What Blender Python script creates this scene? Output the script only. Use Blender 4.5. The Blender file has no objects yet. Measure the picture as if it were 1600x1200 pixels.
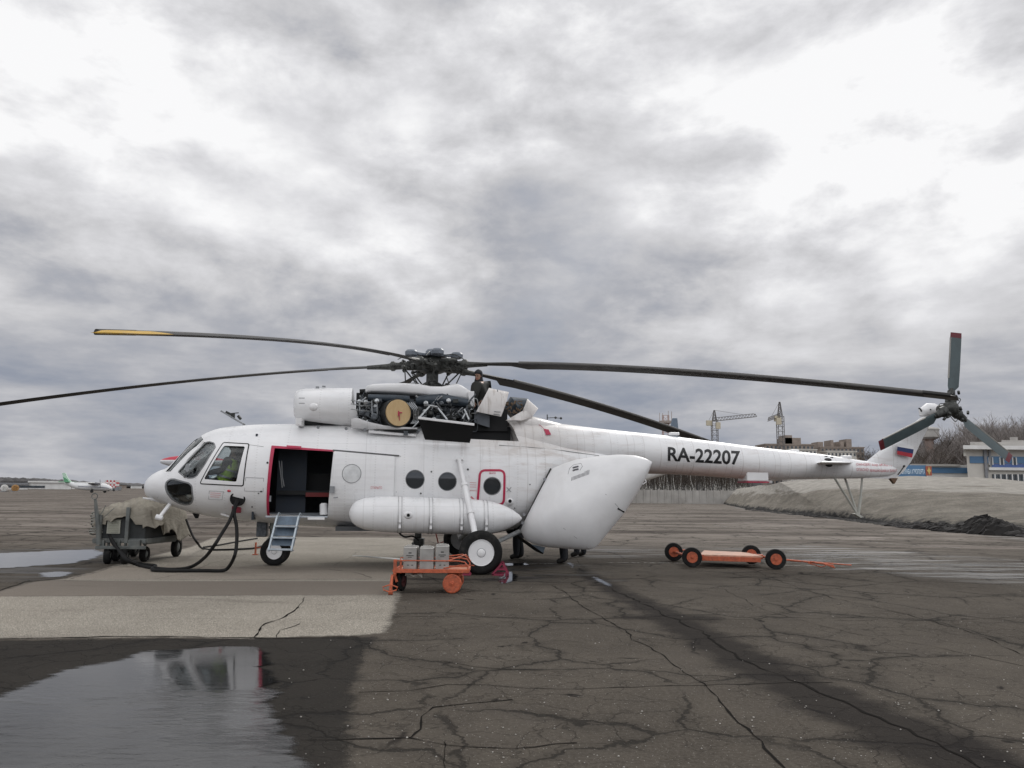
import bpy, bmesh, math, random
import numpy as np
from mathutils import Vector, Matrix
from mathutils.bvhtree import BVHTree
from mathutils.interpolate import poly_3d_calc
random.seed(7); R = math.radians
scene = bpy.context.scene; COL = scene.collection
# ------------------------------------------------------------------ camera
F, H, PIT, ROLL = 1269.96, 1.649, 0.1312, 0.0102      # focal length in photo pixels, eye height, pitch, roll
cam = bpy.data.cameras.new('camera'); cam.sensor_width = 36; cam.lens = F / 1600 * 36; cam.clip_end = 20000; cam.clip_start = .05
co = bpy.data.objects.new('camera', cam); COL.objects.link(co); scene.camera = co
co.matrix_world = Matrix.Translation((0, 0, H)) @ Matrix.Rotation(math.pi / 2 + PIT, 4, 'X') @ Matrix.Rotation(ROLL, 4, 'Z')
scene.render.resolution_x, scene.render.resolution_y = 1024, 768
scene.view_settings.view_transform = 'Standard'; scene.view_settings.look = 'None'
scene.view_settings.exposure = 0.0; scene.view_settings.gamma = 1
# helicopter frame: origin on the ground under the rotor mast, x aft, -y port (towards the photographer)
HX, HY, PSI = -1.8478, 18.6432, 0.1507
def ray(u, v):
    du, dv = u - 800, v - 600; cr, sr = math.cos(ROLL), math.sin(ROLL)
    uu = du * cr + dv * sr; vv = -du * sr + dv * cr; c, s = math.cos(PIT), math.sin(PIT)
    return Vector((uu, F * c + vv * s, F * s - vv * c))
def L(u, v, off=0.):                       # design helper: helicopter coordinates on the plane y = off
    d = ray(u, v); n = Vector((-math.sin(PSI), math.cos(PSI))); a = Vector((HX, HY))
    t = (off + n.dot(a)) / n.dot(d.xy); P = d * t; r = P.xy - a
    return Vector((r.x * math.cos(PSI) + r.y * math.sin(PSI), off, P.z + H))
def G(u, v, z=0.):
    d = ray(u, v); t = (z - H) / d.z; return Vector((d.x * t, d.y * t, z))
def W(u, v, D):
    d = ray(u, v); t = D / d.y; return Vector((d.x * t, D, d.z * t + H))
def h2w(p): 
    c, s = math.cos(PSI), math.sin(PSI); return Vector((HX + p[0] * c - p[1] * s, HY + p[0] * s + p[1] * c, p[2]))
# ------------------------------------------------------------------ node helpers
class NT:
    def __init__(s, tree): s.t = tree; s.n = tree.nodes; s.l = tree.links
    def new(s, ty, **kw):
        n = s.n.new(ty)
        for k, v in kw.items(): setattr(n, k, v)
        return n
    def put(s, sock, v):
        if isinstance(v, bpy.types.NodeSocket): s.l.new(v, sock)
        elif v is not None:
            if isinstance(v, (tuple, list)) and len(v) == 3 and sock.type == 'RGBA': v = (*v, 1)
            sock.default_value = v
    def m(s, op, a, b=None, c=None, clamp=False):
        n = s.new('ShaderNodeMath', operation=op, use_clamp=clamp)
        for i, x in enumerate((a, b, c)): s.put(n.inputs[i], x)
        return n.outputs[0]
    def vm(s, op, a, b=None, sc=None):
        n = s.new('ShaderNodeVectorMath', operation=op); s.put(n.inputs[0], a); s.put(n.inputs[1], b)
        if sc is not None: s.put(n.inputs['Scale'], sc)
        return n.outputs['Value'] if op in ('DOT_PRODUCT', 'LENGTH', 'DISTANCE') else n.outputs[0]
    def mix(s, f, a, b, mode='MIX'):
        n = s.new('ShaderNodeMix', data_type='RGBA', blend_type=mode); s.put(n.inputs[0], f); s.put(n.inputs[6], a); s.put(n.inputs[7], b); return n.outputs[2]
    def noise(s, v, scale, detail=4, rough=.5, dist=0., out=0):
        n = s.new('ShaderNodeTexNoise'); s.put(n.inputs['Vector'], v); s.put(n.inputs['Scale'], scale); s.put(n.inputs['Detail'], detail)
        s.put(n.inputs['Roughness'], rough); s.put(n.inputs['Distortion'], dist); return n.outputs[out]
    def vor(s, v, scale, feature='F1', rnd=1., out='Distance'):
        n = s.new('ShaderNodeTexVoronoi', feature=feature); s.put(n.inputs['Vector'], v); s.put(n.inputs['Scale'], scale); s.put(n.inputs['Randomness'], rnd); return n.outputs[out]
    def ss(s, v, a, b, lo=0., hi=1.):
        n = s.new('ShaderNodeMapRange', interpolation_type='SMOOTHSTEP'); s.put(n.inputs[0], v); s.put(n.inputs[1], a); s.put(n.inputs[2], b); s.put(n.inputs[3], lo); s.put(n.inputs[4], hi); return n.outputs[0]
    def scale(s, v, xyz):
        n = s.new('ShaderNodeMapping'); s.put(n.inputs[0], v); n.inputs['Scale'].default_value = xyz; return n.outputs[0]
    def sep(s, v): n = s.new('ShaderNodeSeparateXYZ'); s.put(n.inputs[0], v); return n.outputs
    def comb(s, x, y, z): n = s.new('ShaderNodeCombineXYZ'); s.put(n.inputs[0], x); s.put(n.inputs[1], y); s.put(n.inputs[2], z); return n.outputs[0]
    def attr(s, name): return s.new('ShaderNodeAttribute', attribute_name=name).outputs['Fac']
    def bump(s, h, strength=.3, dist=.01): n = s.new('ShaderNodeBump'); s.put(n.inputs['Height'], h); n.inputs['Strength'].default_value = strength; n.inputs['Distance'].default_value = dist; return n.outputs[0]
def newmat(name):
    m = bpy.data.materials.new(name); m.use_nodes = True; t = NT(m.node_tree); b = m.node_tree.nodes['Principled BSDF']
    return m, t, b
def sim(name, col, rough=.5, metal=0., var=.12, scale=6., bump=0., spec=None, alpha=None, dirt=None, dirt_amt=.3):
    """painted / plain material with a little uneven tone"""
    m, t, b = newmat(name); tc = t.new('ShaderNodeTexCoord').outputs['Object']
    n = t.noise(tc, scale, 5, .6); f = t.ss(n, .3, .7)
    c = t.mix(f, tuple(x * (1 - var) for x in col), tuple(min(1, x * (1 + var)) for x in col))
    if dirt:
        n2 = t.noise(tc, scale * .45, 6, .7, .5); c = t.mix(t.m('MULTIPLY', t.ss(n2, .48, .75), dirt_amt), c, dirt)
    t.put(b.inputs['Base Color'], c); t.put(b.inputs['Roughness'], t.ss(n, .2, .8, rough * .85, min(1, rough * 1.15)))
    b.inputs['Metallic'].default_value = metal
    if spec is not None: b.inputs['Specular IOR Level'].default_value = spec
    if bump: t.put(b.inputs['Normal'], t.bump(t.noise(tc, scale * 6, 4), bump, .01))
    return m
# ------------------------------------------------------------------ sky and sun
SUNAZ, SUNEL = R(24), R(36)
world = bpy.data.worlds.new('World'); scene.world = world; world.use_nodes = True
w = NT(world.node_tree); bg = world.node_tree.nodes['Background']; wo = world.node_tree.nodes['World Output']
sky = w.new('ShaderNodeTexSky', sky_type='NISHITA', sun_disc=False, sun_elevation=SUNEL, sun_rotation=SUNAZ)
dr = w.new('ShaderNodeTexCoord').outputs['Generated']; sx, sy, sz = w.sep(dr)[:3]
zc = w.m('ADD', w.m('MAXIMUM', sz, 0.), .20)
pl = w.comb(w.m('DIVIDE', sx, zc), w.m('DIVIDE', sy, zc), 0.)
pl = w.vm('ADD', pl, (5.3, 2.2, 0.3))
ang = w.vm('ADD', w.comb(sx, w.m('MULTIPLY', sy, .8), w.m('MULTIPLY', sz, 1.9)), (1.35, 4.1, .45))
wob = w.noise(ang, 3.0, 2, .5, 0., 1)
plw = w.vm('ADD', ang, w.vm('SCALE', w.vm('SUBTRACT', wob, (.5, .5, .5)), None, .10))
n1 = w.noise(plw, 2.6, 12, .56, 0.); n1b = w.noise(w.vm('ADD', plw, (-.025, 0., -.055)), 2.6, 12, .56, 0.)
n2 = w.noise(plw, 6.5, 10, .62, 0.); n3 = w.noise(w.scale(dr, (1.7, 1.7, 8.5)), 3.4, 10, .58, 0.)
edge_l = w.m('MULTIPLY', w.m('SUBTRACT', n1, n1b), 1.5)                    # cloud shoulders catch the light
base_ = w.m('ADD', w.m('ADD', w.m('MULTIPLY', w.ss(n1, .38, .62, -.5, .5), .29), w.m('MULTIPLY', w.m('SUBTRACT', n2, .5), .42)), edge_l)
def blob(u, v, sig, amp):
    d = ray(u, v).normalized(); dt = w.vm('DOT_PRODUCT', dr, tuple(d))
    return w.m('MULTIPLY', w.m('EXPONENT', w.m('MULTIPLY', w.m('SUBTRACT', dt, 1.), 2 / sig ** 2)), amp)
bb = None
for a in [(1400, 120, .11, .40), (1590, 280, .06, .26), (1500, 420, .07, .12), (860, 90, .14, .10), (360, 60, .16, .14), (60, 60, .16, .10), (520, 250, .20, -.12), (900, 370, .16, -.06), (1130, 190, .07, -.10), (150, 420, .16, -.06), (980, 330, .07, .10),
          (1250, 590, .16, -.06), (1200, 450, .10, .10), (620, 520, .10, .16), (700, 300, .06, .08), (60, 675, .04, .16), (220, 590, .14, -.12), (1560, 590, .12, -.08), (1420, 540, .05, .08)]:
    x = blob(*a); bb = x if bb is None else w.m('ADD', bb, x)
bb = w.m('MULTIPLY', bb, w.m('ADD', .35, w.m('MULTIPLY', n2, 1.3)))
lift = w.ss(sz, .04, .36, .38, .78)
lowm = w.ss(sz, .26, .10); low = w.m('MULTIPLY', lowm, w.m('MULTIPLY', w.m('SUBTRACT', n3, .5), .85))
val = w.m('ADD', w.m('MULTIPLY', base_, w.ss(lowm, 0., 1., 1., .55)), w.m('ADD', lift, w.m('ADD', bb, low)))
ramp = w.new('ShaderNodeValToRGB'); w.put(ramp.inputs[0], val); e = ramp.color_ramp.elements
e[0].position = 0.; e[0].color = (.21, .24, .315, 1); e[1].position = 1.; e[1].color = (.95, .95, .96, 1)
for p, c in [(.25, (.30, .328, .392)), (.45, (.43, .440, .478)), (.62, (.585, .585, .605)), (.8, (.735, .735, .758))]:
    q = e.new(p); q.color = (*c, 1)
rear = w.ss(sy, .15, -.35, 1., 1.75)                              # unseen sky behind the camera, boosted to light the helicopter's near side
skyc = w.mix(1., sky.outputs[0], (.1, .1, .1), 'MULTIPLY')          # clear sky at strength 0.1 behind the cloud
cov = w.ss(n1, .28, .40, .94, 1.)
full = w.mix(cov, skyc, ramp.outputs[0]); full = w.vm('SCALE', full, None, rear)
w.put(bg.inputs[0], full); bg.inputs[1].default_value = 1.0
sun = bpy.data.lights.new('sun', 'SUN'); sun.energy = 1.1; sun.angle = R(16); sun.color = (1, .97, .93)
so = bpy.data.objects.new('sun', sun); COL.objects.link(so)
sd = Vector((math.sin(SUNAZ) * math.cos(SUNEL), math.cos(SUNAZ) * math.cos(SUNEL), math.sin(SUNEL)))
so.rotation_euler = sd.to_track_quat('Z', 'Y').to_euler()
# ------------------------------------------------------------------ object helpers
def tag(o, label=None, cat=None, group=None, kind=None):
    if label: o['label'] = label
    if cat: o['category'] = cat
    if group: o['group'] = group
    if kind: o['kind'] = kind
    return o
def empty(name, loc=(0, 0, 0), rz=0., label=None, cat=None, group=None):
    o = bpy.data.objects.new(name, None); o.empty_display_size = .2; COL.objects.link(o); o.location = loc; o.rotation_euler = (0, 0, rz); return tag(o, label, cat, group)
def link(name, me, parent=None, mats=()):
    o = bpy.data.objects.new(name, me); COL.objects.link(o)
    for m in (mats if isinstance(mats, (list, tuple)) else [mats]): me.materials.append(m)
    if parent: o.parent = parent
    return o
def copytree(o, parent=None):
    c = o.copy(); COL.objects.link(c)
    if parent: c.parent = parent
    for ch in [x for x in CH(o)]: copytree(ch, c)
    return c
def CH(o): return [x for x in COL.objects if x.parent == o]
class MB:
    def __init__(s): s.v = []; s.f = []; s.mi = []; s.sm = []
    def add(s, vs, fs, mi=0, sm=False):
        k = len(s.v); s.v += [tuple(p) for p in vs]; s.f += [tuple(i + k for i in f) for f in fs]; s.mi += [mi] * len(fs); s.sm += [sm] * len(fs); return s
    def box(s, c, d, mi=0, rz=0., M=None):
        c = Vector(c); vs = []
        for sx_ in (-.5, .5):
            for sy_ in (-.5, .5):
                for sz_ in (-.5, .5):
                    p = Vector((sx_ * d[0], sy_ * d[1], sz_ * d[2]))
                    if rz: p = Matrix.Rotation(rz, 3, 'Z') @ p
                    if M is not None: p = M @ p
                    vs.append(c + p)
        return s.add(vs, [(0, 1, 3, 2), (4, 6, 7, 5), (0, 4, 5, 1), (2, 3, 7, 6), (0, 2, 6, 4), (1, 5, 7, 3)], mi)
    def bar(s, a, b, wd, ht, mi=0, up=(0, 0, 1)):
        a, b = Vector(a), Vector(b); d = (b - a); ln = d.length; d.normalize(); up = Vector(up)
        sd_ = d.cross(up); 
        if sd_.length < 1e-4: sd_ = d.cross(Vector((0, 1, 0)))
        sd_.normalize(); u2 = sd_.cross(d).normalized(); M = Matrix((d, sd_, u2)).transposed()
        return s.box((a + b) / 2, (ln, wd, ht), mi, M=M)
    def tube(s, pts, r, n=8, mi=0, caps=True):
        pts = [Vector(p) for p in pts]; rs = r if isinstance(r, (list, tuple)) else [r] * len(pts); rings = []; prev = None
        for i, p in enumerate(pts):
            d = (pts[min(i + 1, len(pts) - 1)] - pts[max(i - 1, 0)])
            if d.length < 1e-9: d = Vector((0, 0, 1))
            d.normalize()
            if prev is None: a = d.orthogonal().normalized()
            else:
                a = prev - d * prev.dot(d)
                a = a.normalized() if a.length > 1e-6 else d.orthogonal().normalized()
            prev = a; b = d.cross(a); rings.append([p + (a * math.cos(2 * math.pi * k / n) + b * math.sin(2 * math.pi * k / n)) * rs[i] for k in range(n)])
        return s.rings(rings, mi, caps)
    def rings(s, rings, mi=0, caps=True, sm=True, closed=True):
        n = len(rings[0]); vs = [p for r_ in rings for p in r_]; fs = []; m_ = n if closed else n - 1
        for i in range(len(rings) - 1):
            for k in range(m_): fs.append((i * n + k, i * n + (k + 1) % n, (i + 1) * n + (k + 1) % n, (i + 1) * n + k))
        s.add(vs, fs, mi, sm)
        if caps:
            s.add(rings[0], [tuple(range(n))[::-1]], mi); s.add(rings[-1], [tuple(range(n))], mi)
        return s
    def cyl(s, a, b, r, r2=None, n=20, mi=0): return s.tube([a, b], [r, r if r2 is None else r2], n, mi)
    def lathe(s, c, axis, prof, n=28, mi=0, caps=True):
        """prof: (distance along axis, radius)"""
        c = Vector(c); ax = Vector(axis).normalized(); a = ax.orthogonal().normalized(); b = ax.cross(a)
        return s.rings([[c + ax * h + (a * math.cos(2 * math.pi * k / n) + b * math.sin(2 * math.pi * k / n)) * max(r, 1e-4) for k in range(n)] for h, r in prof], mi, caps)
    def ball(s, c, r, n=14, mi=0, sc=(1, 1, 1)):
        c = Vector(c); k = max(5, n // 2 + 1)
        return s.rings([[c + Vector((math.cos(2 * math.pi * j / n) * math.sin(math.pi * i / k) * r * sc[0], math.sin(2 * math.pi * j / n) * math.sin(math.pi * i / k) * r * sc[1], math.cos(math.pi * i / k) * r * sc[2])) if 0 < i < k else c + Vector((1e-4 * math.cos(2 * math.pi * j / n), 1e-4 * math.sin(2 * math.pi * j / n), r * sc[2] * (1 if i == 0 else -1))) for j in range(n)] for i in range(k + 1)][::-1], mi, True)
    def prism(s, poly, dvec, mi=0):
        """poly: 3-D points, extruded by dvec"""
        n = len(poly); d = Vector(dvec); a = [Vector(p) for p in poly]; b = [p + d for p in a]
        return s.add(a + b, [tuple(range(n))[::-1], tuple(range(n, 2 * n))] + [(i, (i + 1) % n, n + (i + 1) % n, n + i) for i in range(n)], mi)
    def mesh(s, name, bevel=0., fix=True):
        me = bpy.data.meshes.new(name); me.from_pydata(s.v, [], s.f)
        me.polygons.foreach_set('material_index', s.mi); me.polygons.foreach_set('use_smooth', s.sm)
        if fix or bevel:
            bm = bmesh.new(); bm.from_mesh(me)
            if fix: bmesh.ops.recalc_face_normals(bm, faces=bm.faces)
            if bevel: 
                bmesh.ops.bevel(bm, geom=[e_ for e_ in bm.edges if e_.is_manifold and e_.calc_face_angle(0) > .6], offset=bevel, segments=2, affect='EDGES', clamp_overlap=True, profile=.5)
            bm.to_mesh(me); bm.free()
        me.update(); return me
    def build(s, name, mats, parent=None, bevel=0., sharp=35):
        me = s.mesh(name, bevel); o = link(name, me, parent, mats)
        if any(s.sm): me.set_sharp_from_angle(angle=R(sharp))
        return o
def pchip(xs, ys, x):
    xs = np.asarray(xs, float); ys = np.asarray(ys, float); h = np.diff(xs); d = np.diff(ys) / h; m = np.zeros(len(xs)); m[0] = d[0]; m[-1] = d[-1]
    for i in range(1, len(xs) - 1):
        if d[i - 1] * d[i] > 0: w1 = 2 * h[i] + h[i - 1]; w2 = h[i] + 2 * h[i - 1]; m[i] = (w1 + w2) / (w1 / d[i - 1] + w2 / d[i])
    x = np.clip(x, xs[0], xs[-1]); i = np.clip(np.searchsorted(xs, x) - 1, 0, len(xs) - 2); t = (x - xs[i]) / h[i]
    return (2 * t**3 - 3 * t**2 + 1) * ys[i] + (t**3 - 2 * t**2 + t) * h[i] * m[i] + (-2 * t**3 + 3 * t**2) * ys[i + 1] + (t**3 - t**2) * h[i] * m[i + 1]
def boolean(a, b, op, keep=False):
    """a, b meshes -> new mesh"""
    oa = bpy.data.objects.new('tmp_a', a); ob = bpy.data.objects.new('tmp_b', b); COL.objects.link(oa); COL.objects.link(ob)
    md = oa.modifiers.new('b', 'BOOLEAN'); md.operation = op; md.object = ob; md.solver = 'EXACT'
    dg = bpy.context.evaluated_depsgraph_get(); dg.update(); me = bpy.data.meshes.new_from_object(oa.evaluated_get(dg))
    bpy.data.objects.remove(oa); bpy.data.objects.remove(ob); return me
def smooth_noise(x, y, seed=0):
    return (math.sin(x * 1.7 + seed) * math.cos(y * 1.3 + seed * 2.1) + .5 * math.sin(x * 3.9 + y * 2.7 + seed) + .25 * math.cos(x * 7.7 - y * 6.1 + seed * 3)) / 1.75
def spline(pts, n=8):
    pts = [Vector(p) for p in pts]; out = []
    for i in range(len(pts) - 1):
        p0, p1, p2, p3 = pts[max(i - 1, 0)], pts[i], pts[i + 1], pts[min(i + 2, len(pts) - 1)]
        for k in range(n):
            t = k / n; out.append(.5 * ((2 * p1) + (p2 - p0) * t + (2 * p0 - 5 * p1 + 4 * p2 - p3) * t * t + (3 * p1 - p0 - 3 * p2 + p3) * t**3))
    return out + [pts[-1]]
_txt = {}
def text_mesh(body, bold=0.0, res=4):
    c = bpy.data.curves.new('t', 'FONT'); c.body = body; c.offset = bold; c.resolution_u = res; c.size = 1
    o = bpy.data.objects.new('t', c); COL.objects.link(o); dg = bpy.context.evaluated_depsgraph_get(); dg.update()
    me = bpy.data.meshes.new_from_object(o.evaluated_get(dg)); bpy.data.objects.remove(o); return me
def place_text(name, body, fn, mat, parent=None, bold=0., cuts=0, thick=0.):
    """fn maps unit coordinates (0..1, 0..1) of the text's box to a point"""
    me = text_mesh(body, bold); bm = bmesh.new(); bm.from_mesh(me)
    xs = [v.co.x for v in bm.verts]; ys = [v.co.y for v in bm.verts]; x0, x1, y0, y1 = min(xs), max(xs), min(ys), max(ys)
    for k in range(1, cuts):
        bmesh.ops.bisect_plane(bm, geom=bm.verts[:] + bm.edges[:] + bm.faces[:], plane_co=(0, y0 + (y1 - y0) * k / cuts, 0), plane_no=(0, 1, 0))
    for v in bm.verts: v.co = fn((v.co.x - x0) / (x1 - x0), (v.co.y - y0) / (y1 - y0))
    bm.to_mesh(me); bm.free(); me.materials.clear(); return link(name, me, parent, mat)
# ------------------------------------------------------------------ ground
def sdf(poly, X, Y):
    """signed distance, positive inside"""
    P = np.array([(p[0], p[1]) for p in poly]); best = np.full(X.shape, 1e9); ins = np.zeros(X.shape, bool); n = len(P)
    for i in range(n):
        a, b = P[i], P[(i + 1) % n]; d = b - a; L2 = max((d ** 2).sum(), 1e-12)
        t = np.clip(((X - a[0]) * d[0] + (Y - a[1]) * d[1]) / L2, 0, 1)
        best = np.minimum(best, (X - a[0] - t * d[0]) ** 2 + (Y - a[1] - t * d[1]) ** 2)
        c = ((a[1] > Y) != (b[1] > Y)); 
        if abs(d[1]) > 1e-12: ins ^= c & (X < d[0] * (Y - a[1]) / d[1] + a[0])
    return np.where(ins, 1, -1) * np.sqrt(best)
def sdl(pts, wd, X, Y):
    P = np.array([(p[0], p[1]) for p in pts]); best = np.full(X.shape, 1e9)
    for i in range(len(P) - 1):
        a, b = P[i], P[i + 1]; d = b - a; L2 = max((d ** 2).sum(), 1e-12); t = np.clip(((X - a[0]) * d[0] + (Y - a[1]) * d[1]) / L2, 0, 1)
        ww = wd[i] * (1 - t) + wd[i + 1] * t
        best = np.minimum(best, np.sqrt((X - a[0] - t * d[0]) ** 2 + (Y - a[1] - t * d[1]) ** 2) - ww)
    return -best
def GP(px): return [G(u, v) for u, v in px]
PAD = GP([(-900, 1003), (-60, 1001), (0, 999), (200, 996), (400, 998), (560, 993), (606, 989), (614, 970), (618, 950), (626, 930), (622, 905), (634, 880), (648, 845), (624, 840), (400, 839), (332, 840), (296, 855), (200, 877), (132, 897), (96, 905), (48, 909), (0, 923), (-120, 950), (-900, 990)])
ROW2 = GP([(-900, 975), (0, 932), (624, 929), (622, 908), (200, 908), (60, 906), (0, 922), (-900, 960)])
ROW3 = GP([(60, 906), (622, 906), (636, 884), (160, 884)])
DAMP = GP([(-900, 1010), (0, 1000), (300, 997), (560, 995), (592, 992), (570, 1030), (556, 1080), (552, 1130), (548, 1210), (-400, 1260), (-900, 1150)])
PUD = GP([(-500, 1225), (-200, 1120), (0, 1089), (50, 1066), (105, 1044), (170, 1036), (215, 1020), (300, 1014), (345, 1010), (410, 1012), (424, 1040), (434, 1070), (440, 1100), (443, 1135), (460, 1160), (478, 1200), (500, 1245), (200, 1300)])
PUD2 = GP([(-260, 878), (-80, 868), (20, 864), (95, 860), (150, 859), (168, 864), (152, 872), (120, 880), (70, 884), (0, 889), (-120, 893), (-260, 897)])
PUD3 = GP([(55, 897), (90, 892), (118, 896), (100, 902), (70, 903)])
PUD4 = GP([(1080, 862), (1185, 868), (1235, 858), (1330, 861), (1430, 869), (1530, 874), (1650, 884), (1650, 922), (1560, 916), (1450, 908), (1360, 899), (1280, 894), (1215, 885), (1130, 876)])
PUD5 = GP([(776, 896), (800, 893), (812, 900), (808, 908), (795, 912), (780, 914)])
PUD6 = GP([(884, 879), (893, 880), (901, 886), (893, 888)])
PUD7 = GP([(922, 901), (936, 903), (956, 913), (960, 918), (948, 917), (930, 908)])
PUD8 = GP([(780, 880), (825, 880), (828, 883), (790, 885)])
PUD9 = GP([(915, 861), (1000, 858), (1062, 861), (1040, 866), (960, 867)])
WETS = [GP([(1040, 872), (1200, 872), (1330, 893), (1480, 910), (1700, 930), (1700, 880), (1450, 862), (1250, 850), (1100, 855)]),
        GP([(1130, 793), (1300, 810), (1430, 826), (1700, 860), (1700, 838), (1500, 822), (1350, 806), (1180, 788)]),
        GP([(740, 905), (770, 885), (830, 876), (905, 872), (990, 905), (960, 925), (900, 905), (850, 912), (790, 925)]),
        GP([(-300, 905), (-300, 855), (0, 852), (170, 853), (220, 868), (190, 884), (110, 905), (30, 912)]),
        GP([(860, 853), (1080, 850), (1180, 858), (1060, 872), (900, 874)])]
TAR = [([(905, 890), (960, 922), (1060, 972), (1180, 1040), (1330, 1110), (1620, 1235)], [.06, .14, .22, .26, .30, .34]), ([(640, 905), (760, 906), (900, 900)], [.05, .12, .04]),
       ([(995, 965), (1110, 966)], [.08, .12])]
xs = np.concatenate([-np.geomspace(6000, 32, 26), np.arange(-30, 34, .25), np.geomspace(36, 6000, 26)])
ys = np.concatenate([[-400, -60, -12, -2, 1.5], np.arange(2.0, 12, .15), np.arange(12, 50, .3), np.geomspace(51, 9000, 44)])
GX, GY = np.meshgrid(xs, ys); nx, ny = len(xs), len(ys)
gme = bpy.data.meshes.new('ground'); nv = nx * ny
co3 = np.stack([GX.ravel(), GY.ravel(), np.zeros(nv)], 1)
ii = np.arange(nv).reshape(ny, nx); q = np.stack([ii[:-1, :-1], ii[:-1, 1:], ii[1:, 1:], ii[1:, :-1]], -1).reshape(-1, 4)
gme.from_pydata(co3.tolist(), [], q.tolist())
def addattr(me, name, arr): a = me.attributes.new(name, 'FLOAT', 'POINT'); a.data.foreach_set('value', np.clip(arr, -5, 5).astype(np.float32).ravel())
addattr(gme, 'pad', sdf(PAD, GX, GY)); addattr(gme, 'rowb', sdf(ROW2, GX, GY)); addattr(gme, 'rowc', sdf(ROW3, GX, GY)); addattr(gme, 'damp', sdf(DAMP, GX, GY))
addattr(gme, 'wet', np.max([sdf(p, GX, GY) for p in WETS], 0)); addattr(gme, 'tar', np.max([sdl(GP(p), wd, GX, GY) for p, wd in TAR], 0))
addattr(gme, 'pud', np.max([sdf(p, GX, GY) for p in (PUD, PUD2, PUD3, PUD4, PUD5)], 0))
m, t, b = newmat('apron_asphalt'); P3 = t.new('ShaderNodeTexCoord').outputs['Object']; px, py, pz = t.sep(P3)[:3]
big = t.noise(P3, .35, 6, .6, .4); med = t.noise(P3, 2.2, 6, .65); fine = t.noise(P3, 30, 6, .8); grit = t.noise(P3, 150, 3, .7)
streak = t.noise(t.scale(P3, (.07, .26, 1)), 1., 9, .66, 1.2); streak2 = t.noise(t.scale(P3, (.16, .9, 1)), 1.1, 8, .66, .9)
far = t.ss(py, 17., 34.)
base = t.mix(t.ss(big, .3, .7), (.056, .048, .0385), (.092, .080, .065))
base = t.mix(t.m('MULTIPLY', t.ss(med, .35, .75), .5), base, (.030, .026, .0225))
base = t.mix(t.m('MULTIPLY', t.ss(fine, .35, .7), .65), base, (.125, .110, .093))
agg = t.vor(P3, 75, 'F1'); aggc = t.noise(P3, 55, 2, .5)                     # pale stones in the mix
base = t.mix(t.m('MULTIPLY', t.m('LESS_THAN', agg, .26), t.ss(aggc, .56, .66)), base, (.30, .285, .26))
agg2 = t.vor(P3, 26, 'F1'); base = t.mix(t.m('MULTIPLY', t.m('LESS_THAN', agg2, t.ss(t.noise(P3, 1.1, 3), .4, .7, .08, .19)), t.ss(t.noise(P3, 17, 2), .54, .64)), base, (.40, .385, .355))
blot = t.noise(P3, .9, 8, .7, .8); base = t.mix(t.ss(blot, .56, .70, 0., .5), base, (.017, .0145, .013)); base = t.mix(t.ss(blot, .44, .32, 0., .35), base, (.085, .074, .064))
# far apron: washed bands
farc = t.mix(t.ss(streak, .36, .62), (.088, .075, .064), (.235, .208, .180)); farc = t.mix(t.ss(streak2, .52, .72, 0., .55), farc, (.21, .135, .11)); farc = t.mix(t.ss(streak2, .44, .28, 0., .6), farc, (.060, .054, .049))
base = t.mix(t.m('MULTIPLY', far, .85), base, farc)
# alligator cracks
pw = t.vm('ADD', P3, t.vm('SCALE', t.vm('SUBTRACT', t.noise(P3, 1.4, 5, .6, 0, 1), (.5, .5, .5)), None, .55))
c1 = t.vor(pw, .62, 'DISTANCE_TO_EDGE'); c2 = t.vor(pw, 2.3, 'DISTANCE_TO_EDGE'); c3 = t.vor(pw, 5.5, 'DISTANCE_TO_EDGE')
cm = t.ss(t.noise(P3, .45, 3), .36, .56); cwid = t.ss(med, .3, .7, .001, .010)
k1 = t.m('MULTIPLY', t.ss(t.m('SUBTRACT', c1, cwid), .010, -.002), t.ss(cm, .0, .35, .15, 1.)); k2 = t.m('MULTIPLY', t.m('MULTIPLY', t.ss(t.m('SUBTRACT', c2, cwid), .016, -.004), cm), .7)
k3 = t.m('MULTIPLY', t.m('MULTIPLY', t.ss(c3, .035, .0), t.ss(t.noise(P3, .7, 4, .6), .50, .62)), .55)
soft = t.m('MULTIPLY', t.ss(c1, .09, 0.), .30)
notpad0 = t.ss(t.attr('pad'), .05, -.03)
crk = t.m('MULTIPLY', t.m('MAXIMUM', t.m('MAXIMUM', k1, k2), k3), notpad0)
base = t.mix(t.m('MULTIPLY', soft, t.m('MULTIPLY', cm, notpad0)), base, (.018, .017, .016))
base = t.mix(t.m('MULTIPLY', crk, .62), base, (.010, .0095, .009))
tyre = t.m('MULTIPLY', t.m('MULTIPLY', t.ss(t.m('ABSOLUTE', t.m('SUBTRACT', t.m('ADD', py, t.m('MULTIPLY', px, .22)), 12.4)), .16, .06), t.ss(px, -1., 1.5)), t.ss(t.noise(t.scale(P3, (.6, 3, 1)), 2., 6, .7), .42, .62)); base = t.mix(t.m('MULTIPLY', tyre, .35), base, (.014, .0125, .0115))
oil = t.noise(P3, 1.7, 3, .5, 1.2); base = t.mix(t.m('MULTIPLY', t.ss(oil, .66, .73), notpad0), base, (.020, .0175, .0155))
# tar bands
tn = t.m('ADD', t.attr('tar'), t.m('MULTIPLY', t.m('SUBTRACT', med, .5), .5)); base = t.mix(t.ss(tn, -.26, .08, 0., .78), base, (.016, .014, .0135))
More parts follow.
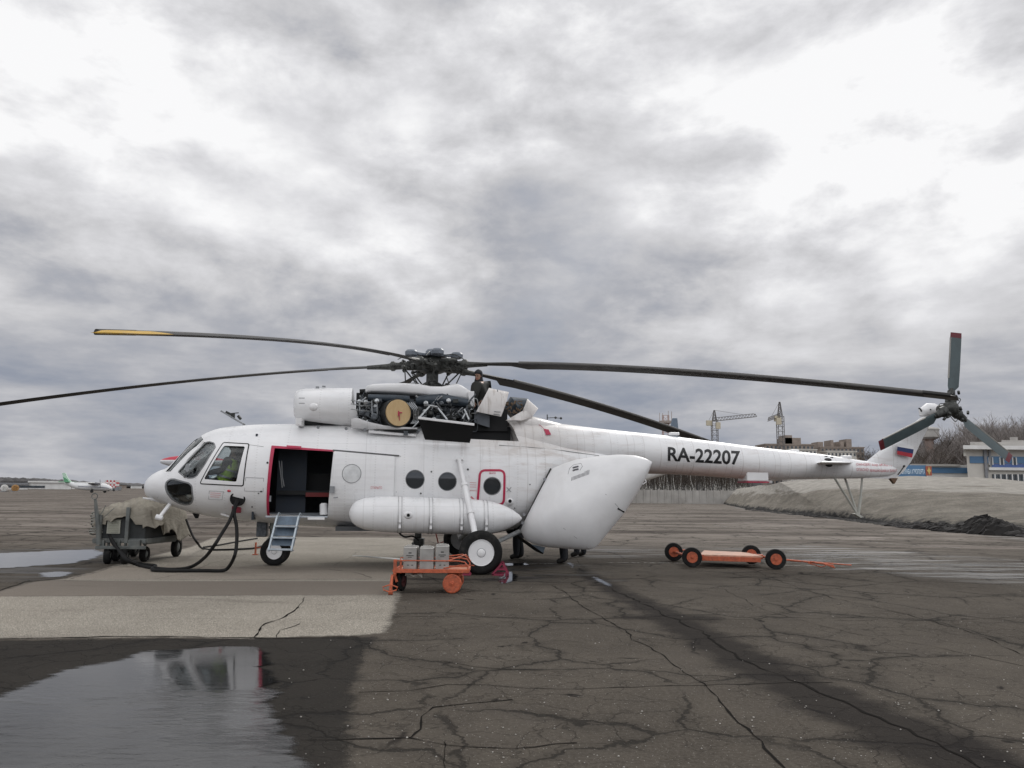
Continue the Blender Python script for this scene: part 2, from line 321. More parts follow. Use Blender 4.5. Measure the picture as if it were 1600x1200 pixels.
# damp dark ground
dn = t.m('ADD', t.attr('damp'), t.m('MULTIPLY', t.m('SUBTRACT', t.noise(P3, 5, 7, .7), .5), .35)); dampf = t.ss(dn, -.05, .08)
base = t.mix(t.m('MULTIPLY', dampf, .78), base, (.012, .0112, .0105))
wn = t.m('ADD', t.attr('wet'), t.m('MULTIPLY', t.m('SUBTRACT', streak2, .5), 2.2)); wetf = t.m('MULTIPLY', t.ss(wn, -.1, .8), t.ss(t.noise(t.scale(P3, (.20, 1.5, 1)), 1.2, 8, .7, .5), .44, .60))
base = t.mix(t.m('MULTIPLY', wetf, .6), base, (.020, .019, .019))
# concrete pad
pn = t.m('ADD', t.attr('pad'), t.m('MULTIPLY', t.m('SUBTRACT', t.noise(P3, 5, 9, .78), .5), .42)); padf = t.ss(pn, -.012, .012)
cc = t.mix(t.ss(t.noise(P3, .8, 6, .6), .3, .7), (.27, .242, .20), (.39, .355, .298))
cc = t.mix(t.ss(t.noise(P3, 60, 3, .7), .42, .60, 0., .85), cc, (.58, .54, .465)); cc = t.mix(t.ss(t.vor(P3, 70), .34, .52, 0., .72), cc, (.13, .118, .10))
cc = t.mix(t.ss(t.attr('rowc'), -.1, .3, 0., .5), cc, (.235, .20, .165)); cc = t.mix(t.ss(t.attr('rowb'), -.01, .02, 0., .85), cc, (.165, .142, .120))
cc = t.mix(t.ss(t.noise(t.scale(P3, (.3, 1.2, 1)), .9, 7, .7, .8), .55, .72, 0., .6), cc, (.125, .11, .094))
cc = t.mix(t.ss(pn, .10, .0, 0., .55), cc, (.05, .045, .04))
base = t.mix(padf, base, cc)
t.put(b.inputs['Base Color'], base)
rg = t.mix(dampf, (.93, .93, .93), (.8, .8, .8)); rg = t.mix(wetf, rg, (.55, .5, .5)); rg = t.mix(padf, rg, (.85, .85, .85)); rg = t.mix(t.m('MULTIPLY', far, t.ss(streak2, .5, .65)), rg, (.5, .5, .5))
t.put(b.inputs['Roughness'], rg); t.put(b.inputs['Specular IOR Level'], t.m('ADD', .05, t.m('MULTIPLY', wetf, .10)))
hgt = t.m('ADD', t.m('MULTIPLY', fine, .5), t.m('ADD', t.m('MULTIPLY', grit, .35), t.m('MULTIPLY', crk, -2.5)))
hgt = t.m('MULTIPLY', hgt, t.ss(wetf, 0., 1., 1., .25))
t.put(b.inputs['Normal'], t.bump(hgt, .55, .008))
ground = link('ground', gme, None, m); tag(ground, kind='structure')
# cracks and joints traced as thin strips of dark filler
CR = MB()
def crack(px, w=.02, jit=.05, z=.004, seg=.14):
    pts = [G(u, v) for u, v in px]; out = []
    for a, b_ in zip(pts, pts[1:]):
        n = max(2, min(160, int((b_ - a).length / seg)))
        out += [a.lerp(b_, k / n) for k in range(n)]
    out.append(pts[-1]); r1 = []; r2 = []; o = 0
    for i, p in enumerate(out):
        d = (out[min(i + 1, len(out) - 1)] - out[max(i - 1, 0)]).normalized(); s = Vector((-d.y, d.x, 0)); o = o * .7 + random.uniform(-1, 1) * jit * .6
        ww = w * .62 * random.uniform(.1, 1.3); r1.append(p + s * (o + ww) + Vector((0, 0, z))); r2.append(p + s * (o - ww) + Vector((0, 0, z)))
    n = len(r1); CR.add(r1 + r2, [(i, i + 1, n + i + 1, n + i) for i in range(n - 1)])
crack([(0, 932), (300, 931), (622, 930)], .016, .006); crack([(0, 966), (300, 967), (520, 968), (616, 966)], .004, .012); crack([(60, 907), (300, 906), (625, 905)], .018, .006)
crack([(-50, 938), (0, 922), (40, 909), (90, 905)], .03, .03); crack([(110, 905), (155, 893), (195, 880)], .012, .03)
crack([(395, 996), (403, 984), (412, 975), (440, 966), (463, 950), (475, 933)], .022, .03); crack([(560, 995), (430, 997), (300, 996), (180, 995), (60, 998), (-40, 1000)], .03, .03)
crack([(505, 888), (530, 892), (560, 896), (580, 903)], .012, .03); crack([(560, 862), (545, 872), (520, 884)], .008, .03)
crack([(620, 963), (800, 965), (1000, 967), (1200, 969), (1400, 970), (1480, 970), (1640, 962)], .012, .008); crack([(770, 914), (900, 914), (1050, 918), (1190, 923)], .012, .006); crack([(830, 857), (900, 872), (905, 880)], .008, .01)
crack([(860, 914), (900, 938), (925, 958), (960, 975), (990, 1000), (1050, 1035), (1110, 1075), (1160, 1130), (1235, 1205)], .016, .05)
crack([(1150, 880), (1210, 905), (1300, 935), (1420, 960), (1520, 990), (1640, 1040)], .012, .05)
crack([(1130, 920), (1200, 955), (1330, 990), (1450, 1010), (1640, 1050)], .008, .05)
crack([(960, 920), (1100, 990), (1200, 1050), (1300, 1090), (1420, 1140), (1560, 1210)], .026, .08)
crack([(470, 1157), (560, 1156), (640, 1152), (660, 1140), (655, 1120), (675, 1105), (740, 1099), (800, 1093)], .016, .03); crack([(560, 1083), (640, 1080), (700, 1071), (760, 1072), (880, 1078), (1100, 1070), (1300, 1066)], .010, .04)
crack([(640, 1152), (700, 1163), (800, 1168), (900, 1160)], .012, .04); crack([(690, 1032), (740, 1042), (800, 1046), (880, 1050)], .008, .04); crack([(700, 1205), (696, 1170), (690, 1160)], .008, .03)
crack([(0, 868), (80, 857), (160, 851), (260, 843)], .02, .03); crack([(0, 838), (60, 831), (150, 825), (220, 818)], .05, .04); crack([(0, 816), (60, 812), (100, 811), (230, 811)], .05, .06); crack([(300, 822), (420, 812), (600, 805)], .05, .05)
crack([(1000, 833), (1200, 842), (1400, 856), (1620, 866)], .03, .06); crack([(1040, 803), (1250, 820), (1450, 842), (1620, 858)], .04, .1)
crack([(120, 962), (150, 950), (200, 948)], .006, .03); crack([(463, 950), (520, 945), (560, 936)], .006, .03); crack([(240, 905), (300, 893), (330, 880), (380, 866)], .008, .04); crack([(332, 853), (480, 853), (640, 854)], .010, .01); crack([(430, 997), (440, 985), (470, 975)], .012, .04)
o = link('pavement_cracks', CR.mesh('pavement_cracks', fix=False), None, sim('crack_filler', (.013, .0118, .0105), 1., 0, .2, 6, 0, .03)); tag(o, kind='structure')
# painted lines and pale repair strips
LN = MB()
def strip(px, w, z=.0045, dash=None):
    pts = [G(u, v) for u, v in px]
    for a, b_ in zip(pts, pts[1:]):
        n = max(1, int((b_ - a).length / .6)); d = (b_ - a).normalized(); s = Vector((-d.y, d.x, 0))
        for k in range(n):
            if random.random() < .22: continue
            p, q_ = a.lerp(b_, k / n), a.lerp(b_, (k + 1) / n); ww = w * random.uniform(.6, 1.1)
            LN.add([p + s * ww, q_ + s * ww, q_ - s * ww, p - s * ww], [(0, 1, 2, 3)])
    LN.v = [(x, y, z) for x, y, _ in LN.v]
strip([(775, 881), (905, 881)], .03); strip([(905, 879), (1070, 880)], .035); strip([(1110, 882), (1320, 885)], .03)
strip([(158, 877), (330, 877), (470, 877)], .012); strip([(1108, 820), (1136, 823)], .06); strip([(1140, 824), (1290, 826)], .02); strip([(1355, 846), (1395, 850), (1500, 856)], .03); strip([(1225, 862), (1300, 864)], .03)
strip([(0, 797), (150, 793)], .05); strip([(0, 768.5), (230, 768)], .5); strip([(980, 777), (1110, 779)], .9)
m, t, b = newmat('worn_line_paint'); P3 = t.new('ShaderNodeTexCoord').outputs['Object']
t.put(b.inputs['Base Color'], (.42, .41, .38)); b.inputs['Roughness'].default_value = .8
tr = t.new('ShaderNodeBsdfTransparent'); mx = t.new('ShaderNodeMixShader'); t.put(mx.inputs[0], t.ss(t.noise(P3, 9, 6, .7), .42, .56)); t.l.new(tr.outputs[0], mx.inputs[1]); t.l.new(b.outputs[0], mx.inputs[2])
t.l.new(mx.outputs[0], m.node_tree.nodes['Material Output'].inputs[0])
o = link('road_markings', LN.mesh('road_markings', fix=False), None, m); tag(o, kind='structure')
# puddles: thin sheets of water with a ragged edge
m, t, b = newmat('puddle_water'); P3 = t.new('ShaderNodeTexCoord').outputs['Object']
t.put(b.inputs['Base Color'], (.018, .018, .018)); b.inputs['Specular IOR Level'].default_value = .26
rip = t.noise(t.scale(P3, (2.4, 6., 1)), 1.7, 5, .6, 1.4); patch = t.ss(t.noise(t.scale(P3, (.6, 1.0, 1)), .9, 4, .5, .8), .46, .66); py = t.sep(P3)[1]
near = t.ss(py, 7.8, 4.8, .14, 1.4)
t.put(b.inputs['Normal'], t.bump(t.m('MULTIPLY', rip, t.m('MULTIPLY', near, t.m('ADD', patch, .25))), .22, .03))
t.put(b.inputs['Roughness'], t.ss(t.noise(P3, 1.5, 4), .3, .7, .02, .08))
edge = t.m('ADD', t.attr('inner'), t.m('MULTIPLY', t.m('SUBTRACT', t.noise(t.scale(P3, (.42, 1.5, 1)), 2.4, 8, .7, .4), .5), t.attr('rag')))
tr = t.new('ShaderNodeBsdfTransparent'); mx = t.new('ShaderNodeMixShader'); t.put(mx.inputs[0], t.ss(edge, .0, .10)); t.l.new(tr.outputs[0], mx.inputs[1]); t.l.new(b.outputs[0], mx.inputs[2])
t.l.new(mx.outputs[0], m.node_tree.nodes['Material Output'].inputs[0]); WATER = m
mw2_ = WATER.copy(); mw2_.name = 'wet_film'
for nd in mw2_.node_tree.nodes:
    if nd.type == 'MAP_RANGE' and abs(nd.inputs[2].default_value - .10) < 1e-6 and nd.inputs[1].default_value == 0. and nd.inputs[4].default_value == 1.: nd.inputs[4].default_value = .55; nd.inputs[2].default_value = 1.2
    if nd.type == 'BSDF_PRINCIPLED':
        for lk in list(nd.inputs['Roughness'].links): mw2_.node_tree.links.remove(lk)
        nd.inputs['Roughness'].default_value = .30; nd.inputs['Specular IOR Level'].default_value = .5
t2 = NT(mw2_.node_tree)
for nd in list(mw2_.node_tree.nodes):
    if nd.type == 'MIX_SHADER':
        src = nd.inputs[0].links[0].from_socket; P4 = t2.new('ShaderNodeTexCoord').outputs['Object']; t2.l.new(t2.m('MULTIPLY', src, t2.ss(t2.noise(t2.scale(P4, (.22, 1.3, 1)), 1.6, 9, .70, .8), .50, .60, 0., .9)), nd.inputs[0])
def puddle(poly, rag=.6, st=.15, grow=.3, mt=None):
    P = np.array([(p[0], p[1]) for p in poly]); x0, y0 = P.min(0) - grow; x1, y1 = P.max(0) + grow
    ax = np.linspace(x0, x1, max(8, int((x1 - x0) / st))); ay = np.linspace(y0, y1, max(8, int((y1 - y0) / st))); X, Y = np.meshgrid(ax, ay); S = sdf(poly, X, Y)
    id_ = np.arange(X.size).reshape(X.shape); keep = (np.maximum.reduce([S[:-1, :-1], S[1:, :-1], S[:-1, 1:], S[1:, 1:]]) > -grow)
    fs = np.stack([id_[:-1, :-1], id_[:-1, 1:], id_[1:, 1:], id_[1:, :-1]], -1)[keep]; used = np.unique(fs); mp = np.full(X.size, -1); mp[used] = np.arange(len(used))
    me = bpy.data.meshes.new('puddle'); me.from_pydata(np.stack([X.ravel()[used], Y.ravel()[used], np.full(len(used), .008)], 1).tolist(), [], mp[fs].tolist())
    addattr(me, 'inner', S.ravel()[used]); addattr(me, 'rag', np.full(len(used), rag)); o = link('puddle', me, None, mt or WATER); tag(o, kind='structure')
puddle(PUD, .55); puddle(PUD2, .9, .2, .5); puddle(PUD3, .5); puddle(PUD4, 2.2, .25, 1.6, mw2_); puddle(PUD5, .35, .06, .15); puddle(PUD6, .2, .05, .1); puddle(PUD7, .2, .05, .12); puddle(PUD8, .25, .06, .12); puddle(PUD9, 2.2, .2, .8, mw2_)
# ------------------------------------------------------------------ snow and grit mound
foot = [(1100, 782), (1118, 785), (1165, 795), (1300, 808), (1400, 820), (1500, 829), (1600, 835), (1760, 846), (2000, 856)]
crest = [(1112, 776), (1130, 770), (1168, 761), (1215, 754), (1330, 748), (1430, 747), (1520, 748), (1640, 756), (1800, 752)]
FT = [G(u, v) for u, v in foot]; 
def crestp(i):
    f = FT[i]; D = f.y + [10, 14, 22, 27, 30, 31, 32, 34, 36][i]; return W(crest[i][0], crest[i][1], D)
CT = [crestp(i) for i in range(9)]
nu, nw = 260, 90; vs = []; fu = np.linspace(0, 8, nu)
for uu in fu:
    i = min(int(uu), 7); a = uu - i; f = FT[i].lerp(FT[i + 1], a); c = CT[i].lerp(CT[i + 1], a)
    for k in range(nw):
        s = k / (nw - 1) * 1.6
        if s <= 1: 
            p = f.lerp(Vector((c.x, c.y, 0)), s); prof = .35 * math.sin(s * math.pi / 2) + .65 * s ** .95
            z = c.z * prof
        else: p = Vector((c.x, c.y, 0)) + (Vector((c.x, c.y, 0)) - f) * (s - 1) * .8; z = c.z * (1 - (s - 1) / .6) ** 1.2 if s < 1.6 else -.3
        amp = min(1, s * 5) * (1 if s < 1 else .5); x_, y_ = p.x, p.y
        z += amp * (.20 * smooth_noise(x_ * .10, y_ * .09, 2) + .07 * smooth_noise(x_ * .3, y_ * .25, 5)) * (c.z / 3.)
        if s < .25: z += max(0, math.sin(min(1, s / .2) * math.pi)) * .16 * (.5 + .5 * smooth_noise(x_ * .3, y_ * .25, 9)) 
        vs.append((p.x, p.y, z - (.05 if s == 0 else 0)))
fs = [(i * nw + k, (i + 1) * nw + k, (i + 1) * nw + k + 1, i * nw + k + 1) for i in range(nu - 1) for k in range(nw - 1)]
me = bpy.data.meshes.new('mound'); me.from_pydata(vs, [], fs); me.polygons.foreach_set('use_smooth', [True] * len(fs)); me.update()
st = np.tile(np.linspace(0, 1.6, nw), nu); addattr(me, 'sl', st)
m, t, b = newmat('gritty_snow'); P3 = t.scale(t.new('ShaderNodeTexCoord').outputs['Object'], (1, 1, 3)); sl = t.attr('sl')
a = t.mix(t.ss(t.noise(P3, .5, 8, .65, .6), .3, .7), (.19, .168, .134), (.33, .298, .245)); a = t.mix(t.ss(t.noise(P3, 5, 6, .7), .45, .75, 0., .75), a, (.085, .076, .066))
up = t.m('ADD', sl, t.m('MULTIPLY', t.m('SUBTRACT', t.noise(t.scale(P3, (.10, .12, .3)), 1.5, 6, .6, .3), .5), .9)); a = t.mix(t.ss(up, .50, .66, 0., .9), a, t.mix(t.ss(t.noise(P3, 1.2, 6, .6), .3, .7), (.38, .352, .31), (.55, .52, .465)))
lowm = t.m('ADD', sl, t.m('MULTIPLY', t.m('SUBTRACT', t.noise(P3, .9, 8, .72), .5), .32)); a = t.mix(t.ss(lowm, .10, .02), a, (.013, .012, .011))
t.put(b.inputs['Base Color'], a); b.inputs['Roughness'].default_value = .95; t.put(b.inputs['Normal'], t.bump(t.noise(P3, 3.2, 10, .8), 1., .35))
tag(link('snow_mound', me, None, m), kind='structure')
# dark ploughed dirt at its foot
RB = MB(); mdirt = sim('black_dirt', (.012, .0105, .0095), .95, 0, .5, 4, .8)
def lump(c, r, h, n=11):
    s_ = random.uniform(0, 9); rr = []
    for i in range(5):
        el = i / 4 * math.pi / 2; rr.append([Vector((c.x + math.cos(a_) * r * math.cos(el) * (1 + .3 * smooth_noise(math.cos(a_) * 2, math.sin(a_) * 2 + i, s_)), c.y + math.sin(a_) * r * .8 * math.cos(el) * (1 + .3 * smooth_noise(math.sin(a_) * 2, i, s_)), -.02 + h * math.sin(el) * (1 + .25 * random.uniform(-1, 1)))) for a_ in [2 * math.pi * k / n for k in range(n)]])
    RB.rings(rr, 0, True, False)
for i in range(1200):
    u_ = random.uniform(1165, 1640); tt = (u_ - 1165) / 475; v_ = np.interp(u_, [p[0] for p in foot], [p[1] for p in foot]) + random.uniform(-2.5, 2 + 2 * tt); p = G(u_, v_); big_ = math.exp(-((u_ - 1545) / 38) ** 2) + .4 * math.exp(-((u_ - 1268) / 22) ** 2) + .35 * math.exp(-((u_ - 1462) / 30) ** 2) + (.25 if u_ > 1390 else 0)
    r_ = random.uniform(.05, .30) * (1 + 1.1 * big_); lump(p, r_ * 1.3, r_ * (.28 + .55 * big_))
o = RB.build('ploughed_dirt', mdirt); tag(o, kind='stuff')
# ------------------------------------------------------------------ background buildings
M_conc = sim('pale_concrete', (.40, .385, .36), .85, 0, .12, .6, 0, None, None, (.2, .18, .16), .5)
M_brown = sim('brown_brick', (.25, .21, .18), .9, 0, .15, .5); M_pale = sim('pale_render', (.52, .50, .455), .85, 0, .1, .3); M_glass = sim('dark_window', (.05, .06, .07), .15, 0, .3, .5)
M_blue = sim('blue_panel', (.075, .17, .30), .5, 0, .1, .3); M_deep = sim('deep_blue_panel', (.07, .12, .30), .5); M_wht = sim('white_panel', (.66, .66, .64), .6, 0, .08, .4, 0, None, None, (.4, .38, .36), .4)
M_green = sim('grey_green_render', (.20, .25, .22), .8); M_steel = sim('grey_steel', (.22, .225, .235), .55, .3); M_crane = sim('dark_crane_paint', (.15, .14, .135), .6, .2); M_cream = sim('cream_crane_cab', (.5, .45, .34), .6)
def block(name, u0, u1, vt, D, label, floors, cols, mw, depth=14., vb=None, roofs=(), mw2=None, cat='building', group=None):
    a = W(u0, vt, D); b_ = W(u1, vt, D); x0, x1, h = a.x, b_.x, a.z; root = empty(name, ((x0 + x1) / 2, D, 0), 0, label, cat, group)
    wd = x1 - x0; q = MB(); q.box((0, depth / 2, h / 2), (wd, depth, h)); q.build('wall', mw, root)
    q = MB(); q.box((0, depth / 2, h + .3), (wd + .6, depth + .6, .6))
    for f0, f1, hh in roofs: q.box((-wd / 2 + wd * (f0 + f1) / 2, depth / 2, h + .6 + hh / 2), (wd * (f1 - f0), depth * .6, hh))
    q.build('roof', mw2 or mw, root)
    for f in range(floors):
        for c in range(cols):
            q = MB(); x = -wd / 2 + wd * (c + .5) / cols; z = h * (f + .55) / floors; q.box((x, -.06, z), (wd / cols * .45, .14, h / floors * .5)); q.box((x, -.1, z - h / floors * .28), (wd / cols * .5, .3, .12), 1)
            q.build('window', [M_glass, M_wht], root)
    return root
block('apartment_block', 1196, 1272, 695, 400, 'brown and pale apartment block under a crane, left of the pair', 9, 12, M_brown, 16, roofs=((.42, .78, 3.2), (.45, .6, 4.5)), mw2=M_brown, group='apartment blocks on the skyline')
block('apartment_block', 1282, 1350, 699.5, 420, 'brown apartment block with small rooftop boxes, right of the pair, nearest the tail fin', 9, 11, M_brown, 16, roofs=((.0, .12, 2.6), (.3, .36, 3.6), (.52, .6, 3.), (.66, .78, 4.2)), mw2=M_brown, group='apartment blocks on the skyline')
block('apartment_block', 1234, 1276, 703, 385, 'low pale apartment wing with white balconies in front of the brown block', 8, 7, M_pale, 12, mw2=M_pale, group='apartment blocks on the skyline')
block('apartment_block', 1292, 1338, 706, 400, 'low pale apartment wing in front of the brown block beside the tail fin', 8, 8, M_pale, 12, mw2=M_pale, group='apartment blocks on the skyline')
# terminal building
tb = empty('terminal_building', (0, 0, 0), 0, 'pale two storey airport terminal with blue bands and flat roof behind the tail rotor', 'building')
def wallbox(q, u0, u1, v0, v1, D, dep=.2, mi=0):
    a, b_ = W(u0, v1, D), W(u1, v0, D); k = a.x / D * dep if dep > 2 else 0
    q.prism([(a.x, D, a.z), (b_.x, D, a.z), (b_.x, D, b_.z), (a.x, D, b_.z)], (k, dep, 0), mi)
D = 112; zg = W(1550, 790, D).z
q = MB(); wallbox(q, 1515, 1780, 702, 790, D, 16); q.build('wall', M_pale, tb)
q = MB(); wallbox(q, 1505, 1790, 698.5, 701.5, D - 1.5, 20); q.build('roof', M_wht, tb); q = MB(); wallbox(q, 1516, 1780, 693, 698.4, D + 1, 12); wallbox(q, 1565, 1700, 689, 692.9, D + 4, 8); wallbox(q, 1578, 1590, 683, 688.9, D + 5, 3); q.build('roof_parapet', M_conc, tb)
q = MB(); wallbox(q, 1516, 1780, 715.5, 723.5, D - .12, .1); q.build('blue_band', M_blue, tb); q = MB(); wallbox(q, 1550, 1780, 727, 732, D - .14, .1); q.build('blue_band', M_deep, tb)
q = MB(); wallbox(q, 1546, 1780, 732.5, 734.5, D - .5, .6); q.build('cornice', M_wht, tb)
for u in (1546, 1563, 1583, 1610, 1640):
    q = MB(); wallbox(q, u, u + 5, 715, 726, D - .2, .12); wallbox(q, u - .6, u, 714.5, 726.5, D - .24, .15, 1); wallbox(q, u + 5, u + 5.6, 714.5, 726.5, D - .24, .15, 1); q.build('window', [M_glass, M_wht], tb)
for k in range(14):
    u = 1552 + k * 9; q = MB(); wallbox(q, u, u + 6.6, 741, 757, D - .2, .12); wallbox(q, u + 3, u + 3.6, 741, 757, D - .26, .1, 1); q.build('window', [M_glass, M_wht], tb)
q = MB(); wallbox(q, 1540.3, 1541.5, 702, 750, D - .3, .2); wallbox(q, 1547, 1547.8, 702, 730, D - .3, .2); q.build('drainpipe', M_steel, tb)
lb = empty('terminal_wing', (0, 0, 0), 0, 'low pale airport wing with a blue band, between the billboard and the terminal', 'building')
q = MB(); wallbox(q, 1425, 1545, 727, 790, 122, 10); q.build('wall', M_wht, lb); q = MB(); wallbox(q, 1456, 1530, 731, 739, 121.8, .1); q.build('blue_band', M_blue, lb); q = MB(); wallbox(q, 1424, 1500, 725.5, 728, 121.4, 11); q.build('roof', M_conc, lb)
bb_ = empty('billboard', (0, 0, 0), 0, 'blue billboard with pale Cyrillic lettering and a red emblem panel beside the tail fin', 'billboard')
q = MB(); wallbox(q, 1400, 1447, 727, 745, 100, .3); q.build('board', M_blue, bb_); q = MB(); wallbox(q, 1447.3, 1455.5, 728.5, 743, 99.9, .3); q.build('emblem_panel', sim('red_panel', (.36, .10, .06), .6), bb_)
q = MB(); a = W(1451.4, 735.5, 99.85); q.prism([a + Vector((math.cos(k * math.pi / 4) * (.27 if k % 2 == 0 else .16), 0, math.sin(k * math.pi / 4) * (.5 if k % 2 == 0 else .22))) for k in range(8)], (0, -.06, 0)); q.build('emblem', sim('gold_emblem', (.55, .42, .14), .5), bb_)
a = W(1409, 740.5, 99.86); b2 = W(1445, 733, 99.86)
place_text('lettering', 'СЛУЖБА АЭРОПОРТА', lambda x, y: Vector((a.x + (b2.x - a.x) * x, 99.86, a.z + (b2.z - a.z) * y)), sim('pale_letters', (.6, .72, .8), .6), bb_, .02)
q = MB(); 
for u in (1404, 1425, 1444): p = W(u, 745, 100.3); q.cyl((p.x, 100.3, -.2), (p.x, 100.3, p.z + .5), .07)
q.build('post', M_steel, bb_)
q = MB(); cc_ = W(1475, 746, 92); 
for i in range(9):
    pass
q.rings([[Vector((W(1440 + 95 * s, 750, 92).x, 92 + 2.2 * math.cos(a_), (.02 + (W(1440, 745.0, 92).z - .15) * (1 if True else 0)) - .75 + (.25 + .72 * math.sin(math.pi * min(1, .08 + s * .9)) ** .6) * math.sin(a_) * .9)) for a_ in [math.pi * k / 12 for k in range(13)]] for s in [i / 16 for i in range(17)]], 0, True, True, False)
tag(q.build('snow_bank', sim('clean_snow', (.82, .82, .82), .8, 0, .05)), kind='structure')
# water tower, mast, cranes, distant aircraft fin
def lattice(q, base, top, w0, w1, n, r=.12, mi=0):
    base, top = Vector(base), Vector(top); cs = []
    for k in range(n + 1):
        c = base.lerp(top, k / n); w_ = (w0 + (w1 - w0) * k / n) / 2; cs.append([c + Vector((sx_ * w_, sy_ * w_, 0)) for sx_, sy_ in ((-1, -1), (1, -1), (1, 1), (-1, 1))])
    for k in range(n):
        for j in range(4):
            q.bar(cs[k][j], cs[k + 1][j], r * 2, r * 2, mi); q.bar(cs[k][j], cs[k + 1][(j + 1) % 4], r, r, mi, (0.3, 1, .2)); q.bar(cs[k + 1][j], cs[k + 1][(j + 1) % 4], r, r, mi)
def crane(u, vt, vb, D, ub, ue, ve, label):
    top = W(u, vt, D); hj = W(u, vb, D).z; x = top.x; root = empty('tower_crane', (x, D, 0), 0, label, 'tower crane', 'tower cranes on the skyline')
    q = MB(); lattice(q, (0, 0, 0), (0, 0, hj), 2.6, 2.6, 16, .12); q.build('mast', M_crane, root)
    q = MB(); lattice(q, (0, 0, hj), (0, 0, top.z), 1.8, .4, 4, .12); q.build('tower_head', M_crane, root)
    q = MB(); e_ = W(ue, ve, D); b0 = W(ub[0], ub[1], D); s_ = 1 if ue > u else -1
    jl = e_.x - x; n = 14; zz = lambda f: hj + (e_.z - hj) * f
    for k in range(n):
        f0, f1 = k / n, (k + 1) / n; h_ = 1.5
        q.bar((jl * f0, -.7, zz(f0)), (jl * f1, -.7, zz(f1)), .26, .26); q.bar((jl * f0, .7, zz(f0)), (jl * f1, .7, zz(f1)), .26, .26); q.bar((jl * f0, 0, zz(f0) + h_), (jl * f1, 0, zz(f1) + h_ * (1 if k < n - 1 else .3)), .26, .26)
        q.bar((jl * f0, -.7, zz(f0)), (jl * (f0 + f1) / 2, 0, zz((f0 + f1) / 2) + h_), .14, .14); q.bar((jl * (f0 + f1) / 2, 0, zz((f0 + f1) / 2) + h_), (jl * f1, -.7, zz(f1)), .14, .14)
    q.bar((0, 0, top.z), (jl * .7, 0, zz(.7) + 1.5), .12, .12); q.build('jib', M_crane, root)
    q = MB(); bl_ = b0.x - x; q.bar((0, 0, hj + .3), (bl_, 0, b0.z), 1.2, .5); q.bar((0, 0, top.z), (bl_, 0, b0.z + .3), .12, .12); q.build('counter_jib', M_crane, root)
    q = MB(); q.box((bl_ * .9, 0, b0.z - .6), (2.6, 1.4, 2.4)); q.build('counterweight', M_cream, root)
    q = MB(); q.box((s_ * 1.2, -1.6, hj - 2.2), (2., 1.6, 3.0)); q.build('cab', M_cream, root)
crane(1116, 641, 658, 380, (1107, 659), 1182, 651, 'left tower crane with its long jib pointing right above the tail boom')
crane(1218, 628, 651, 360, (1214, 652), 1200, 658, 'taller right tower crane seen end on above the apartment blocks')
q = MB(); p = W(1040, 649, 330); root = empty('radio_mast', (p.x, 330, 0), 0, 'red and white lattice mast with a platform, left of the aircraft fin above the boom', 'mast')
lattice(q, (0, 0, 0), (0, 0, p.z), 3.2, 2.2, 14, .12); q.build('lattice', sim('faded_mast_paint', (.42, .30, .27), .7), root)
q = MB(); q.lathe((0, 0, p.z - 3.5), (0, 0, 1), [(0, 1.4), (.3, 2.6), (1.2, 2.8), (1.3, 1.2)], 14); 
for k in range(7): q.cyl((math.cos(k) * 2.4, math.sin(k) * 2.4, p.z - 2.4), (math.cos(k) * 2.4, math.sin(k) * 2.4, p.z + random.uniform(-.5, 1.8)), .12, n=5)
q.build('platform', sim('faded_mast_platform', (.38, .33, .30), .7), root)
def finprism(pxs, D, th): 
    q = MB(); q.prism([W(u, v, D) for u, v in pxs], (0, th, 0)); return q
root = empty('parked_aircraft', (0, 0, 0), 0, 'blue grey aircraft whose tall fin shows above the helicopter boom', 'aircraft')
finprism([(1043, 688), (1051, 653), (1058.5, 653), (1062, 688)], 120, .5).build('tail_fin', sim('blue_grey_fin', (.13, .17, .22), .6), root, .1)
q = MB(); p = W(1052, 690, 120); q.tube([(p.x - 26, 120.3, 2.9), (p.x - 23, 120.3, 2.9), (p.x - 10, 120.3, 2.9), (p.x + 1, 120.3, 6.0), (p.x + 3, 120.3, p.z)], [.2, 1.4, 1.5, .9, .3], 16); q.build('fuselage', M_wht, root)
q = MB()
for xx in (-18, -8): q.cyl((p.x + xx, 118.7, .5), (p.x + xx, 119.1, .5), .5); q.cyl((p.x + xx, 119, .5), (p.x + xx, 119.8, 1.8), .12)
q.build('wheel', sim('far_tyre', (.03, .03, .03), .8), root)
root = empty('water_tower', (0, 0, 0), 0, 'slender brick water tower with a wider tank among the bare trees', 'water tower')
p = W(1451, 686, 190); q = MB(); q.lathe((p.x, 190, 0), (0, 0, 1), [(0, 1.1), (p.z - .5, .95), (p.z, 1.6)], 16); q.build('shaft', sim('pinkish_brick', (.27, .2, .17), .9), root)
q = MB(); q.lathe((p.x, 190, p.z), (0, 0, 1), [(0, 1.8), (.4, 2.3), (2.0, 2.3), (2.1, 2.5), (2.5, 2.3), (2.9, .4)], 16); q.build('tank', M_conc, root)
# concrete fence behind the apron
root = empty('concrete_fence', (0, 0, 0), 0, 'long pale precast concrete panel fence behind the apron under the tail boom', 'fence')
D = 128; x0, x1 = W(930, 770, D).x, W(1215, 770, D).x; n = 26; zt = W(1060, 766.5, D).z
for k in range(n):
    xa = x0 + (x1 - x0) * k / n; q = MB(); q.box((xa + (x1 - x0) / n / 2, D, zt / 2 + random.uniform(-.04, .04)), ((x1 - x0) / n - .1, .12, zt + .1)); q.build('panel', M_conc, root)
    q = MB(); q.box((xa, D - .05, zt / 2 + .05), (.18, .26, zt + .25)); q.build('post', M_conc, root)
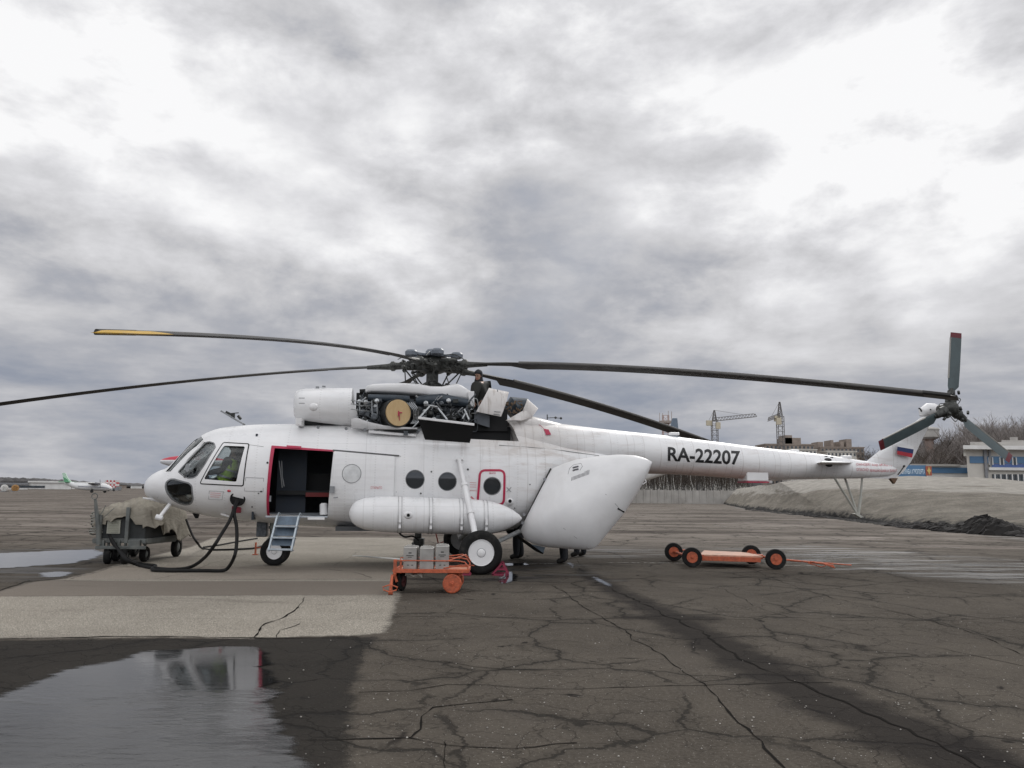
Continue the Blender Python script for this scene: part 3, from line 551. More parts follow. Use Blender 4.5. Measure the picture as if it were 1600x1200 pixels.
# ------------------------------------------------------------------ trees
def treemesh(seed, h, kind):
    rnd = random.Random(seed); tk = MB(); cr = MB()
    def branch(p, d, ln, r, lev):
        n = 4; pts = [p]; rs = [r]
        for k in range(n):
            d = (d + Vector((rnd.uniform(-.16, .16), rnd.uniform(-.16, .16), rnd.uniform(-.04, .14)))).normalized(); p = p + d * ln / n; pts.append(p); rs.append(r * (1 - .2 * (k + 1)) + .004)
        (tk if lev == 0 else cr).tube(pts, rs, 6 if lev == 0 else 3, 0, False)
        if lev < 3:
            m_ = (16 if kind == 'bare' else 12) if lev == 0 else (6 if lev == 1 else 4)
            for j in range(m_):
                t_ = rnd.uniform(.28, 1) if lev == 0 else rnd.uniform(.2, 1); i = min(int(t_ * n), n - 1); q_ = pts[i].lerp(pts[i + 1], t_ * n - i); az = rnd.uniform(0, 6.283); el = rnd.uniform(.35, 1.0) if kind == 'bare' else rnd.uniform(.6, 1.2)
                nd = (Vector((math.cos(az) * math.cos(el), math.sin(az) * math.cos(el), math.sin(el))) + (d * .45 if lev else Vector())).normalized()
                branch(q_, nd, ln * ((.48 if lev == 0 else .52) * (1.15 - .6 * t_ if lev == 0 else 1)) * rnd.uniform(.7, 1.1), max(.016, r * (.36 if lev == 0 else .5)), lev + 1)
    branch(Vector((0, 0, -.1)), Vector((0, 0, 1)), h, .017 * h if kind == 'bare' else .011 * h, 0)
    return tk.mesh('trunk', fix=False), cr.mesh('crown', fix=False)
M_bark = sim('grey_brown_bark', (.11, .09, .075), .95, 0, .3, 1.); M_twig = sim('brown_twigs', (.10, .082, .068), .95, 0, .3, .3); M_twig2 = sim('grey_twigs', (.26, .235, .22), .95, 0, .3, .3)
m, t, b = newmat('birch_bark'); P3 = t.new('ShaderNodeTexCoord').outputs['Object']; t.put(b.inputs['Base Color'], t.mix(t.ss(t.noise(t.scale(P3, (1, 1, 3)), 1.2, 4, .7), .52, .6), (.55, .54, .50), (.05, .045, .04))); b.inputs['Roughness'].default_value = .9; M_birch = m
BT = [treemesh(s, 13, 'bare') for s in (1, 2, 3)]; BB = [treemesh(s, 13, 'birch') for s in (4, 5, 6)]
def put_tree(name, proto, loc, sc, rz, ms, label, group):
    root = empty(name, loc, rz, label, 'tree', group); root.scale = sc
    for nm, me in zip(('trunk', 'crown'), proto):
        mm = me.copy() if False else me
        o = bpy.data.objects.new(nm, mm); COL.objects.link(o); o.parent = root
        if not mm.materials: mm.materials.append(ms[0])
        o.material_slots[0].link = 'OBJECT'; o.material_slots[0].material = ms[0] if nm == 'trunk' else ms[1]
rt = random.Random(11)
for k in range(190):
    u = 955 + 215 * (k + rt.uniform(0, 1)) / 190; D = rt.uniform(135, 165); p = W(u, 770, D); s = rt.uniform(.48, .60)
    put_tree('birch_tree', BB[k % 3], (p.x, D, 0), (s, s, s), rt.uniform(0, 6), (M_birch, M_twig), 'slim bare birch in the dense row behind the concrete fence', 'birches behind the fence')
for k in range(84):
    u = 1425 + 290 * (k + rt.uniform(0, 1)) / 84; D = rt.uniform(170, 215); top = np.interp(u, [1425, 1445, 1480, 1500, 1530, 1570, 1600, 1720], [712, 692, 690, 672, 668, 668, 671, 668]) + rt.uniform(-2, 9); p = W(u, top, D); s = p.z / 14.2; w_ = s * rt.uniform(.9, 1.2)
    put_tree('bare_tree', BT[k % 3], (p.x, D, 0), (w_, w_, s), rt.uniform(0, 6), (M_bark, (M_twig, M_twig2)[k % 3 == 0 or u > 1490]), 'bare leafless tree in the wood behind the terminal' if u > 1500 else 'bare leafless tree in the wood behind the blue billboard', 'bare trees behind the terminal' if u > 1500 else 'bare trees behind the billboard')
for u, top, D in ((1364, 706, 300), (1358, 710, 300)):
    p = W(u, top, D); s = p.z / 14.2; put_tree('bare_tree', BT[1], (p.x, D, 0), (s, s, s), u, (M_bark, M_twig), 'small bare tree just in front of the fin root' if u > 1360 else 'small bare tree beside the brown apartment block', None)
# far tree line on the left horizon
FR = MB()
for layer in range(3):
    n = 260; D = 1500 + layer * 350
    for k in range(n):
        u = -150 + 700 * k / n; hh = np.interp(u, [-150, 0, 90, 140, 260, 550], [754 - 13, 746, 749, 754, 756.5, 757]); p = W(u, hh + rt.uniform(-1.2, 2.0) + layer * .3, D); r_ = 9 + rt.uniform(0, 5)
        FR.ball((p.x, D + rt.uniform(-60, 60), p.z * .5), r_, 7, 0, (1.1, 1, max(.3, p.z * .52 / r_)))
for k in range(150):
    u = 940 + 240 * k / 150; D = 172 + rt.uniform(0, 10); p = W(u, 742 + rt.uniform(-3, 3), D); FR.ball((p.x, D, p.z * .5), 2.0, 7, 0, (1, 1, p.z * .27))
for k in range(160):
    u = 1420 + 300 * k / 160; D = 232 + rt.uniform(0, 14); p = W(u, np.interp(u, [1420, 1450, 1500, 1720], [712, 700, 690, 690]) + rt.uniform(-4, 4), D); FR.ball((p.x, D, p.z * .5), 3.0, 7, 0, (1, 1, p.z * .18))
o = FR.build('distant_woods', sim('distant_wood', (.095, .092, .092), .95, 0, .3, .02)); tag(o, kind='stuff')
# ------------------------------------------------------------------ far left: hangars, tanks, checkered van, airliner
root = empty('airport_shed', (0, 0, 0), 0, 'long low white airport shed on the far left horizon', 'building')
D = 430
for (u0, u1, v0, v1) in ((-60, 44, 754.5, 764), (44, 112, 752, 764), (112, 118, 753, 764)):
    q = MB(); wallbox(q, u0, u1, v0 + 1.6, v1, D, 20); q.build('wall', M_wht, root); q = MB(); wallbox(q, u0 - .5, u1 + .5, v0, v0 + 1.8, D - 1, 22); q.build('roof', M_steel if u0 < 0 else M_wht, root)
q = MB(); wallbox(q, -60, 70, 759, 761, D - .3, .2); q.build('window_band', M_glass, root)
for u, c, lab in ((7, (.62, .62, .60), 'white drum tank with a pale round end on the far left apron'), (24, (.36, .20, .07), 'rusty orange drum tank beside the white one on the far left apron')):
    root = empty('fuel_drum', (0, 0, 0), 0, lab, 'tank'); p = W(u, 764, 245); r_ = 1.0
    q = MB(); q.lathe((p.x, 245, r_ + .1), (-.55, .83, 0), [(0, .05), (0, r_ * .8), (.08, r_), (2.6, r_), (2.7, r_ * .8)], 20); q.build('drum', sim('drum_' + str(u), c, .6), root); q = MB(); q.lathe((p.x, 245, r_ + .1), (-.55, .83, 0), [(-.05, .01), (-.05, r_ * .7)], 16); q.build('end_plate', sim('drum_end_' + str(u), tuple(min(1, x * 1.25) for x in c), .6), root)
    q = MB(); q.box((p.x, 245, .1), (1.4, 2, .2)); q.build('cradle', M_steel, root)
root = empty('checkered_van', (0, 0, 0), 0, 'red and white checkered airport vehicle behind the parked airliner', 'vehicle')
a, b_ = W(163, 762, 330), W(183, 750.5, 330); nx_, nz_ = 7, 4
M_red = sim('signal_red', (.45, .05, .06), .55); q = MB()
for i in range(nx_):
    for j in range(nz_): q.box((a.x + (b_.x - a.x) * (i + .5) / nx_, 331, a.z + (b_.z - a.z) * (j + .5) / nz_), ((b_.x - a.x) / nx_, 2.2, (b_.z - a.z) / nz_), (i + j) % 2)
q.build('checkered_body', [M_red, M_wht], root); q = MB(); q.box(((a.x + b_.x) / 2, 330.5, .8), (b_.x - a.x + 2, 2.4, .9)); q.box((b_.x + .6, 330.5, 1.3), (1.4, 2.2, 1.4)); q.build('chassis', M_steel, root)
q = MB()
for fx in (.15, .4, .85): q.cyl((a.x + (b_.x - a.x) * fx, 329.2, .45), (a.x + (b_.x - a.x) * fx, 329.5, .45), .45)
q.build('wheel', sim('van_tyre', (.03, .03, .03), .8), root)
for u0, u1, v0, lab, mm in ((186, 198, 757.2, 'small brown building on the far left horizon just right of the checkered vehicle', M_brown), (204, 222, 758.2, 'long low white building on the far left horizon beside the helicopter nose', M_wht)):
    root = empty('airfield_building', (0, 0, 0), 0, lab, 'building'); D = 600; q = MB(); wallbox(q, u0, u1, v0, 763, D, 12); q.build('wall', mm, root); q = MB(); wallbox(q, u0 - .3, u1 + .3, v0 - .8, v0, D - 1, 14); q.build('roof', M_steel, root)
# small high-wing airliner
ar = empty('parked_airplane', (0, 0, 0), 0, 'small white twin propeller airplane with a green tail on the far apron', 'airplane')
D = 235
def A(u, v, d=0.): return W(u, v, D + d)
M_air = sim('airliner_white', (.74, .75, .75), .4, 0, .05, .2); M_agr = sim('airliner_green', (.10, .30, .16), .5)
prof = [(101, 753.5, .15), (104, 755.5, .5), (112, 757, .75), (122, 759, 1.05), (135, 760, 1.15), (152, 760.5, 1.15), (164, 761.3, 1.05), (170, 762.3, .75), (175, 763.2, .3)]
q = MB(); q.tube([A(u, v, 2) for u, v, r_ in prof], [r_ for *_, r_ in prof], 18); q.build('fuselage', M_air, ar)
q = MB(); q.tube([A(u, v + .5, .85) for u, v, r_ in prof[3:8]], [.07] * 5, 5); q.build('cheat_line', sim('navy_line', (.05, .06, .14), .5), ar)
q = MB(); q.prism([A(u, v, 2) for u, v in ((100, 753), (97, 739), (102, 739), (106, 747), (114, 756))], (0, .3, 0)); q.build('tail_fin', sim('pale_green_fin', (.45, .62, .50), .5), ar)
q = MB(); q.prism([A(u, v, 1.9) for u, v in ((100.5, 752), (98.5, 745), (104, 748), (110, 755), (104, 758))], (0, .5, 0)); q.build('fin_flash', M_agr, ar)
q = MB(); q.box(A(106, 753, 2), (1.6, 7, .2)); q.build('stabilizer', M_agr, ar)
q = MB(); p = A(150, 754.5, 2); q.box(p, (2.2, 20, .28)); q.build('wing', M_air, ar, .1)
for dy in (-2.6, 2.6):
    q = MB(); p = A(148, 755.8, 2 + dy); q.tube([p + Vector((-1.8, 0, .1)), p + Vector((-.6, 0, 0)), p + Vector((1.2, 0, -.1)), p + Vector((1.6, 0, -.1))], [.2, .45, .42, .2], 12); q.build('engine_nacelle', sim('dark_nacelle', (.10, .10, .11), .5) if dy < 0 else M_air, ar)
    q = MB(); p = A(156.5, 756, 2 + dy)
    for k in range(4): q.bar(p, p + Vector((0, math.cos(k * 1.571 + .2), math.sin(k * 1.571 + .2))) * 1.25, .12, .1)
    q.build('propeller', M_steel, ar)
M_ftyre = sim('airplane_tyre', (.025, .025, .025), .8)
for u, dy in ((143, -1.3), (143, 2.5), (163.5, 1.)):
    q = MB(); p = A(u, 767, 2 + dy); q.cyl((p.x, p.y, .42), (p.x, p.y + .3, .42), .42); q.cyl((p.x, p.y + .15, .4), (p.x, p.y + .15, 1.2), .1); q.build('wheel', M_ftyre, ar)
# nearer airplane hidden by the nose: only its wing tip tank shows
wp = empty('wingtip_airplane', (0, 0, 0), 0, 'parked airplane whose red and white wing tip tank shows ahead of the helicopter windscreen', 'airplane')
D = 34; a = W(250, 720.5, D); M_rw = None
m, t, b = newmat('red_white_tank'); P3 = t.new('ShaderNodeTexCoord').outputs['Object']; z_ = t.sep(P3)[2]; f1 = t.m('GREATER_THAN', z_, a.z + .05); f2 = t.m('MULTIPLY', t.m('LESS_THAN', z_, a.z + .05), t.m('GREATER_THAN', z_, a.z + .015))
c_ = t.mix(f1, (.62, .63, .65), (.48, .03, .06)); c_ = t.mix(f2, c_, (.75, .75, .75)); t.put(b.inputs['Base Color'], c_); b.inputs['Roughness'].default_value = .35
q = MB(); q.tube([(a.x + dx, D, a.z - .01) for dx in (0, .04, .15, .4, .8, 1.4, 2.0, 2.6, 3.0)], [.01, .07, .12, .19, .24, .25, .22, .13, .03], 20); o = q.build('tip_tank', m, wp); 
q = MB(); q.box((a.x + 1.6, D + 5.2, a.z + .02), (1.7, 10, .18)); q.build('wing', M_air, wp, .05)
q = MB(); q.tube([(a.x - 4.2, D + 10.5, a.z - .9), (a.x - 3.4, D + 10.5, a.z - .8), (a.x - 1.6, D + 10.5, a.z - .75), (a.x + 3, D + 10.5, a.z - .75), (a.x + 8.5, D + 10.5, a.z - .1)][2:], [.3, .85, .25], 16); q.build('fuselage', M_air, wp)
q = MB(); 
for dx, dy in ((.6, 9.2), (3.2, 9.2)): q.cyl((a.x + dx, D + dy, .35), (a.x + dx, D + dy + .25, .35), .35); q.cyl((a.x + dx, D + dy + .1, .35), (a.x + dx, D + 10.1, a.z - 1.), .08)
q.build('wheel', M_ftyre, wp)
# ------------------------------------------------------------------ helicopter
m, t, b = newmat('helicopter_white'); P3 = t.new('ShaderNodeTexCoord').outputs['Object']; px, py, pz = t.sep(P3)[:3]
n = t.noise(P3, 1.6, 6, .6); n2 = t.noise(t.scale(P3, (.6, 1, 3.)), 2.5, 6, .65, .4)
c_ = t.mix(t.ss(n, .3, .7), (.76, .765, .77), (.82, .82, .82))
aft = t.ss(px, .8, 2.2)                                             # grubby ring joints and oil film aft of the engines
ring = t.m('ABSOLUTE', t.m('SUBTRACT', t.m('FRACT', t.m('DIVIDE', px, .41)), .5)); ringf = t.ss(ring, .465, .495)
fr = t.m('ABSOLUTE', t.m('SUBTRACT', t.m('FRACT', t.m('DIVIDE', t.m('ADD', px, .2), 1.22)), .5)); frf = t.ss(fr, .491, .498)
c_ = t.mix(t.m('MULTIPLY', ringf, t.m('MULTIPLY', aft, t.ss(t.noise(P3, 3, 4), .3, .7, .10, .42))), c_, (.30, .26, .23)); c_ = t.mix(t.m('MULTIPLY', frf, t.m('MULTIPLY', t.ss(px, -2.6, -2.4), .28)), c_, (.32, .31, .30))
hz = t.m('MINIMUM', t.m('ABSOLUTE', t.m('SUBTRACT', pz, 1.32)), t.m('ABSOLUTE', t.m('SUBTRACT', pz, 2.62))); c_ = t.mix(t.m('MULTIPLY', t.ss(hz, .010, .003), t.m('MULTIPLY', t.ss(px, -3.2, -3.0), t.ss(px, 2.6, 2.4, 0., .18))), c_, (.35, .34, .33))
c_ = t.mix(t.m('MULTIPLY', t.ss(n2, .48, .72), t.m('ADD', .10, t.m('MULTIPLY', aft, .25))), c_, (.44, .37, .33))
soot = t.m('MULTIPLY', t.m('MULTIPLY', t.ss(px, .4, 1.2), t.ss(px, 4.2, 2.2)), t.ss(t.m('ADD', pz, t.m('MULTIPLY', t.m('SUBTRACT', n2, .5), 1.2)), 2.2, 2.75)); c_ = t.mix(t.m('MULTIPLY', soot, .42), c_, (.42, .36, .31))
belly = t.m('MULTIPLY', t.ss(px, 4.2, 5.2), t.ss(t.m('ADD', pz, t.m('MULTIPLY', t.m('SUBTRACT', n2, .5), .3)), 2.32, 2.1)); c_ = t.mix(t.m('MULTIPLY', belly, t.ss(px, 8.6, 7.6, 0., .45)), c_, (.36, .21, .17))
vst = t.noise(t.scale(P3, (4., 1, .35)), 1.6, 5, .6); c_ = t.mix(t.m('MULTIPLY', t.ss(vst, .55, .75), t.ss(pz, 3.2, 1.6, .0, .22)), c_, (.45, .42, .39))
oilr = t.m('MULTIPLY', t.m('MULTIPLY', t.ss(px, -.6, .3), t.ss(px, 2.6, 1.6)), t.m('MULTIPLY', t.ss(t.noise(t.scale(P3, (5., 1, .3)), 2.2, 5, .6), .50, .68), t.ss(pz, 2.2, 2.95))); c_ = t.mix(t.m('MULTIPLY', oilr, .55), c_, (.30, .25, .21))
rv = t.m('MULTIPLY', t.ss(t.m('ABSOLUTE', t.m('SUBTRACT', t.m('FRACT', t.m('DIVIDE', px, .61)), .5)), .470, .478), t.m('LESS_THAN', t.m('FRACT', t.m('MULTIPLY', pz, 18.)), .35)); c_ = t.mix(t.m('MULTIPLY', rv, .22), c_, (.35, .34, .33))
spk = t.m('MULTIPLY', t.m('LESS_THAN', t.vor(P3, 34), .10), t.ss(t.noise(P3, 9, 2), .6, .68)); c_ = t.mix(t.m('MULTIPLY', spk, .5), c_, (.25, .22, .2))
t.put(b.inputs['Base Color'], c_); t.put(b.inputs['Roughness'], t.ss(n, .3, .7, .26, .40)); b.inputs['Specular IOR Level'].default_value = .5
t.put(b.inputs['Normal'], t.bump(t.m('ADD', t.noise(P3, 1.3, 3), t.m('MULTIPLY', ringf, -.06)), .30, .06)); M_heli = m
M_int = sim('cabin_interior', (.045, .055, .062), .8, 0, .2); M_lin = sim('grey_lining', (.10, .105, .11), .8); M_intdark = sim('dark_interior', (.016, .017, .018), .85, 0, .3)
M_red_ = sim('red_trim', (.42, .018, .065), .45, 0, .1); M_white2 = sim('white_enamel', (.78, .78, .78), .35, 0, .05, 2); M_black = sim('black_rubber', (.012, .012, .012), .7, 0, .2, 6, 0, .2); M_gk = sim('grey_metal', (.26, .27, .28), .45, .5, .15); M_dgrey = sim('dark_oily_metal', (.045, .047, .045), .5, .5, .35, 20)
m, t, b = newmat('window_glass'); b.inputs['Base Color'].default_value = (.55, .60, .62, 1); b.inputs['Roughness'].default_value = .03
gl = t.new('ShaderNodeBsdfTransparent'); gl.inputs[0].default_value = (.80, .83, .83, 1); gs = t.new('ShaderNodeBsdfGlossy'); gs.inputs['Roughness'].default_value = .03; fz = t.new('ShaderNodeFresnel'); fz.inputs[0].default_value = 1.5
mx = t.new('ShaderNodeMixShader'); t.l.new(t.m('MULTIPLY', fz.outputs[0], .8), mx.inputs[0]); t.l.new(gl.outputs[0], mx.inputs[1]); t.l.new(gs.outputs[0], mx.inputs[2]); t.l.new(mx.outputs[0], m.node_tree.nodes['Material Output'].inputs[0]); M_gls = m
m2_, t2_, b2_ = newmat('porthole_glass'); b2_.inputs['Base Color'].default_value = (.03, .034, .038, 1); b2_.inputs['Roughness'].default_value = .06; b2_.inputs['Specular IOR Level'].default_value = .9; M_port = m2_
ST = [(-6.13, 1.60, 1.72, .09, 1.66), (-6.09, 1.50, 1.81, .22, 1.66), (-6.0, 1.42, 1.91, .38, 1.66), (-5.84, 1.36, 2.01, .55, 1.67), (-5.66, 1.30, 2.085, .68, 1.68), (-5.60, 1.28, 2.13, .72, 1.69), (-5.36, 1.20, 2.41, .83, 1.72), (-5.12, 1.12, 2.69, .92, 1.75), (-5.04, 1.10, 2.76, .95, 1.77), (-4.88, 1.07, 2.86, 1.00, 1.8),
      (-4.62, 1.02, 2.96, 1.09, 1.84), (-4.3, .98, 3.01, 1.16, 1.88), (-3.8, .94, 3.06, 1.22, 1.9), (-3.05, .87, 3.09, 1.25, 1.92), (-2.1, .81, 3.12, 1.25, 1.93), (-1, .77, 3.14, 1.25, 1.93), (.5, .76, 3.14, 1.25, 1.93), (1.9, .80, 3.14, 1.24, 1.93),
      (2.5, 1.05, 2.96, 1.17, 2.0), (3.1, 1.5, 2.78, 1.0, 2.1), (3.7, 1.9, 2.66, .78, 2.28), (4.2, 2.14, 2.58, .55, 2.36), (4.6, 2.28, 2.52, .3, 2.4), (4.75, 2.36, 2.46, .1, 2.41)]
STX = [s[0] for s in ST]
def section(x, d=0., n=72):
    zb, zt, w_, zc_ = (float(pchip(STX, [s[i] for s in ST], x)) for i in (1, 2, 3, 4)); zb += d; zt -= d; w_ = max(.02, w_ - d); out = []
    for k in range(n):
        a_ = 2 * math.pi * k / n; c, s = math.cos(a_), math.sin(a_); e_ = 2 / (2.35 if s < 0 else 2.2)
        out.append(Vector((x, w_ * math.copysign(abs(c) ** e_, c), zc_ + ((zt - zc_) if s > 0 else (zc_ - zb)) * math.copysign(abs(s) ** e_, s))))
    return out
def hullmesh(d=0., mi=0):
    xs_ = list(np.linspace(-6.12 + max(0, d) * 1.2, -4.2, 42)) + list(np.linspace(-4.15, 4.7 - max(0, d), 74)); q = MB(); rr = [section(x, d) for x in xs_]
    cen = Vector((xs_[0] - .02, 0, 1.66)); r0 = [p.lerp(cen, .75) for p in rr[0]]
    q.rings([r0] + rr, mi); return q.mesh('hull')
def xyprism(poly, y0=-3., y1=3., mi=0, n=1):
    """poly: (x, z) list or 3-D points -> extruded along y"""
    q = MB(); q.prism([(p[0], y0, p[-1] if len(p) == 3 else p[1]) for p in poly], (0, y1 - y0, 0), mi); me = q.mesh('cutter'); return me
def LP(px, off): return [(lambda p: (p.x, p.z))(L(u, v, off)) for u, v in px]
def smoothpoly(poly, r=.06, n=5):
    out = []; P = [Vector((p[0], p[1])) for p in poly]
    for i, p in enumerate(P):
        a, c = P[i - 1], P[(i + 1) % len(P)]; ra = min(r, (a - p).length * .45); rc = min(r, (c - p).length * .45); s, e_ = p + (a - p).normalized() * ra, p + (c - p).normalized() * rc
        for k in range(n + 1): tt = k / n; out.append(tuple(s * (1 - tt) ** 2 + p * 2 * tt * (1 - tt) + e_ * tt * tt))
    return out
def circ(u, v, r_px, off, n=28): c = L(u, v, off); rr = r_px / 70.; return [(c.x + rr * math.cos(2 * math.pi * k / n), c.z + rr * math.sin(2 * math.pi * k / n)) for k in range(n)]
def grow(poly, d):
    c = sum((Vector((p[0], p[1])) for p in poly), Vector((0, 0))) / len(poly); out = []; N = len(poly); P = [Vector((p[0], p[1])) for p in poly]
    area = sum(P[i].x * P[(i + 1) % N].y - P[(i + 1) % N].x * P[i].y for i in range(N)); sg = 1 if area > 0 else -1
    for i in range(N):
        a, p, e_ = P[i - 1], P[i], P[(i + 1) % N]; d1 = (p - a); d2 = (e_ - p)
        d1 = d1.normalized() if d1.length > 1e-7 else d2.normalized(); d2 = d2.normalized() if d2.length > 1e-7 else d1
        n_ = Vector((d1.y + d2.y, -(d1.x + d2.x))); n_ = n_.normalized() if n_.length > 1e-7 else Vector((d1.y, -d1.x)); out.append(tuple(p + n_ * d * sg / max(.5, n_.dot(Vector((d1.y, -d1.x))))))
    return out
hull0 = hullmesh(0.)
def shell(d0, d1, mi=0): return boolean(hullmesh(d0, mi), hullmesh(d1, mi), 'DIFFERENCE')
HB = {}
def fix_normals(me, ref=None, tol=.012):
    """take shading normals from the smooth loft so that cut-outs leave no creases"""
    if ref is None:
        if 'n' not in HB:
            r_ = hull0; r_.polygons.foreach_set('use_smooth', [True] * len(r_.polygons)); r_.update(); HB['n'] = ([v.co.copy() for v in r_.vertices], [tuple(p.vertices) for p in r_.polygons], [v.normal.copy() for v in r_.vertices])
            HB['t'] = BVHTree.FromPolygons(HB['n'][0], HB['n'][1])
        V, Pf, N = HB['n']; T = HB['t']
    me.polygons.foreach_set('use_smooth', [True] * len(me.polygons)); me.update(); out = [None] * len(me.loops)
    for p in me.polygons:
        fn = p.normal
        for li in p.loop_indices:
            co_ = me.vertices[me.loops[li].vertex_index].co; loc, nn, idx, dist = T.find_nearest(co_); nm = fn
            if dist is not None and dist < tol:
                vs_ = [V[i] for i in Pf[idx]]; w_ = poly_3d_calc(vs_, loc); s_ = sum((N[i] * wi for i, wi in zip(Pf[idx], w_)), Vector()).normalized()
                if s_.dot(fn) > .8: nm = s_
                elif -s_.dot(fn) > .8: nm = -s_
            out[li] = tuple(nm)
    me.normals_split_custom_set(out)
heli = empty('helicopter', (HX, HY, 0), PSI, 'large white transport helicopter with drooping rotor blades and an open cabin door', 'helicopter')
# openings
P_door = smoothpoly(LP([(425, 698), (521, 705), (511, 808), (416, 804)], -1.2), .05)
P_cock = smoothpoly(LP([(349, 696), (383, 697.5), (371, 753), (318.5, 748.5)], -1.08), .04)
P_side = smoothpoly(LP([(320, 691.5), (326, 690.5), (334, 693), (337, 699), (322.5, 725), (310, 742.5), (304, 746), (296, 746.5), (290, 744.5), (279, 737)], -.86), .02)
P_chin = smoothpoly(LP([(259, 760), (260, 754), (266, 750), (273, 749.7), (285, 753), (297.5, 756), (302, 760), (302.5, 779), (300, 784), (296, 787), (287.5, 787.8), (277.5, 785.5), (267.5, 779), (261, 769)], -.78), .03)
P_front = LP([(262, 736), (309, 679), (316, 686.5), (275, 736.5)], -.5)
P_front = [(-5.66, 2.0), (-5.03, 2.68), (-4.6, 2.68), (-4.6, 2.45), (-5.5, 1.9)]
P_w1, P_w2 = circ(648.5, 749, 13.4, -1.24), circ(699, 752.3, 13.2, -1.24); P_w3 = circ(769, 759.5, 12.8, -1.24)
P_hatch = smoothpoly(LP([(750, 735), (788, 735), (787.5, 789), (746.5, 787)], -1.24), .12)
P_ramp = [(1.96, -1), (1.96, .86), (2.70, 2.17), (3.1, 2.32), (4.3, 2.30), (4.3, -1)]
P_bay = LP([(733, 634), (788, 640), (797, 652), (804, 668), (810, 690), (733, 686)], -.9)
P_top = [(-2.6, 3.04), (.8, 3.04), (.8, 4), (-2.6, 4)]
body = shell(0, .05)
for poly, y0, y1 in ((P_door, -2, -.3), (P_cock, -2, 2), (P_side, -2, 2), (P_chin, -2, 2), (P_w1, -2, -.5), (P_w2, -2, -.5), (P_w3, -2, -.5), (P_ramp, -2, 2), (P_bay, -2, -.3)):
    body = boolean(body, xyprism(poly, y0, y1), 'DIFFERENCE')
P_fr = LP([(258, 737), (306, 676), (318, 687), (273.5, 737)], -.62)
q = MB(); q.prism([(x, -.72, z) for x, z in P_fr], (0, .69, 0)); F1 = q.mesh('fc'); q = MB(); q.prism([(x, .03, z) for x, z in P_fr], (0, .69, 0)); F2 = q.mesh('fc'); FC = [F1, F2]
for c in FC: body = boolean(body, c, 'DIFFERENCE')
fix_normals(body); fo = link('fuselage', body, heli, [M_heli])
# inner faces dark: separate lining just inside the skin
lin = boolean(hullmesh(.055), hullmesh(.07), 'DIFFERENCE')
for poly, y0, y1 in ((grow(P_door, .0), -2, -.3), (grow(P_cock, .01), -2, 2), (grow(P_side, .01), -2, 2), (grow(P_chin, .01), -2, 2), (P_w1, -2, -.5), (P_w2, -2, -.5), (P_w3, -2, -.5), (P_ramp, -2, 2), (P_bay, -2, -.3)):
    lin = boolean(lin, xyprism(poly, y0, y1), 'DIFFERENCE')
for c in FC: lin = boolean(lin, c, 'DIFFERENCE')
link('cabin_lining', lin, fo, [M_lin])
def piece(name, poly, d0, d1, mats, parent, y0=-2, y1=-.2, hole=None, fixn=True):
    me = boolean(shell(d0, d1), xyprism(poly, y0, y1), 'INTERSECT')
    if hole: me = boolean(me, xyprism(hole, y0 - 1, y1 + 1), 'DIFFERENCE')
    if fixn: fix_normals(me, tol=.04)
    return link(name, me, parent, mats)
rimg = sim('grey_window_seal', (.20, .205, .21), .5)
piece('window_pane', grow(P_cock, .005), .018, .026, [M_gls], fo); piece('window_pane', grow(P_cock, .005), .018, .026, [M_gls], fo, .2, 2)
P_cf = smoothpoly(LP([(347, 691.5), (387.5, 694), (380.5, 758.5), (312.5, 755)], -1.1), .03)
piece('window_frame', P_cf, -.016, -.002, [M_white2], fo, hole=P_cock); piece('window_seal', grow(P_cf, .022), -.006, -.001, [M_black], fo, hole=grow(P_cf, .002))
for y0, y1 in ((-2, -.2), (.2, 2)):
    piece('window_pane', grow(P_side, .005), .018, .026, [M_gls], fo, y0, y1); piece('chin_window', grow(P_chin, .005), .018, .026, [M_gls], fo, y0, y1)
piece('window_seal', grow(P_side, .022), -.004, .004, [rimg], fo, hole=P_side); piece('window_seal', grow(P_chin, .03), -.004, .004, [rimg], fo, hole=P_chin)
for c in FC:
    me = boolean(shell(.018, .026), c, 'INTERSECT'); fix_normals(me, tol=.04); link('windscreen_pane', me, fo, [M_gls])
for p_ in (P_w1, P_w2):
    piece('porthole', grow(p_, .004), .02, .028, [M_port], fo); piece('porthole_seal', grow(p_, .012), -.004, .004, [rimg], fo, hole=p_)
# cabin door frame in red, sliding door pushed aft
piece('door_frame', smoothpoly(LP([(423, 695.5), (525, 703), (525, 705.6), (428.2, 699.8), (418, 797), (417.5, 808), (413.5, 806)], -1.22), .012), -.014, -.002, [M_red_], fo)
piece('door_track', LP([(447, 695.3), (470, 696.8), (470, 700.5), (447, 699)], -1.22), -.03, -.003, [M_red_], fo); piece('door_track', LP([(520, 702), (624, 711), (624, 713), (520, 704.5)], -1.22), -.022, -.003, [sim('dark_slot', (.09, .09, .09), .6)], fo)
P_sd = smoothpoly(LP([(521.5, 704.5), (617, 713), (613, 826), (510, 812)], -1.27), .03)
sdr = piece('sliding_door', P_sd, -.045, -.012, [M_heli], fo)
pw_ = circ(549.5, 740, 14, -1.29); piece('porthole_seal', pw_, -.051, -.043, [rimg], sdr, hole=grow(pw_, -.012)); piece('porthole', grow(pw_, -.013), -.049, -.044, [sim('clear_pane_over_white', (.66, .67, .67), .12)], sdr)
hq = MB(); a = L(521, 778, -1.31); hq.bar(a, L(528, 777, -1.31), .03, .02); hq.box(L(519, 765, -1.31), (.10, .02, .14)); hq.build('handle', M_gk, sdr)
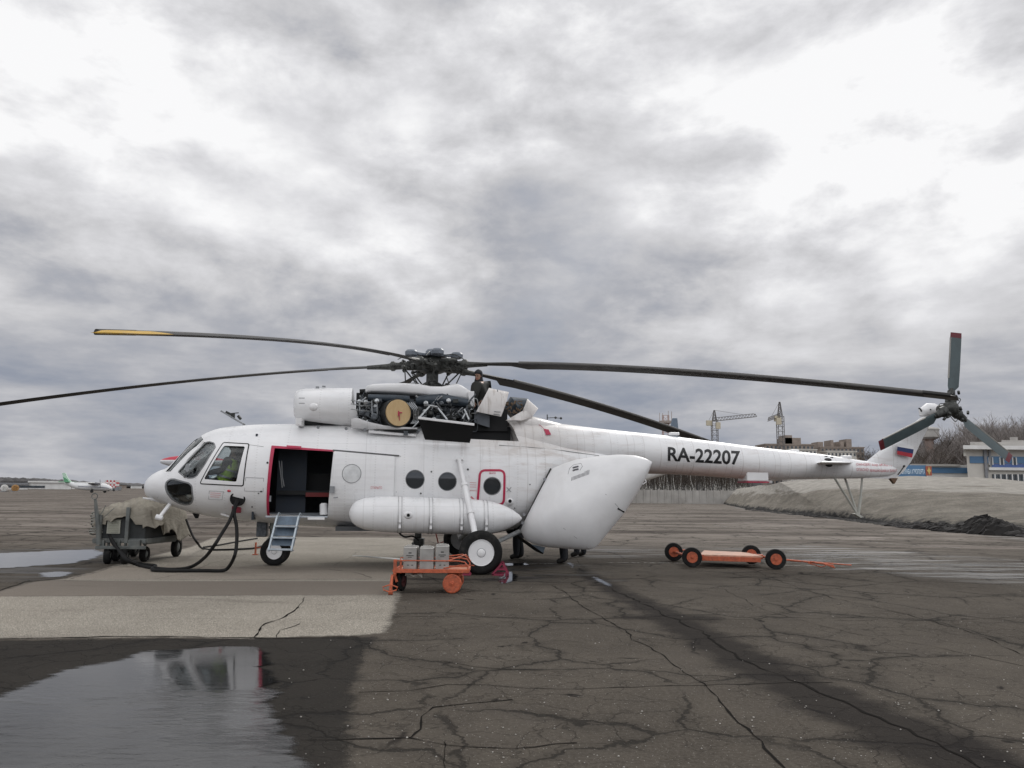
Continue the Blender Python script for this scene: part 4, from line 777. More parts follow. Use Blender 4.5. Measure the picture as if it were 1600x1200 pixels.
# escape hatch
eh = piece('escape_hatch', P_hatch, -.012, -.001, [M_heli], fo, hole=P_w3); piece('hatch_border', grow(P_hatch, .026), -.018, -.003, [M_red_], eh, hole=grow(P_hatch, -.022)); piece('porthole', grow(P_w3, .004), .02, .028, [M_port], eh); piece('porthole_seal', grow(P_w3, .014), -.016, -.002, [rimg], eh, hole=P_w3)
# hull-side helper: nearest point on the port skin
hull_bvh = BVHTree.FromPolygons([v.co.copy() for v in hull0.vertices], [tuple(p.vertices) for p in hull0.polygons])
def S(u, v, out=.004):
    """point on the port skin seen at photo pixel (u, v)"""
    a = L(u, v, -4.); c = L(u, v, 0.); d = (c - a).normalized(); loc, n_, i, ds = hull_bvh.ray_cast(a, d)
    if loc is None: return L(u, v, -1.2)
    return loc - d * out
def skinbox(name, u0, u1, v0, v1, mat_, parent=None, out=.004, th=.006):
    q = MB(); pts = [S(u, v, out) for u, v in ((u0, v0), (u1, v0), (u1, v1), (u0, v1))]; q.prism(pts, (0, -th, 0)); return q.build(name, mat_, parent or fo)
def skinline(q, pts, w_=.008, out=.004, mi=0):
    ps = [S(u, v, out) for u, v in pts]
    for a, b_ in zip(ps, ps[1:]): q.bar(a, b_, w_, .006, mi, (0, 1, 0))
M_seam = sim('seam_grey', (.30, .30, .30), .6); M_pinkt = sim('faded_red_stencil', (.55, .16, .18), .6)
q = MB()
for pts in ([(383, 694), (412, 698)], [(384, 746), (412, 747), (411, 768), (382, 767), (384, 746)], [(327, 767), (349, 768), (347, 781), (326, 780), (327, 767)], [(626, 712), (619, 770)], [(465, 663), (462, 697)], [(730, 688), (724, 780)]): skinline(q, pts)
q.build('panel_seams', M_seam, fo)
q = MB(); skinline(q, [(567, 746), (577, 746), (577, 751), (567, 751), (567, 746)], .006); skinline(q, [(571, 753), (569.5, 764)], .022); skinline(q, [(570, 762), (598, 763)], .006); skinline(q, [(583, 758), (596, 759)], .02)
skinline(q, [(328.5, 770), (345, 771)], .006); skinline(q, [(328.5, 773), (345, 774)], .006); skinline(q, [(328.5, 776), (343, 777)], .006)
for k in range(3): skinline(q, [(734, 754 + 3.4 * k), (744, 754.4 + 3.4 * k)], .008)
skinline(q, [(763, 739), (776, 739), (776, 744), (763, 744), (763, 739)], .006); skinline(q, [(764, 741), (775, 741)], .012); skinline(q, [(736, 776), (741, 781)], .03); q.build('stencil_marks', M_pinkt, fo)
place_text('stencil_text', 'АВАРИЙНЫЙ ВЫХОД', lambda x, y: S(734 + 11 * x, 768 - 3.2 * y, .006), M_pinkt, fo); place_text('stencil_text', 'ОТКРЫТО', lambda x, y: S(579 + 18 * x, 764 - 4 * y, .06), M_pinkt, fo)
place_text('stencil_text', 'ВЫХОД', lambda x, y: S(764.5 + 10 * x, 740.8 - 3 * y, .03), M_red_, fo, .01)
# small fittings on the side
q = MB()
for u, v, r_ in ((674, 737, .018), (657.5, 771, .018), (731, 733.5, .022), (828, 757, .014), (418, 723, .022), (408, 768, .018), (404, 771, .014), (394, 792, .018), (397, 805, .016), (804, 794, .014)): p = S(u, v, .0); q.cyl(p + Vector((0, .02, 0)), p + Vector((0, -.012, 0)), r_, n=10)
q.build('static_port', M_dgrey, fo)
for u, v, r_ in ((795, 783, .055), (640, 804, .0)):
    if r_: q = MB(); p = S(u, v, 0); q.lathe(p + Vector((.02, .06, 0)), (0, -1, 0), [(0, .11), (.04, .10), (.09, r_), (.10, r_ * .8)], 16); q.build('drain_cup', M_white2, fo); q = MB(); q.cyl(p + Vector((.02, -.03, 0)), p + Vector((.02, -.046, 0)), .038); q.build('drain_hole', M_black, fo)
q = MB(); p = S(795, 765, .005); 
for s in (1, -1): q.bar(p + Vector((-.05, -.005, -.05 * s)), p + Vector((.05, -.005, .05 * s)), .01, .01, 0, (0, 1, 0))
q.build('hatch_catch', M_gk, fo)
# power sockets under the cockpit window
q = MB(); p = S(371.5, 779, 0); q.lathe(p + Vector((0, .08, 0)), (0, -1, 0), [(0, .155), (.10, .155), (.112, .145), (.112, .125), (.09, .12), (.09, .001)], 22); q.build('power_socket', M_black, fo)
q = MB(); p = S(370, 795, 0); q.box(p + Vector((0, -.02, 0)), (.19, .06, .17)); q.build('socket_flap', sim('dark_red_flap', (.20, .015, .03), .4), fo, .02)
q = MB(); p = S(358, 767, 0); q.ball(p, .035, 10, 0, (1.2, .5, .7)); q.build('nav_light', sim('red_lens', (.5, .02, .04), .15), fo)
q = MB(); p = L(292.5, 731.5, -1.02); q.lathe(p, (.25, -1, .1), [(0, .02), (.03, .045), (.05, .045)], 14); q.v = [(x, y, p.z + (z - p.z) * 1.9) for x, y, z in q.v]; q.cyl(p + Vector((-.02, .02, -.05)), L(288, 746, -.93), .012); q.build('rear_view_mirror', M_gk, fo)
q = MB(); p = L(325.5, 731, -.98); q.bar(p + Vector((-.03, 0, -.05)), p + Vector((.03, 0, .07)), .03, .03); q.build('window_handle', M_red_, fo)
q = MB(); q.tube([L(278, 735, -.75), L(300, 710, -.87), L(310, 700, -.90)], .010, 6); q.tube([L(268, 731, -.5), L(290, 704, -.62), L(304, 690, -.66)], .010, 6); q.bar(L(276, 736, -.70), L(319, 689.5, -.76), .05, .04); q.build('windscreen_wiper', M_white2, fo)
# nose pitot / antennas
q = MB(); q.tube([L(263, 790, -.5), L(266, 788, -.5), L(249, 809, -.62)], .03, 8); q.tube([L(267, 786, -.45), L(248, 809, -.62)], [.045, .03], 10); q.lathe(L(246, 808, -.64), (1, 0, -.25), [(-.03, .06), (.10, .05), (.12, .01)], 10); q.build('pitot_tube', M_white2, fo)
q = MB(); q.tube([L(256, 785, -.2), L(240, 780.5, -.3), L(223, 778, -.35)], [.035, .03, .015], 8); q.build('pitot_tube', M_white2, fo)
q = MB(); q.prism([L(300, 801, -.25), L(311, 803, -.25), L(309, 810, -.25), L(305, 810, -.25)], (0, .06, 0)); q.build('blade_antenna', M_black, fo)
q = MB(); q.tube([L(345, 803, -.75), L(358, 807, -.75)], .02, 6); q.build('step_bar', M_white2, fo)
# raised roof hatch with fittings, far side
q = MB(); a, b_ = L(347, 643, .55), L(381, 663, .55); q.bar(a, b_, .34, .035); q.build('roof_hatch', M_gk, fo); q = MB(); q.bar(L(353, 643.5, .45), L(362, 648, .45), .06, .05); q.bar(L(361, 646, .4), L(373, 645, .4), .02, .02); q.box(L(364, 650, .45), (.08, .08, .10)); q.lathe(L(372.5, 653.5, .4), (.6, 0, .5), [(0, .06), (.05, .06), (.06, .04)], 12); q.build('hatch_fitting', M_dgrey, fo)
# belly lamp box and floor
q = MB(); q.box(L(562, 826, -.9) + Vector((0, .3, 0)), (1.0, .8, .09)); q.build('belly_fairing', sim('belly_grey', (.07, .075, .08), .6), fo); q = MB(); q.box(L(592, 826, -1.0) , (.32, .3, .07)); q.build('belly_lamp', M_white2, fo)
q = MB(); q.box((-1.4, 0, 1.12), (4.6, 1.6, .05)); q.build('cabin_floor', sim('steel_grey_floor', (.08, .09, .10), .55), fo)
q = MB(); q.box(L(464, 807.5, -1.13) , (1.26, .12, .04)); q.build('door_sill', sim('worn_sill', (.42, .45, .48), .45, .3), fo, .01); q = MB(); q.box(L(494, 810, -1.28), (.34, .02, .05)); q.build('sill_plate', M_white2, fo)
M_blu = sim('cabin_blue_grey', (.022, .030, .043), .7, 0, .15)
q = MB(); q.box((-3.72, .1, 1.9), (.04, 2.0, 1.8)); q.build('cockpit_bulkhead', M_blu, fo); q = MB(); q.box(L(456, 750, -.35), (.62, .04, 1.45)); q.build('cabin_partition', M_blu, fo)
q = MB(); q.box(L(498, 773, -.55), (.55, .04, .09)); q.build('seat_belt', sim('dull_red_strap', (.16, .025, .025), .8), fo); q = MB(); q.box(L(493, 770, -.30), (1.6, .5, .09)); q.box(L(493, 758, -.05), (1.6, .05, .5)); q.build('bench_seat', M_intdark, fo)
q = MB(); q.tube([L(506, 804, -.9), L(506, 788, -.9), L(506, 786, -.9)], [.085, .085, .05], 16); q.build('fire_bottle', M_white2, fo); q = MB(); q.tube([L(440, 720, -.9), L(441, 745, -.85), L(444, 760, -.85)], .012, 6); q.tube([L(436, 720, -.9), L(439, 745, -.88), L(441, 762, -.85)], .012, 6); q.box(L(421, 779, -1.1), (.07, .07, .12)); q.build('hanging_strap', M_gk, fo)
# cockpit inside: panel, seats
q = MB(); q.box((-5.12, 0, 1.72), (.35, 1.35, .42)); q.box((-5.2, 0, 1.98), (.5, 1.3, .12)); q.build('instrument_panel', M_intdark, fo, .03)
for sg in (-1, 1):
    q = MB(); q.box((-4.3, .5 * sg, 1.55), (.5, .46, .14)); q.box((-4.04, .5 * sg, 1.9), (.12, .44, .74)); q.box((-4.3, .5 * sg, 1.3), (.35, .3, .4)); q.build('pilot_seat', sim('grey_seat_%d' % (sg + 1), (.10, .105, .11), .8), fo, .04)
q = MB(); q.box((-4.45, 0, 1.30), (1.3, 1.35, .05)); q.build('cockpit_floor', M_intdark, fo)
# ------------------------------------------------------------------ tail boom, fin, stabiliser
BS = [(1.2, 2.3, 3.16, .85), (2.0, 2.25, 3.30, .86), (2.8, 2.18, 3.25, .76), (4.0, 2.10, 3.14, .58), (5.6, 2.09, 3.01, .46), (8.2, 1.99, 2.75, .375), (9.7, 2.03, 2.62, .30), (10.6, 2.05, 2.50, .23), (11.3, 2.1, 2.42, .15), (11.55, 2.18, 2.36, .06)]
BX = [s[0] for s in BS]
def bsec(x, n=56):
    zb, zt, w_ = (float(pchip(BX, [s[i] for s in BS], x)) for i in (1, 2, 3)); return [Vector((x, w_ * math.cos(2 * math.pi * k / n), (zb + zt) / 2 + (zt - zb) / 2 * math.sin(2 * math.pi * k / n))) for k in range(n)]
q = MB(); q.rings([bsec(x) for x in np.linspace(1.2, 11.55, 90)]); bm_ = q.mesh('tail_boom'); bm_ = boolean(bm_, xyprism(P_bay, -2, -.2), 'DIFFERENCE'); bm_.polygons.foreach_set('use_smooth', [True] * len(bm_.polygons)); bm_.set_sharp_from_angle(angle=R(40)); boom = link('tail_boom', bm_, heli, M_heli)
def B(u, v, out=.004):
    """point on the port side of the boom seen at photo pixel"""
    off = -.4
    for _ in range(6):
        p = L(u, v, off); zb, zt, w_ = (float(pchip(BX, [s[i] for s in BS], p.x)) for i in (1, 2, 3)); s = max(-.97, min(.97, (p.z - (zb + zt) / 2) / ((zt - zb) / 2))); off = -w_ * math.sqrt(1 - s * s) - out
    return L(u, v, off)
M_blk = sim('black_paint', (.012, .012, .013), .45, 0, .1)
place_text('registration', 'RA-22207', lambda x, y: B(1043.5 + 113 * x, 720.5 + 6.5 * x - 22.5 * y), M_blk, boom, .026, 12)
place_text('warning_text', 'DANGER! keep off ROTOR', lambda x, y: B(1338.5 + 60 * x, 728.5 + 1.2 * x - 5 * y, .01), M_pinkt, boom, .0, 3)
place_text('warning_text', 'ОПАСНО! вращающийся ВИНТ', lambda x, y: B(1338.5 + 63 * x, 737 + 2.4 * x - 6 * y, .01), M_pinkt, boom, .0, 3)
q = MB(); rx_ = L(1184, 745, -.3).x; q.box((rx_, -.04, 2.07), (.55, .54, .26)); q.build('radar_fairing', M_white2, boom, .03)
q = MB(); q.box((rx_, -.04, 1.925), (.56, .55, .025)); q.build('fairing_band', M_red_, boom)
for u, v in ((1198, 751), (1053, 676), (1240, 703), (1322, 712)): q = MB(); p = L(u, v, 0.); q.box(p + Vector((0, 0, -.03)), (.24, .14, .07)); q.build('roof_blister', M_white2, boom, .02)
q = MB(); p = L(855, 661, 0); q.cyl(p, p + Vector((0, 0, .2)), .012); q.tube([p + Vector((0, 0, .12)), p + Vector((.15, 0, .13)), p + Vector((.35, 0, .12))], .008, 6); q.ball(p + Vector((.2, 0, .13)), .03); q.ball(p + Vector((.33, 0, .12)), .03); q.build('wire_antenna', M_dgrey, boom)
q = MB(); q.prism([B(849.5, 670, .02), B(857, 671, .02), B(861, 679, .02), B(853, 679.5, .02)], (0, -.01, 0)); q.tube([B(836, 661, .02), B(845, 665, .03), B(851, 671, .03)], .005, 5); q.build('red_streamer', M_red_, boom)
q = MB(); 
for pts in ([(780, 695.5), (830, 699), (880, 704), (936, 712)],):
    ps = [S(u, v, .01) for u, v in pts]; q.tube(ps, .008, 5)
q.build('joint_seam', M_seam, boom)
# fin
FL = [((1338, 747), (1398, 748), .13), ((1343, 737), (1412, 737), .16), ((1352, 722), (1423, 722), .17), ((1368, 709), (1431, 708), .16), ((1386, 695), (1438, 693), .14), ((1408, 677), (1447, 675), .12), ((1428, 661), (1455, 660), .11), ((1441, 650), (1464, 650), .12)]
def airfoil(le, te, th, n=14):
    pts = []; 
    for k in range(n): 
        s = k / (n - 1); y = th * 2.6 * (.2969 * math.sqrt(s) - .126 * s - .3516 * s**2 + .2843 * s**3 - .1015 * s**4); pts.append((s, y))
    ring = [(s, y) for s, y in pts] + [(s, -y) for s, y in pts[::-1][1:-1]]
    return [Vector((le.x + (te.x - le.x) * s, y, le.z + (te.z - le.z) * s)) for s, y in ring]
q = MB(); q.rings([airfoil(L(*a, 0), L(*c, 0), th * 2.2) for a, c, th in FL]); q.build('tail_fin', M_heli, heli, 0, 50); fin = COL.objects[-1]
q = MB(); q.tube([L(1439, 650, 0), L(1442, 645, 0), L(1450, 641, 0), L(1460, 641, -.05), L(1473, 643, -.1)], [.04, .13, .18, .17, .10], 16); q.cyl(L(1466, 642, 0), L(1478, 641, -.45), .12); q.build('gearbox_housing', M_white2, fin)
q = MB(); q.tube([L(1440, 643, -.1), L(1438, 639, -.12), L(1435.5, 638, -.12)], .02, 6); q.ball(L(1454, 640, -.2), .02); q.build('tail_lamp', M_dgrey, fin)
def finpt(x, y, a, b_, c, d): p = a.lerp(b_, x).lerp(d.lerp(c, x), y); return p
fa = [(1402.5, 694), (1429, 700.5), (1427.5, 703.5), (1402, 698)]
def finq(px, off=-.165): return [L(u, v, off) for u, v in px]
ff = MB(); ff.prism(finq([(1402.3, 692.5), (1428, 697), (1427.5, 702.2), (1402.2, 697.8)]), (0, -.004, 0), 2); ff.prism(finq([(1402.2, 697.8), (1427.5, 702.2), (1426.3, 709), (1402, 704.2)]), (0, -.004, 0), 0); ff.prism(finq([(1402, 704.2), (1426.3, 709), (1425, 715), (1401.6, 710)]), (0, -.004, 0), 1)
ff.build('flag', [sim('flag_blue', (.012, .03, .12), .5), sim('flag_red', (.38, .015, .03), .5), M_white2], fin)
q = MB(); q.bar(L(1403, 742, -.17), L(1414, 727, -.15), .02, .025, 0, (0, 1, 0)); q.ball(L(1412.5, 728.5, -.17), .03); q.build('trim_rod', M_dgrey, fin)
q = MB(); q.prism([L(1391, 747, -.05), L(1403, 747, -.05), L(1398, 756, -.05)], (0, .1, 0)); q.build('tail_bumper', sim('rusty_brown', (.12, .07, .04), .7), fin)
# stabiliser
for sg in (-1, 1):
    q = MB(); a, b_ = L(1283, 722, -1.35), L(1333, 720.5, -1.35); r0, r1 = Vector((a.x + .55, 0, a.z + .02)), Vector((a.x + 1.45, 0, a.z))
    def af(le, te, y, th): return [Vector((p.x, y, le.z + p.y)) for p in airfoil(Vector((le.x, 0, 0)), Vector((te.x, 0, 0)), th)]
    q.rings([af(r0, r1, .15 * sg, .12), af(a, b_, 1.35 * sg, .08), af(a + Vector((.1, 0, 0)), b_ - Vector((.1, 0, 0)), 1.39 * sg, .03)]); q.build('stabilizer', M_white2, boom, 0, 50)
q = MB()
for u, v, r_ in ((1290.5, 713.5, .035), (1299.5, 715, .035), (1293.5, 718.5, .075), (1295, 727, .07)): p = B(u, v, 0); q.ball(p, r_, 10, 0, (1.4, .3, .6))
q.build('control_slot', M_blk, boom)
q = MB(); q.cyl(L(1304, 747, -.25), L(1341, 806, 0), .028, n=8); q.cyl(L(1318, 741, .25), L(1341, 806, 0), .028, n=8); q.cyl(L(1347, 747, 0), L(1345, 775, 0), .026, n=8); q.cyl(L(1345, 775, 0), L(1341, 803, 0), .038, n=8); q.prism([L(1336, 803, -.08), L(1341, 802, -.08), L(1350, 808, -.08), L(1345, 809, -.08)], (0, .16, 0)); q.build('tail_skid', sim('weathered_white', (.42, .42, .38), .6), heli)
# ------------------------------------------------------------------ tail rotor
tr_c = L(1485, 638, -.72); trh = MB(); M_hub = sim('olive_black_metal', (.055, .057, .053), .5, .4, .5, 16)
trh.cyl(tr_c + Vector((-.02, .35, 0)), tr_c + Vector((0, -.14, 0)), .12); trh.ball(tr_c, .19, 14, 0, (1, 1.1, 1))
AZ = [(1493.5, 519), (1376, 694), (1583, 715)]; M_tbl = sim('teal_grey_blade', (.066, .092, .098), .45, 0, .12, 4); M_edge = sim('pale_blade_edge', (.30, .29, .27), .5); M_tip = sim('dark_red_tip', (.12, .012, .02), .5)
rb_ = random.Random(3); dirs = []
for u, v in AZ:
    tp = L(u, v, -.78); d = (tp - tr_c).normalized(); d = Vector((d.x, 0, d.z)).normalized(); dirs.append((d, (tp - tr_c).length))
for d, _ in dirs:
    sd_ = Vector((d.z, 0, -d.x)); trh.lathe(tr_c + d * .10, d, [(0, .09), (.05, .13), (.16, .13), (.2, .10), (.34, .085), (.36, .06)], 12)
    for k in range(12): p = tr_c + d * rb_.uniform(.08, .38) + sd_ * rb_.uniform(-.14, .14) + Vector((0, rb_.uniform(-.16, .08), 0)); trh.cyl(p, p + Vector((rb_.uniform(-.06, .06), rb_.uniform(-.08, .08), rb_.uniform(-.06, .06))), rb_.uniform(.02, .045), n=8)
    trh.tube(spline([tr_c + d * .3 + sd_ * .1, tr_c + d * .25 + sd_ * .22 + Vector((0, -.05, 0)), tr_c + d * .08 + sd_ * .16]), .010, 5)
trh.build('tail_rotor_hub', M_hub, heli)
for i, (d, ln) in enumerate(dirs):
    sd_ = Vector((d.z, 0, -d.x)).normalized(); tw = R(14 if i != 1 else 20); ch = (sd_ * math.cos(tw) + Vector((0, -1, 0)) * math.sin(tw)).normalized() * (1 if i != 1 else -1); nn = d.cross(ch).normalized()
    def sec(rr, c0, c1, th): 
        ring = []
        for k in range(10): 
            s = k / 9; y = th * 2.6 * (.2969 * math.sqrt(s) - .126 * s - .3516 * s**2 + .2843 * s**3 - .1015 * s**4) * 2; ring.append((s, y))
        full_ = ring + [(s, -y) for s, y in ring[::-1][1:-1]]; return [tr_c + d * rr + ch * (c0 + (c1 - c0) * s) + nn * y for s, y in full_]
    q = MB(); q.tube([tr_c + d * .3, tr_c + d * .5], [.05, .045], 10, 1); q.rings([sec(.42, -.06, .06, .03), sec(.55, -.09, .17, .028), sec(1.0, -.09, .18, .024), sec(ln - .13, -.09, .18, .02)])
    bl = q.build('tail_rotor_blade', [M_tbl, M_hub], heli); q = MB(); q.rings([sec(ln - .13, -.09, .18, .021), sec(ln, -.085, .175, .015)]); q.build('blade_tip', M_tip, bl); q = MB(); q.rings([sec(.75, -.098, -.055, .05), sec(ln - .13, -.096, -.06, .045)]); q.build('leading_edge', M_edge, bl)
# ------------------------------------------------------------------ main rotor
ZH, DR_, PW, RR, PH0 = 4.5047, 1.2713, 1.51, 10.645, -1.9527
M_mbl = sim('charcoal_blade', (.040, .039, .038), .6, 0, .15, 2, 0, .25); M_mbe = sim('worn_blade_edge', (.10, .097, .093), .55); M_yel = sim('yellow_tip', (.50, .30, .02), .5); M_pod = sim('slate_blue_paint', (.15, .17, .20), .4, 0, .2, 8)
rh = MB(); hc = Vector((0, 0, ZH)); rh.cyl((0, 0, 3.75), (0, 0, ZH), .14, n=20); rh.lathe((0, 0, ZH - .16), (0, 0, 1), [(0, .22), (.04, .30), (.26, .30), (.32, .22), (.36, .2)], 26)
rh.lathe((0, 0, 3.98), (0, 0, 1), [(0, .16), (.03, .24), (.08, .25), (.12, .20), (.16, .13), (.3, .12)], 26); rh.lathe((0, 0, 3.78), (0, 0, 1), [(0, .26), (.1, .25), (.14, .2)], 20)
for k in range(5):
    ph = PH0 + R(72) * k; d = Vector((math.cos(ph), math.sin(ph), 0)); s = Vector((-d.y, d.x, 0)); dn = Vector((0, 0, -1)); sl = Vector((d.x, d.y, -.05)).normalized()
    rh.box(hc + d * .42, (.34, .15, .20), M=Matrix((d, s, Vector((0, 0, 1)))).transposed()); rh.lathe(hc + d * .5, sl, [(0, .08), (.05, .10), (.14, .10), (.16, .08), (.34, .085), (.38, .115), (.44, .115), (.48, .07), (.56, .055)], 16)
    rh.lathe(hc + d * .46 + s * .16 + dn * .02, s, [(-.32, .04), (-.26, .065), (.0, .065), (.03, .045)], 12); rh.lathe(hc + d * .62 - s * .2 + Vector((0, 0, .06)), -sl, [(-.2, .025), (-.1, .055), (.22, .055), (.26, .035)], 12)
    p0 = Vector((0, 0, 4.06)) + d * .34 + s * .1; p1 = hc + d * .66 + s * .28 + dn * .08; rh.cyl(p0, p1, .018, n=8); rh.ball(p0, .045); rh.ball(p1, .05); rh.bar(hc + d * .7, p1, .06, .05)
    rh.bar(Vector((0, 0, 4.05)) + d * .2, Vector((0, 0, 3.98)) + d * .62 + s * .05, .06, .05); rh.cyl(Vector((0, 0, 3.98)) + d * .6 + s * .05, hc + d * .62 + s * .3 + dn * .14, .014, n=6)
    for j in range(7): p = hc + d * rb_.uniform(.25, .85) + s * rb_.uniform(-.18, .18) + Vector((0, 0, rb_.uniform(-.14, .12))); rh.cyl(p, p + Vector((rb_.uniform(-.09, .09), rb_.uniform(-.09, .09), rb_.uniform(-.07, .07))), rb_.uniform(.02, .05), n=8)
    rh.tube(spline([hc + d * .2 + Vector((0, 0, .2)), hc + d * .5 + s * .1 + Vector((0, 0, .26)), hc + d * .8 + s * .12 + Vector((0, 0, .12))]), .010, 5)
hub = rh.build('main_rotor_hub', M_hub, heli)
pd = MB(); pd.lathe((0, 0, ZH + .2), (0, 0, 1), [(0, .18), (.02, .30), (.06, .31), (.08, .2), (.10, .17), (.15, .165), (.19, .13), (.2, .01)], 24)
for k in range(5):
    ph = PH0 + R(72) * k + R(30); d = Vector((math.cos(ph), math.sin(ph), 0)); c = Vector((0, 0, ZH + .26 )) + d * .56; pd.lathe(c + Vector((0, 0, -.09)), (0, 0, 1), [(0, .07), (.03, .14), (.11, .145), (.15, .11), (.16, .02)], 18); pd.bar(Vector((0, 0, ZH + .24)), c, .12, .05)
pd.build('pendulum_damper', M_pod, hub)
for k in range(5):
    ph = PH0 + R(72) * k; d = Vector((math.cos(ph), math.sin(ph), 0)); lead = Vector((d.y, -d.x, 0)); up = Vector((0, 0, 1))
    def msec(rr, c0, c1, th, pit=5.):
        z = ZH - DR_ * (rr / RR) ** PW; slp = -DR_ * PW * (rr / RR) ** (PW - 1) / RR; pt = R(pit); lv = (lead * math.cos(pt) + up * math.sin(pt)); nv_ = (up * math.cos(pt) - lead * math.sin(pt)); ring = []
        for j in range(9):
            s = j / 8; y = th * 2.6 * (.2969 * math.sqrt(s) - .126 * s - .3516 * s**2 + .2843 * s**3 - .1015 * s**4) * 2; ring.append((s, y))
        full_ = ring + [(s, -y * .6) for s, y in ring[::-1][1:-1]]; o_ = d * rr + up * z; return [o_ + lv * (c0 + (c1 - c0) * s) + nv_ * y for s, y in full_]
    q = MB(); q.tube([d * r_ + up * (ZH - DR_ * (r_ / RR) ** PW) for r_ in (.95, 1.2, 1.5)], [.075, .06, .045], 12, 1)
    q.rings([msec(1.2, .07, -.07, .07, 8), msec(2.05, .10, -.14, .075, 9), msec(2.35, .14, -.38, .065, 9)] + [msec(r_, .14, -.38, .060, 9 - 6 * r_ / RR) for r_ in np.linspace(2.8, RR - (.70 if k == 0 else .5), 16)])
    bl = q.build('rotor_blade', [M_mbl, M_hub], heli, 0, 50); te_ = RR - (.70 if k == 0 else .5)
    q = MB(); q.rings([msec(r_, .14, -.38, .060, 3.3) for r_ in np.linspace(te_, RR - .12, 3)] + [msec(RR, .10, -.36, .012, 3)]); q.build('blade_tip', M_yel if k == 0 else M_mbe, bl, 0, 50)
    q = MB(); q.rings([msec(r_, .146, .07, .075, 9 - 6 * r_ / RR) for r_ in np.linspace(2.4, te_, 14)]); q.build('leading_edge', M_mbe, bl, 0, 50)
    q = MB(); r_ = te_; q.rings([msec(r_, .15, .05, .08, 3.3), msec(RR - .1, .15, .05, .08, 3.)]); q.build('tip_light_cap', M_mbl, bl, 0, 50)
# ------------------------------------------------------------------ engine deck
def sq(x, w_, zb, zt, n_=3.2, k_=40):
    zc_ = (zb + zt) / 2; out = []
    for k in range(k_):
        a_ = 2 * math.pi * k / k_; c, s = math.cos(a_), math.sin(a_); out.append(Vector((x, w_ * math.copysign(abs(c) ** (2 / n_), c), zc_ + (zt - zb) / 2 * math.copysign(abs(s) ** (2 / n_), s))))
    return out
def zx(u, vt, vb, off=-.3): a, b_ = L(u, vt, off), L(u, vb, off); return (a.x + b_.x) / 2, b_.z, a.z
q = MB(); rr = []
for u, vt, vb, w_ in ((458.6, 616, 645, .50), (459.5, 611, 650, .60), (462, 607.5, 654, .68), (467, 606, 658, .76), (476, 605, 661, .84), (500, 604.6, 664, .90), (530, 604.3, 667.5, .92), (549, 604.3, 669, .92), (562, 604.5, 669, .92)):
    x, zb, zt = zx(u, vt, vb, -.85 if False else -.5); rr.append(sq(x, w_, zb, zt, 2.7))
q.rings(rr); me = q.mesh('cowl'); cp = LP([(549.5, 590), (580, 590), (580, 680), (566, 669), (560, 655), (557, 640), (549.5, 628)], -.9); me = boolean(me, xyprism(cp, -3, 3), 'DIFFERENCE'); me.polygons.foreach_set('use_smooth', [True] * len(me.polygons)); me.set_sharp_from_angle(angle=R(40)); cowl = link('intake_cowling', me, heli, M_heli)
q = MB(); q.ball(L(490, 636, -1.33), .085, 14, 0, (1.1, .6, 1)); q.build('cowling_bulge', M_white2, cowl); q = MB(); q.tube([L(467, 622, -1.32), L(476, 622, -1.36)], .008, 5); q.tube([L(467, 630, -1.33), L(476, 630, -1.37)], .008, 5)
for u, v in ((496, 605), (506, 604)): q.box(L(u, v, -.5), (.07, .08, .03))
for u in (497, 541, 570): q.cyl(L(u, 667.5 + (u - 497) * .05, -1.0), L(u, 667.5 + (u - 497) * .05, -1.06), .035, n=10)
q.build('cowling_latch', M_gk, cowl); q = MB(); q.box(L(470, 661, -.7), (.12, .9, .14)); q.build('mount_foot', M_white2, cowl); q = MB(); q.box((-2.05, 0, 3.11), (1.7, 1.1, .12)); q.build('deck_shadow_gap', M_intdark, cowl)  # last box: dark block standing in for the shade between cowling and deck
# scooped lower fairing
P_sc = [(556, 652), (562, 654), (575, 659), (600, 664.5), (625, 667), (652, 668.3), (652, 671.5), (640, 672.2), (612, 672), (590, 670.5), (566, 669.5), (540, 667)]
q = MB(); rr = []
for u, vt, vb in ((549, 655, 669.5), (556, 652.5, 669.3), (562, 654, 669.5), (575, 659, 671), (600, 664.5, 673), (625, 667.2, 673), (652, 668.3, 671.8)):
    a, b_ = L(u, vt, -1.02), L(u, vb, -.92); rr.append([a, a + Vector((0, .05, 0)), b_ + Vector((0, .08, 0)), b_ + Vector((0, .0, 0)), a.lerp(b_, .5) + Vector((0, -.05, 0))])
q.rings(rr); q.build('lower_scoop', M_heli, cowl, 0, 60); q = MB(); q.prism([L(u, v, -.97) for u, v in ((590, 671), (652, 672), (652, 676), (626, 676.5))], (0, .05, 0)); q.build('scoop_gap', M_intdark, cowl)
q = MB(); rr = []
for u, v in ((576, 673), (610, 676), (650, 679)): p = L(u, v, -1.0); rr.append([p, p + Vector((0, .06, .02)), p + Vector((0, .06, -.05)), p + Vector((0, 0, -.04))])
q.rings(rr); q.build('gutter', M_heli, cowl, 0, 60)
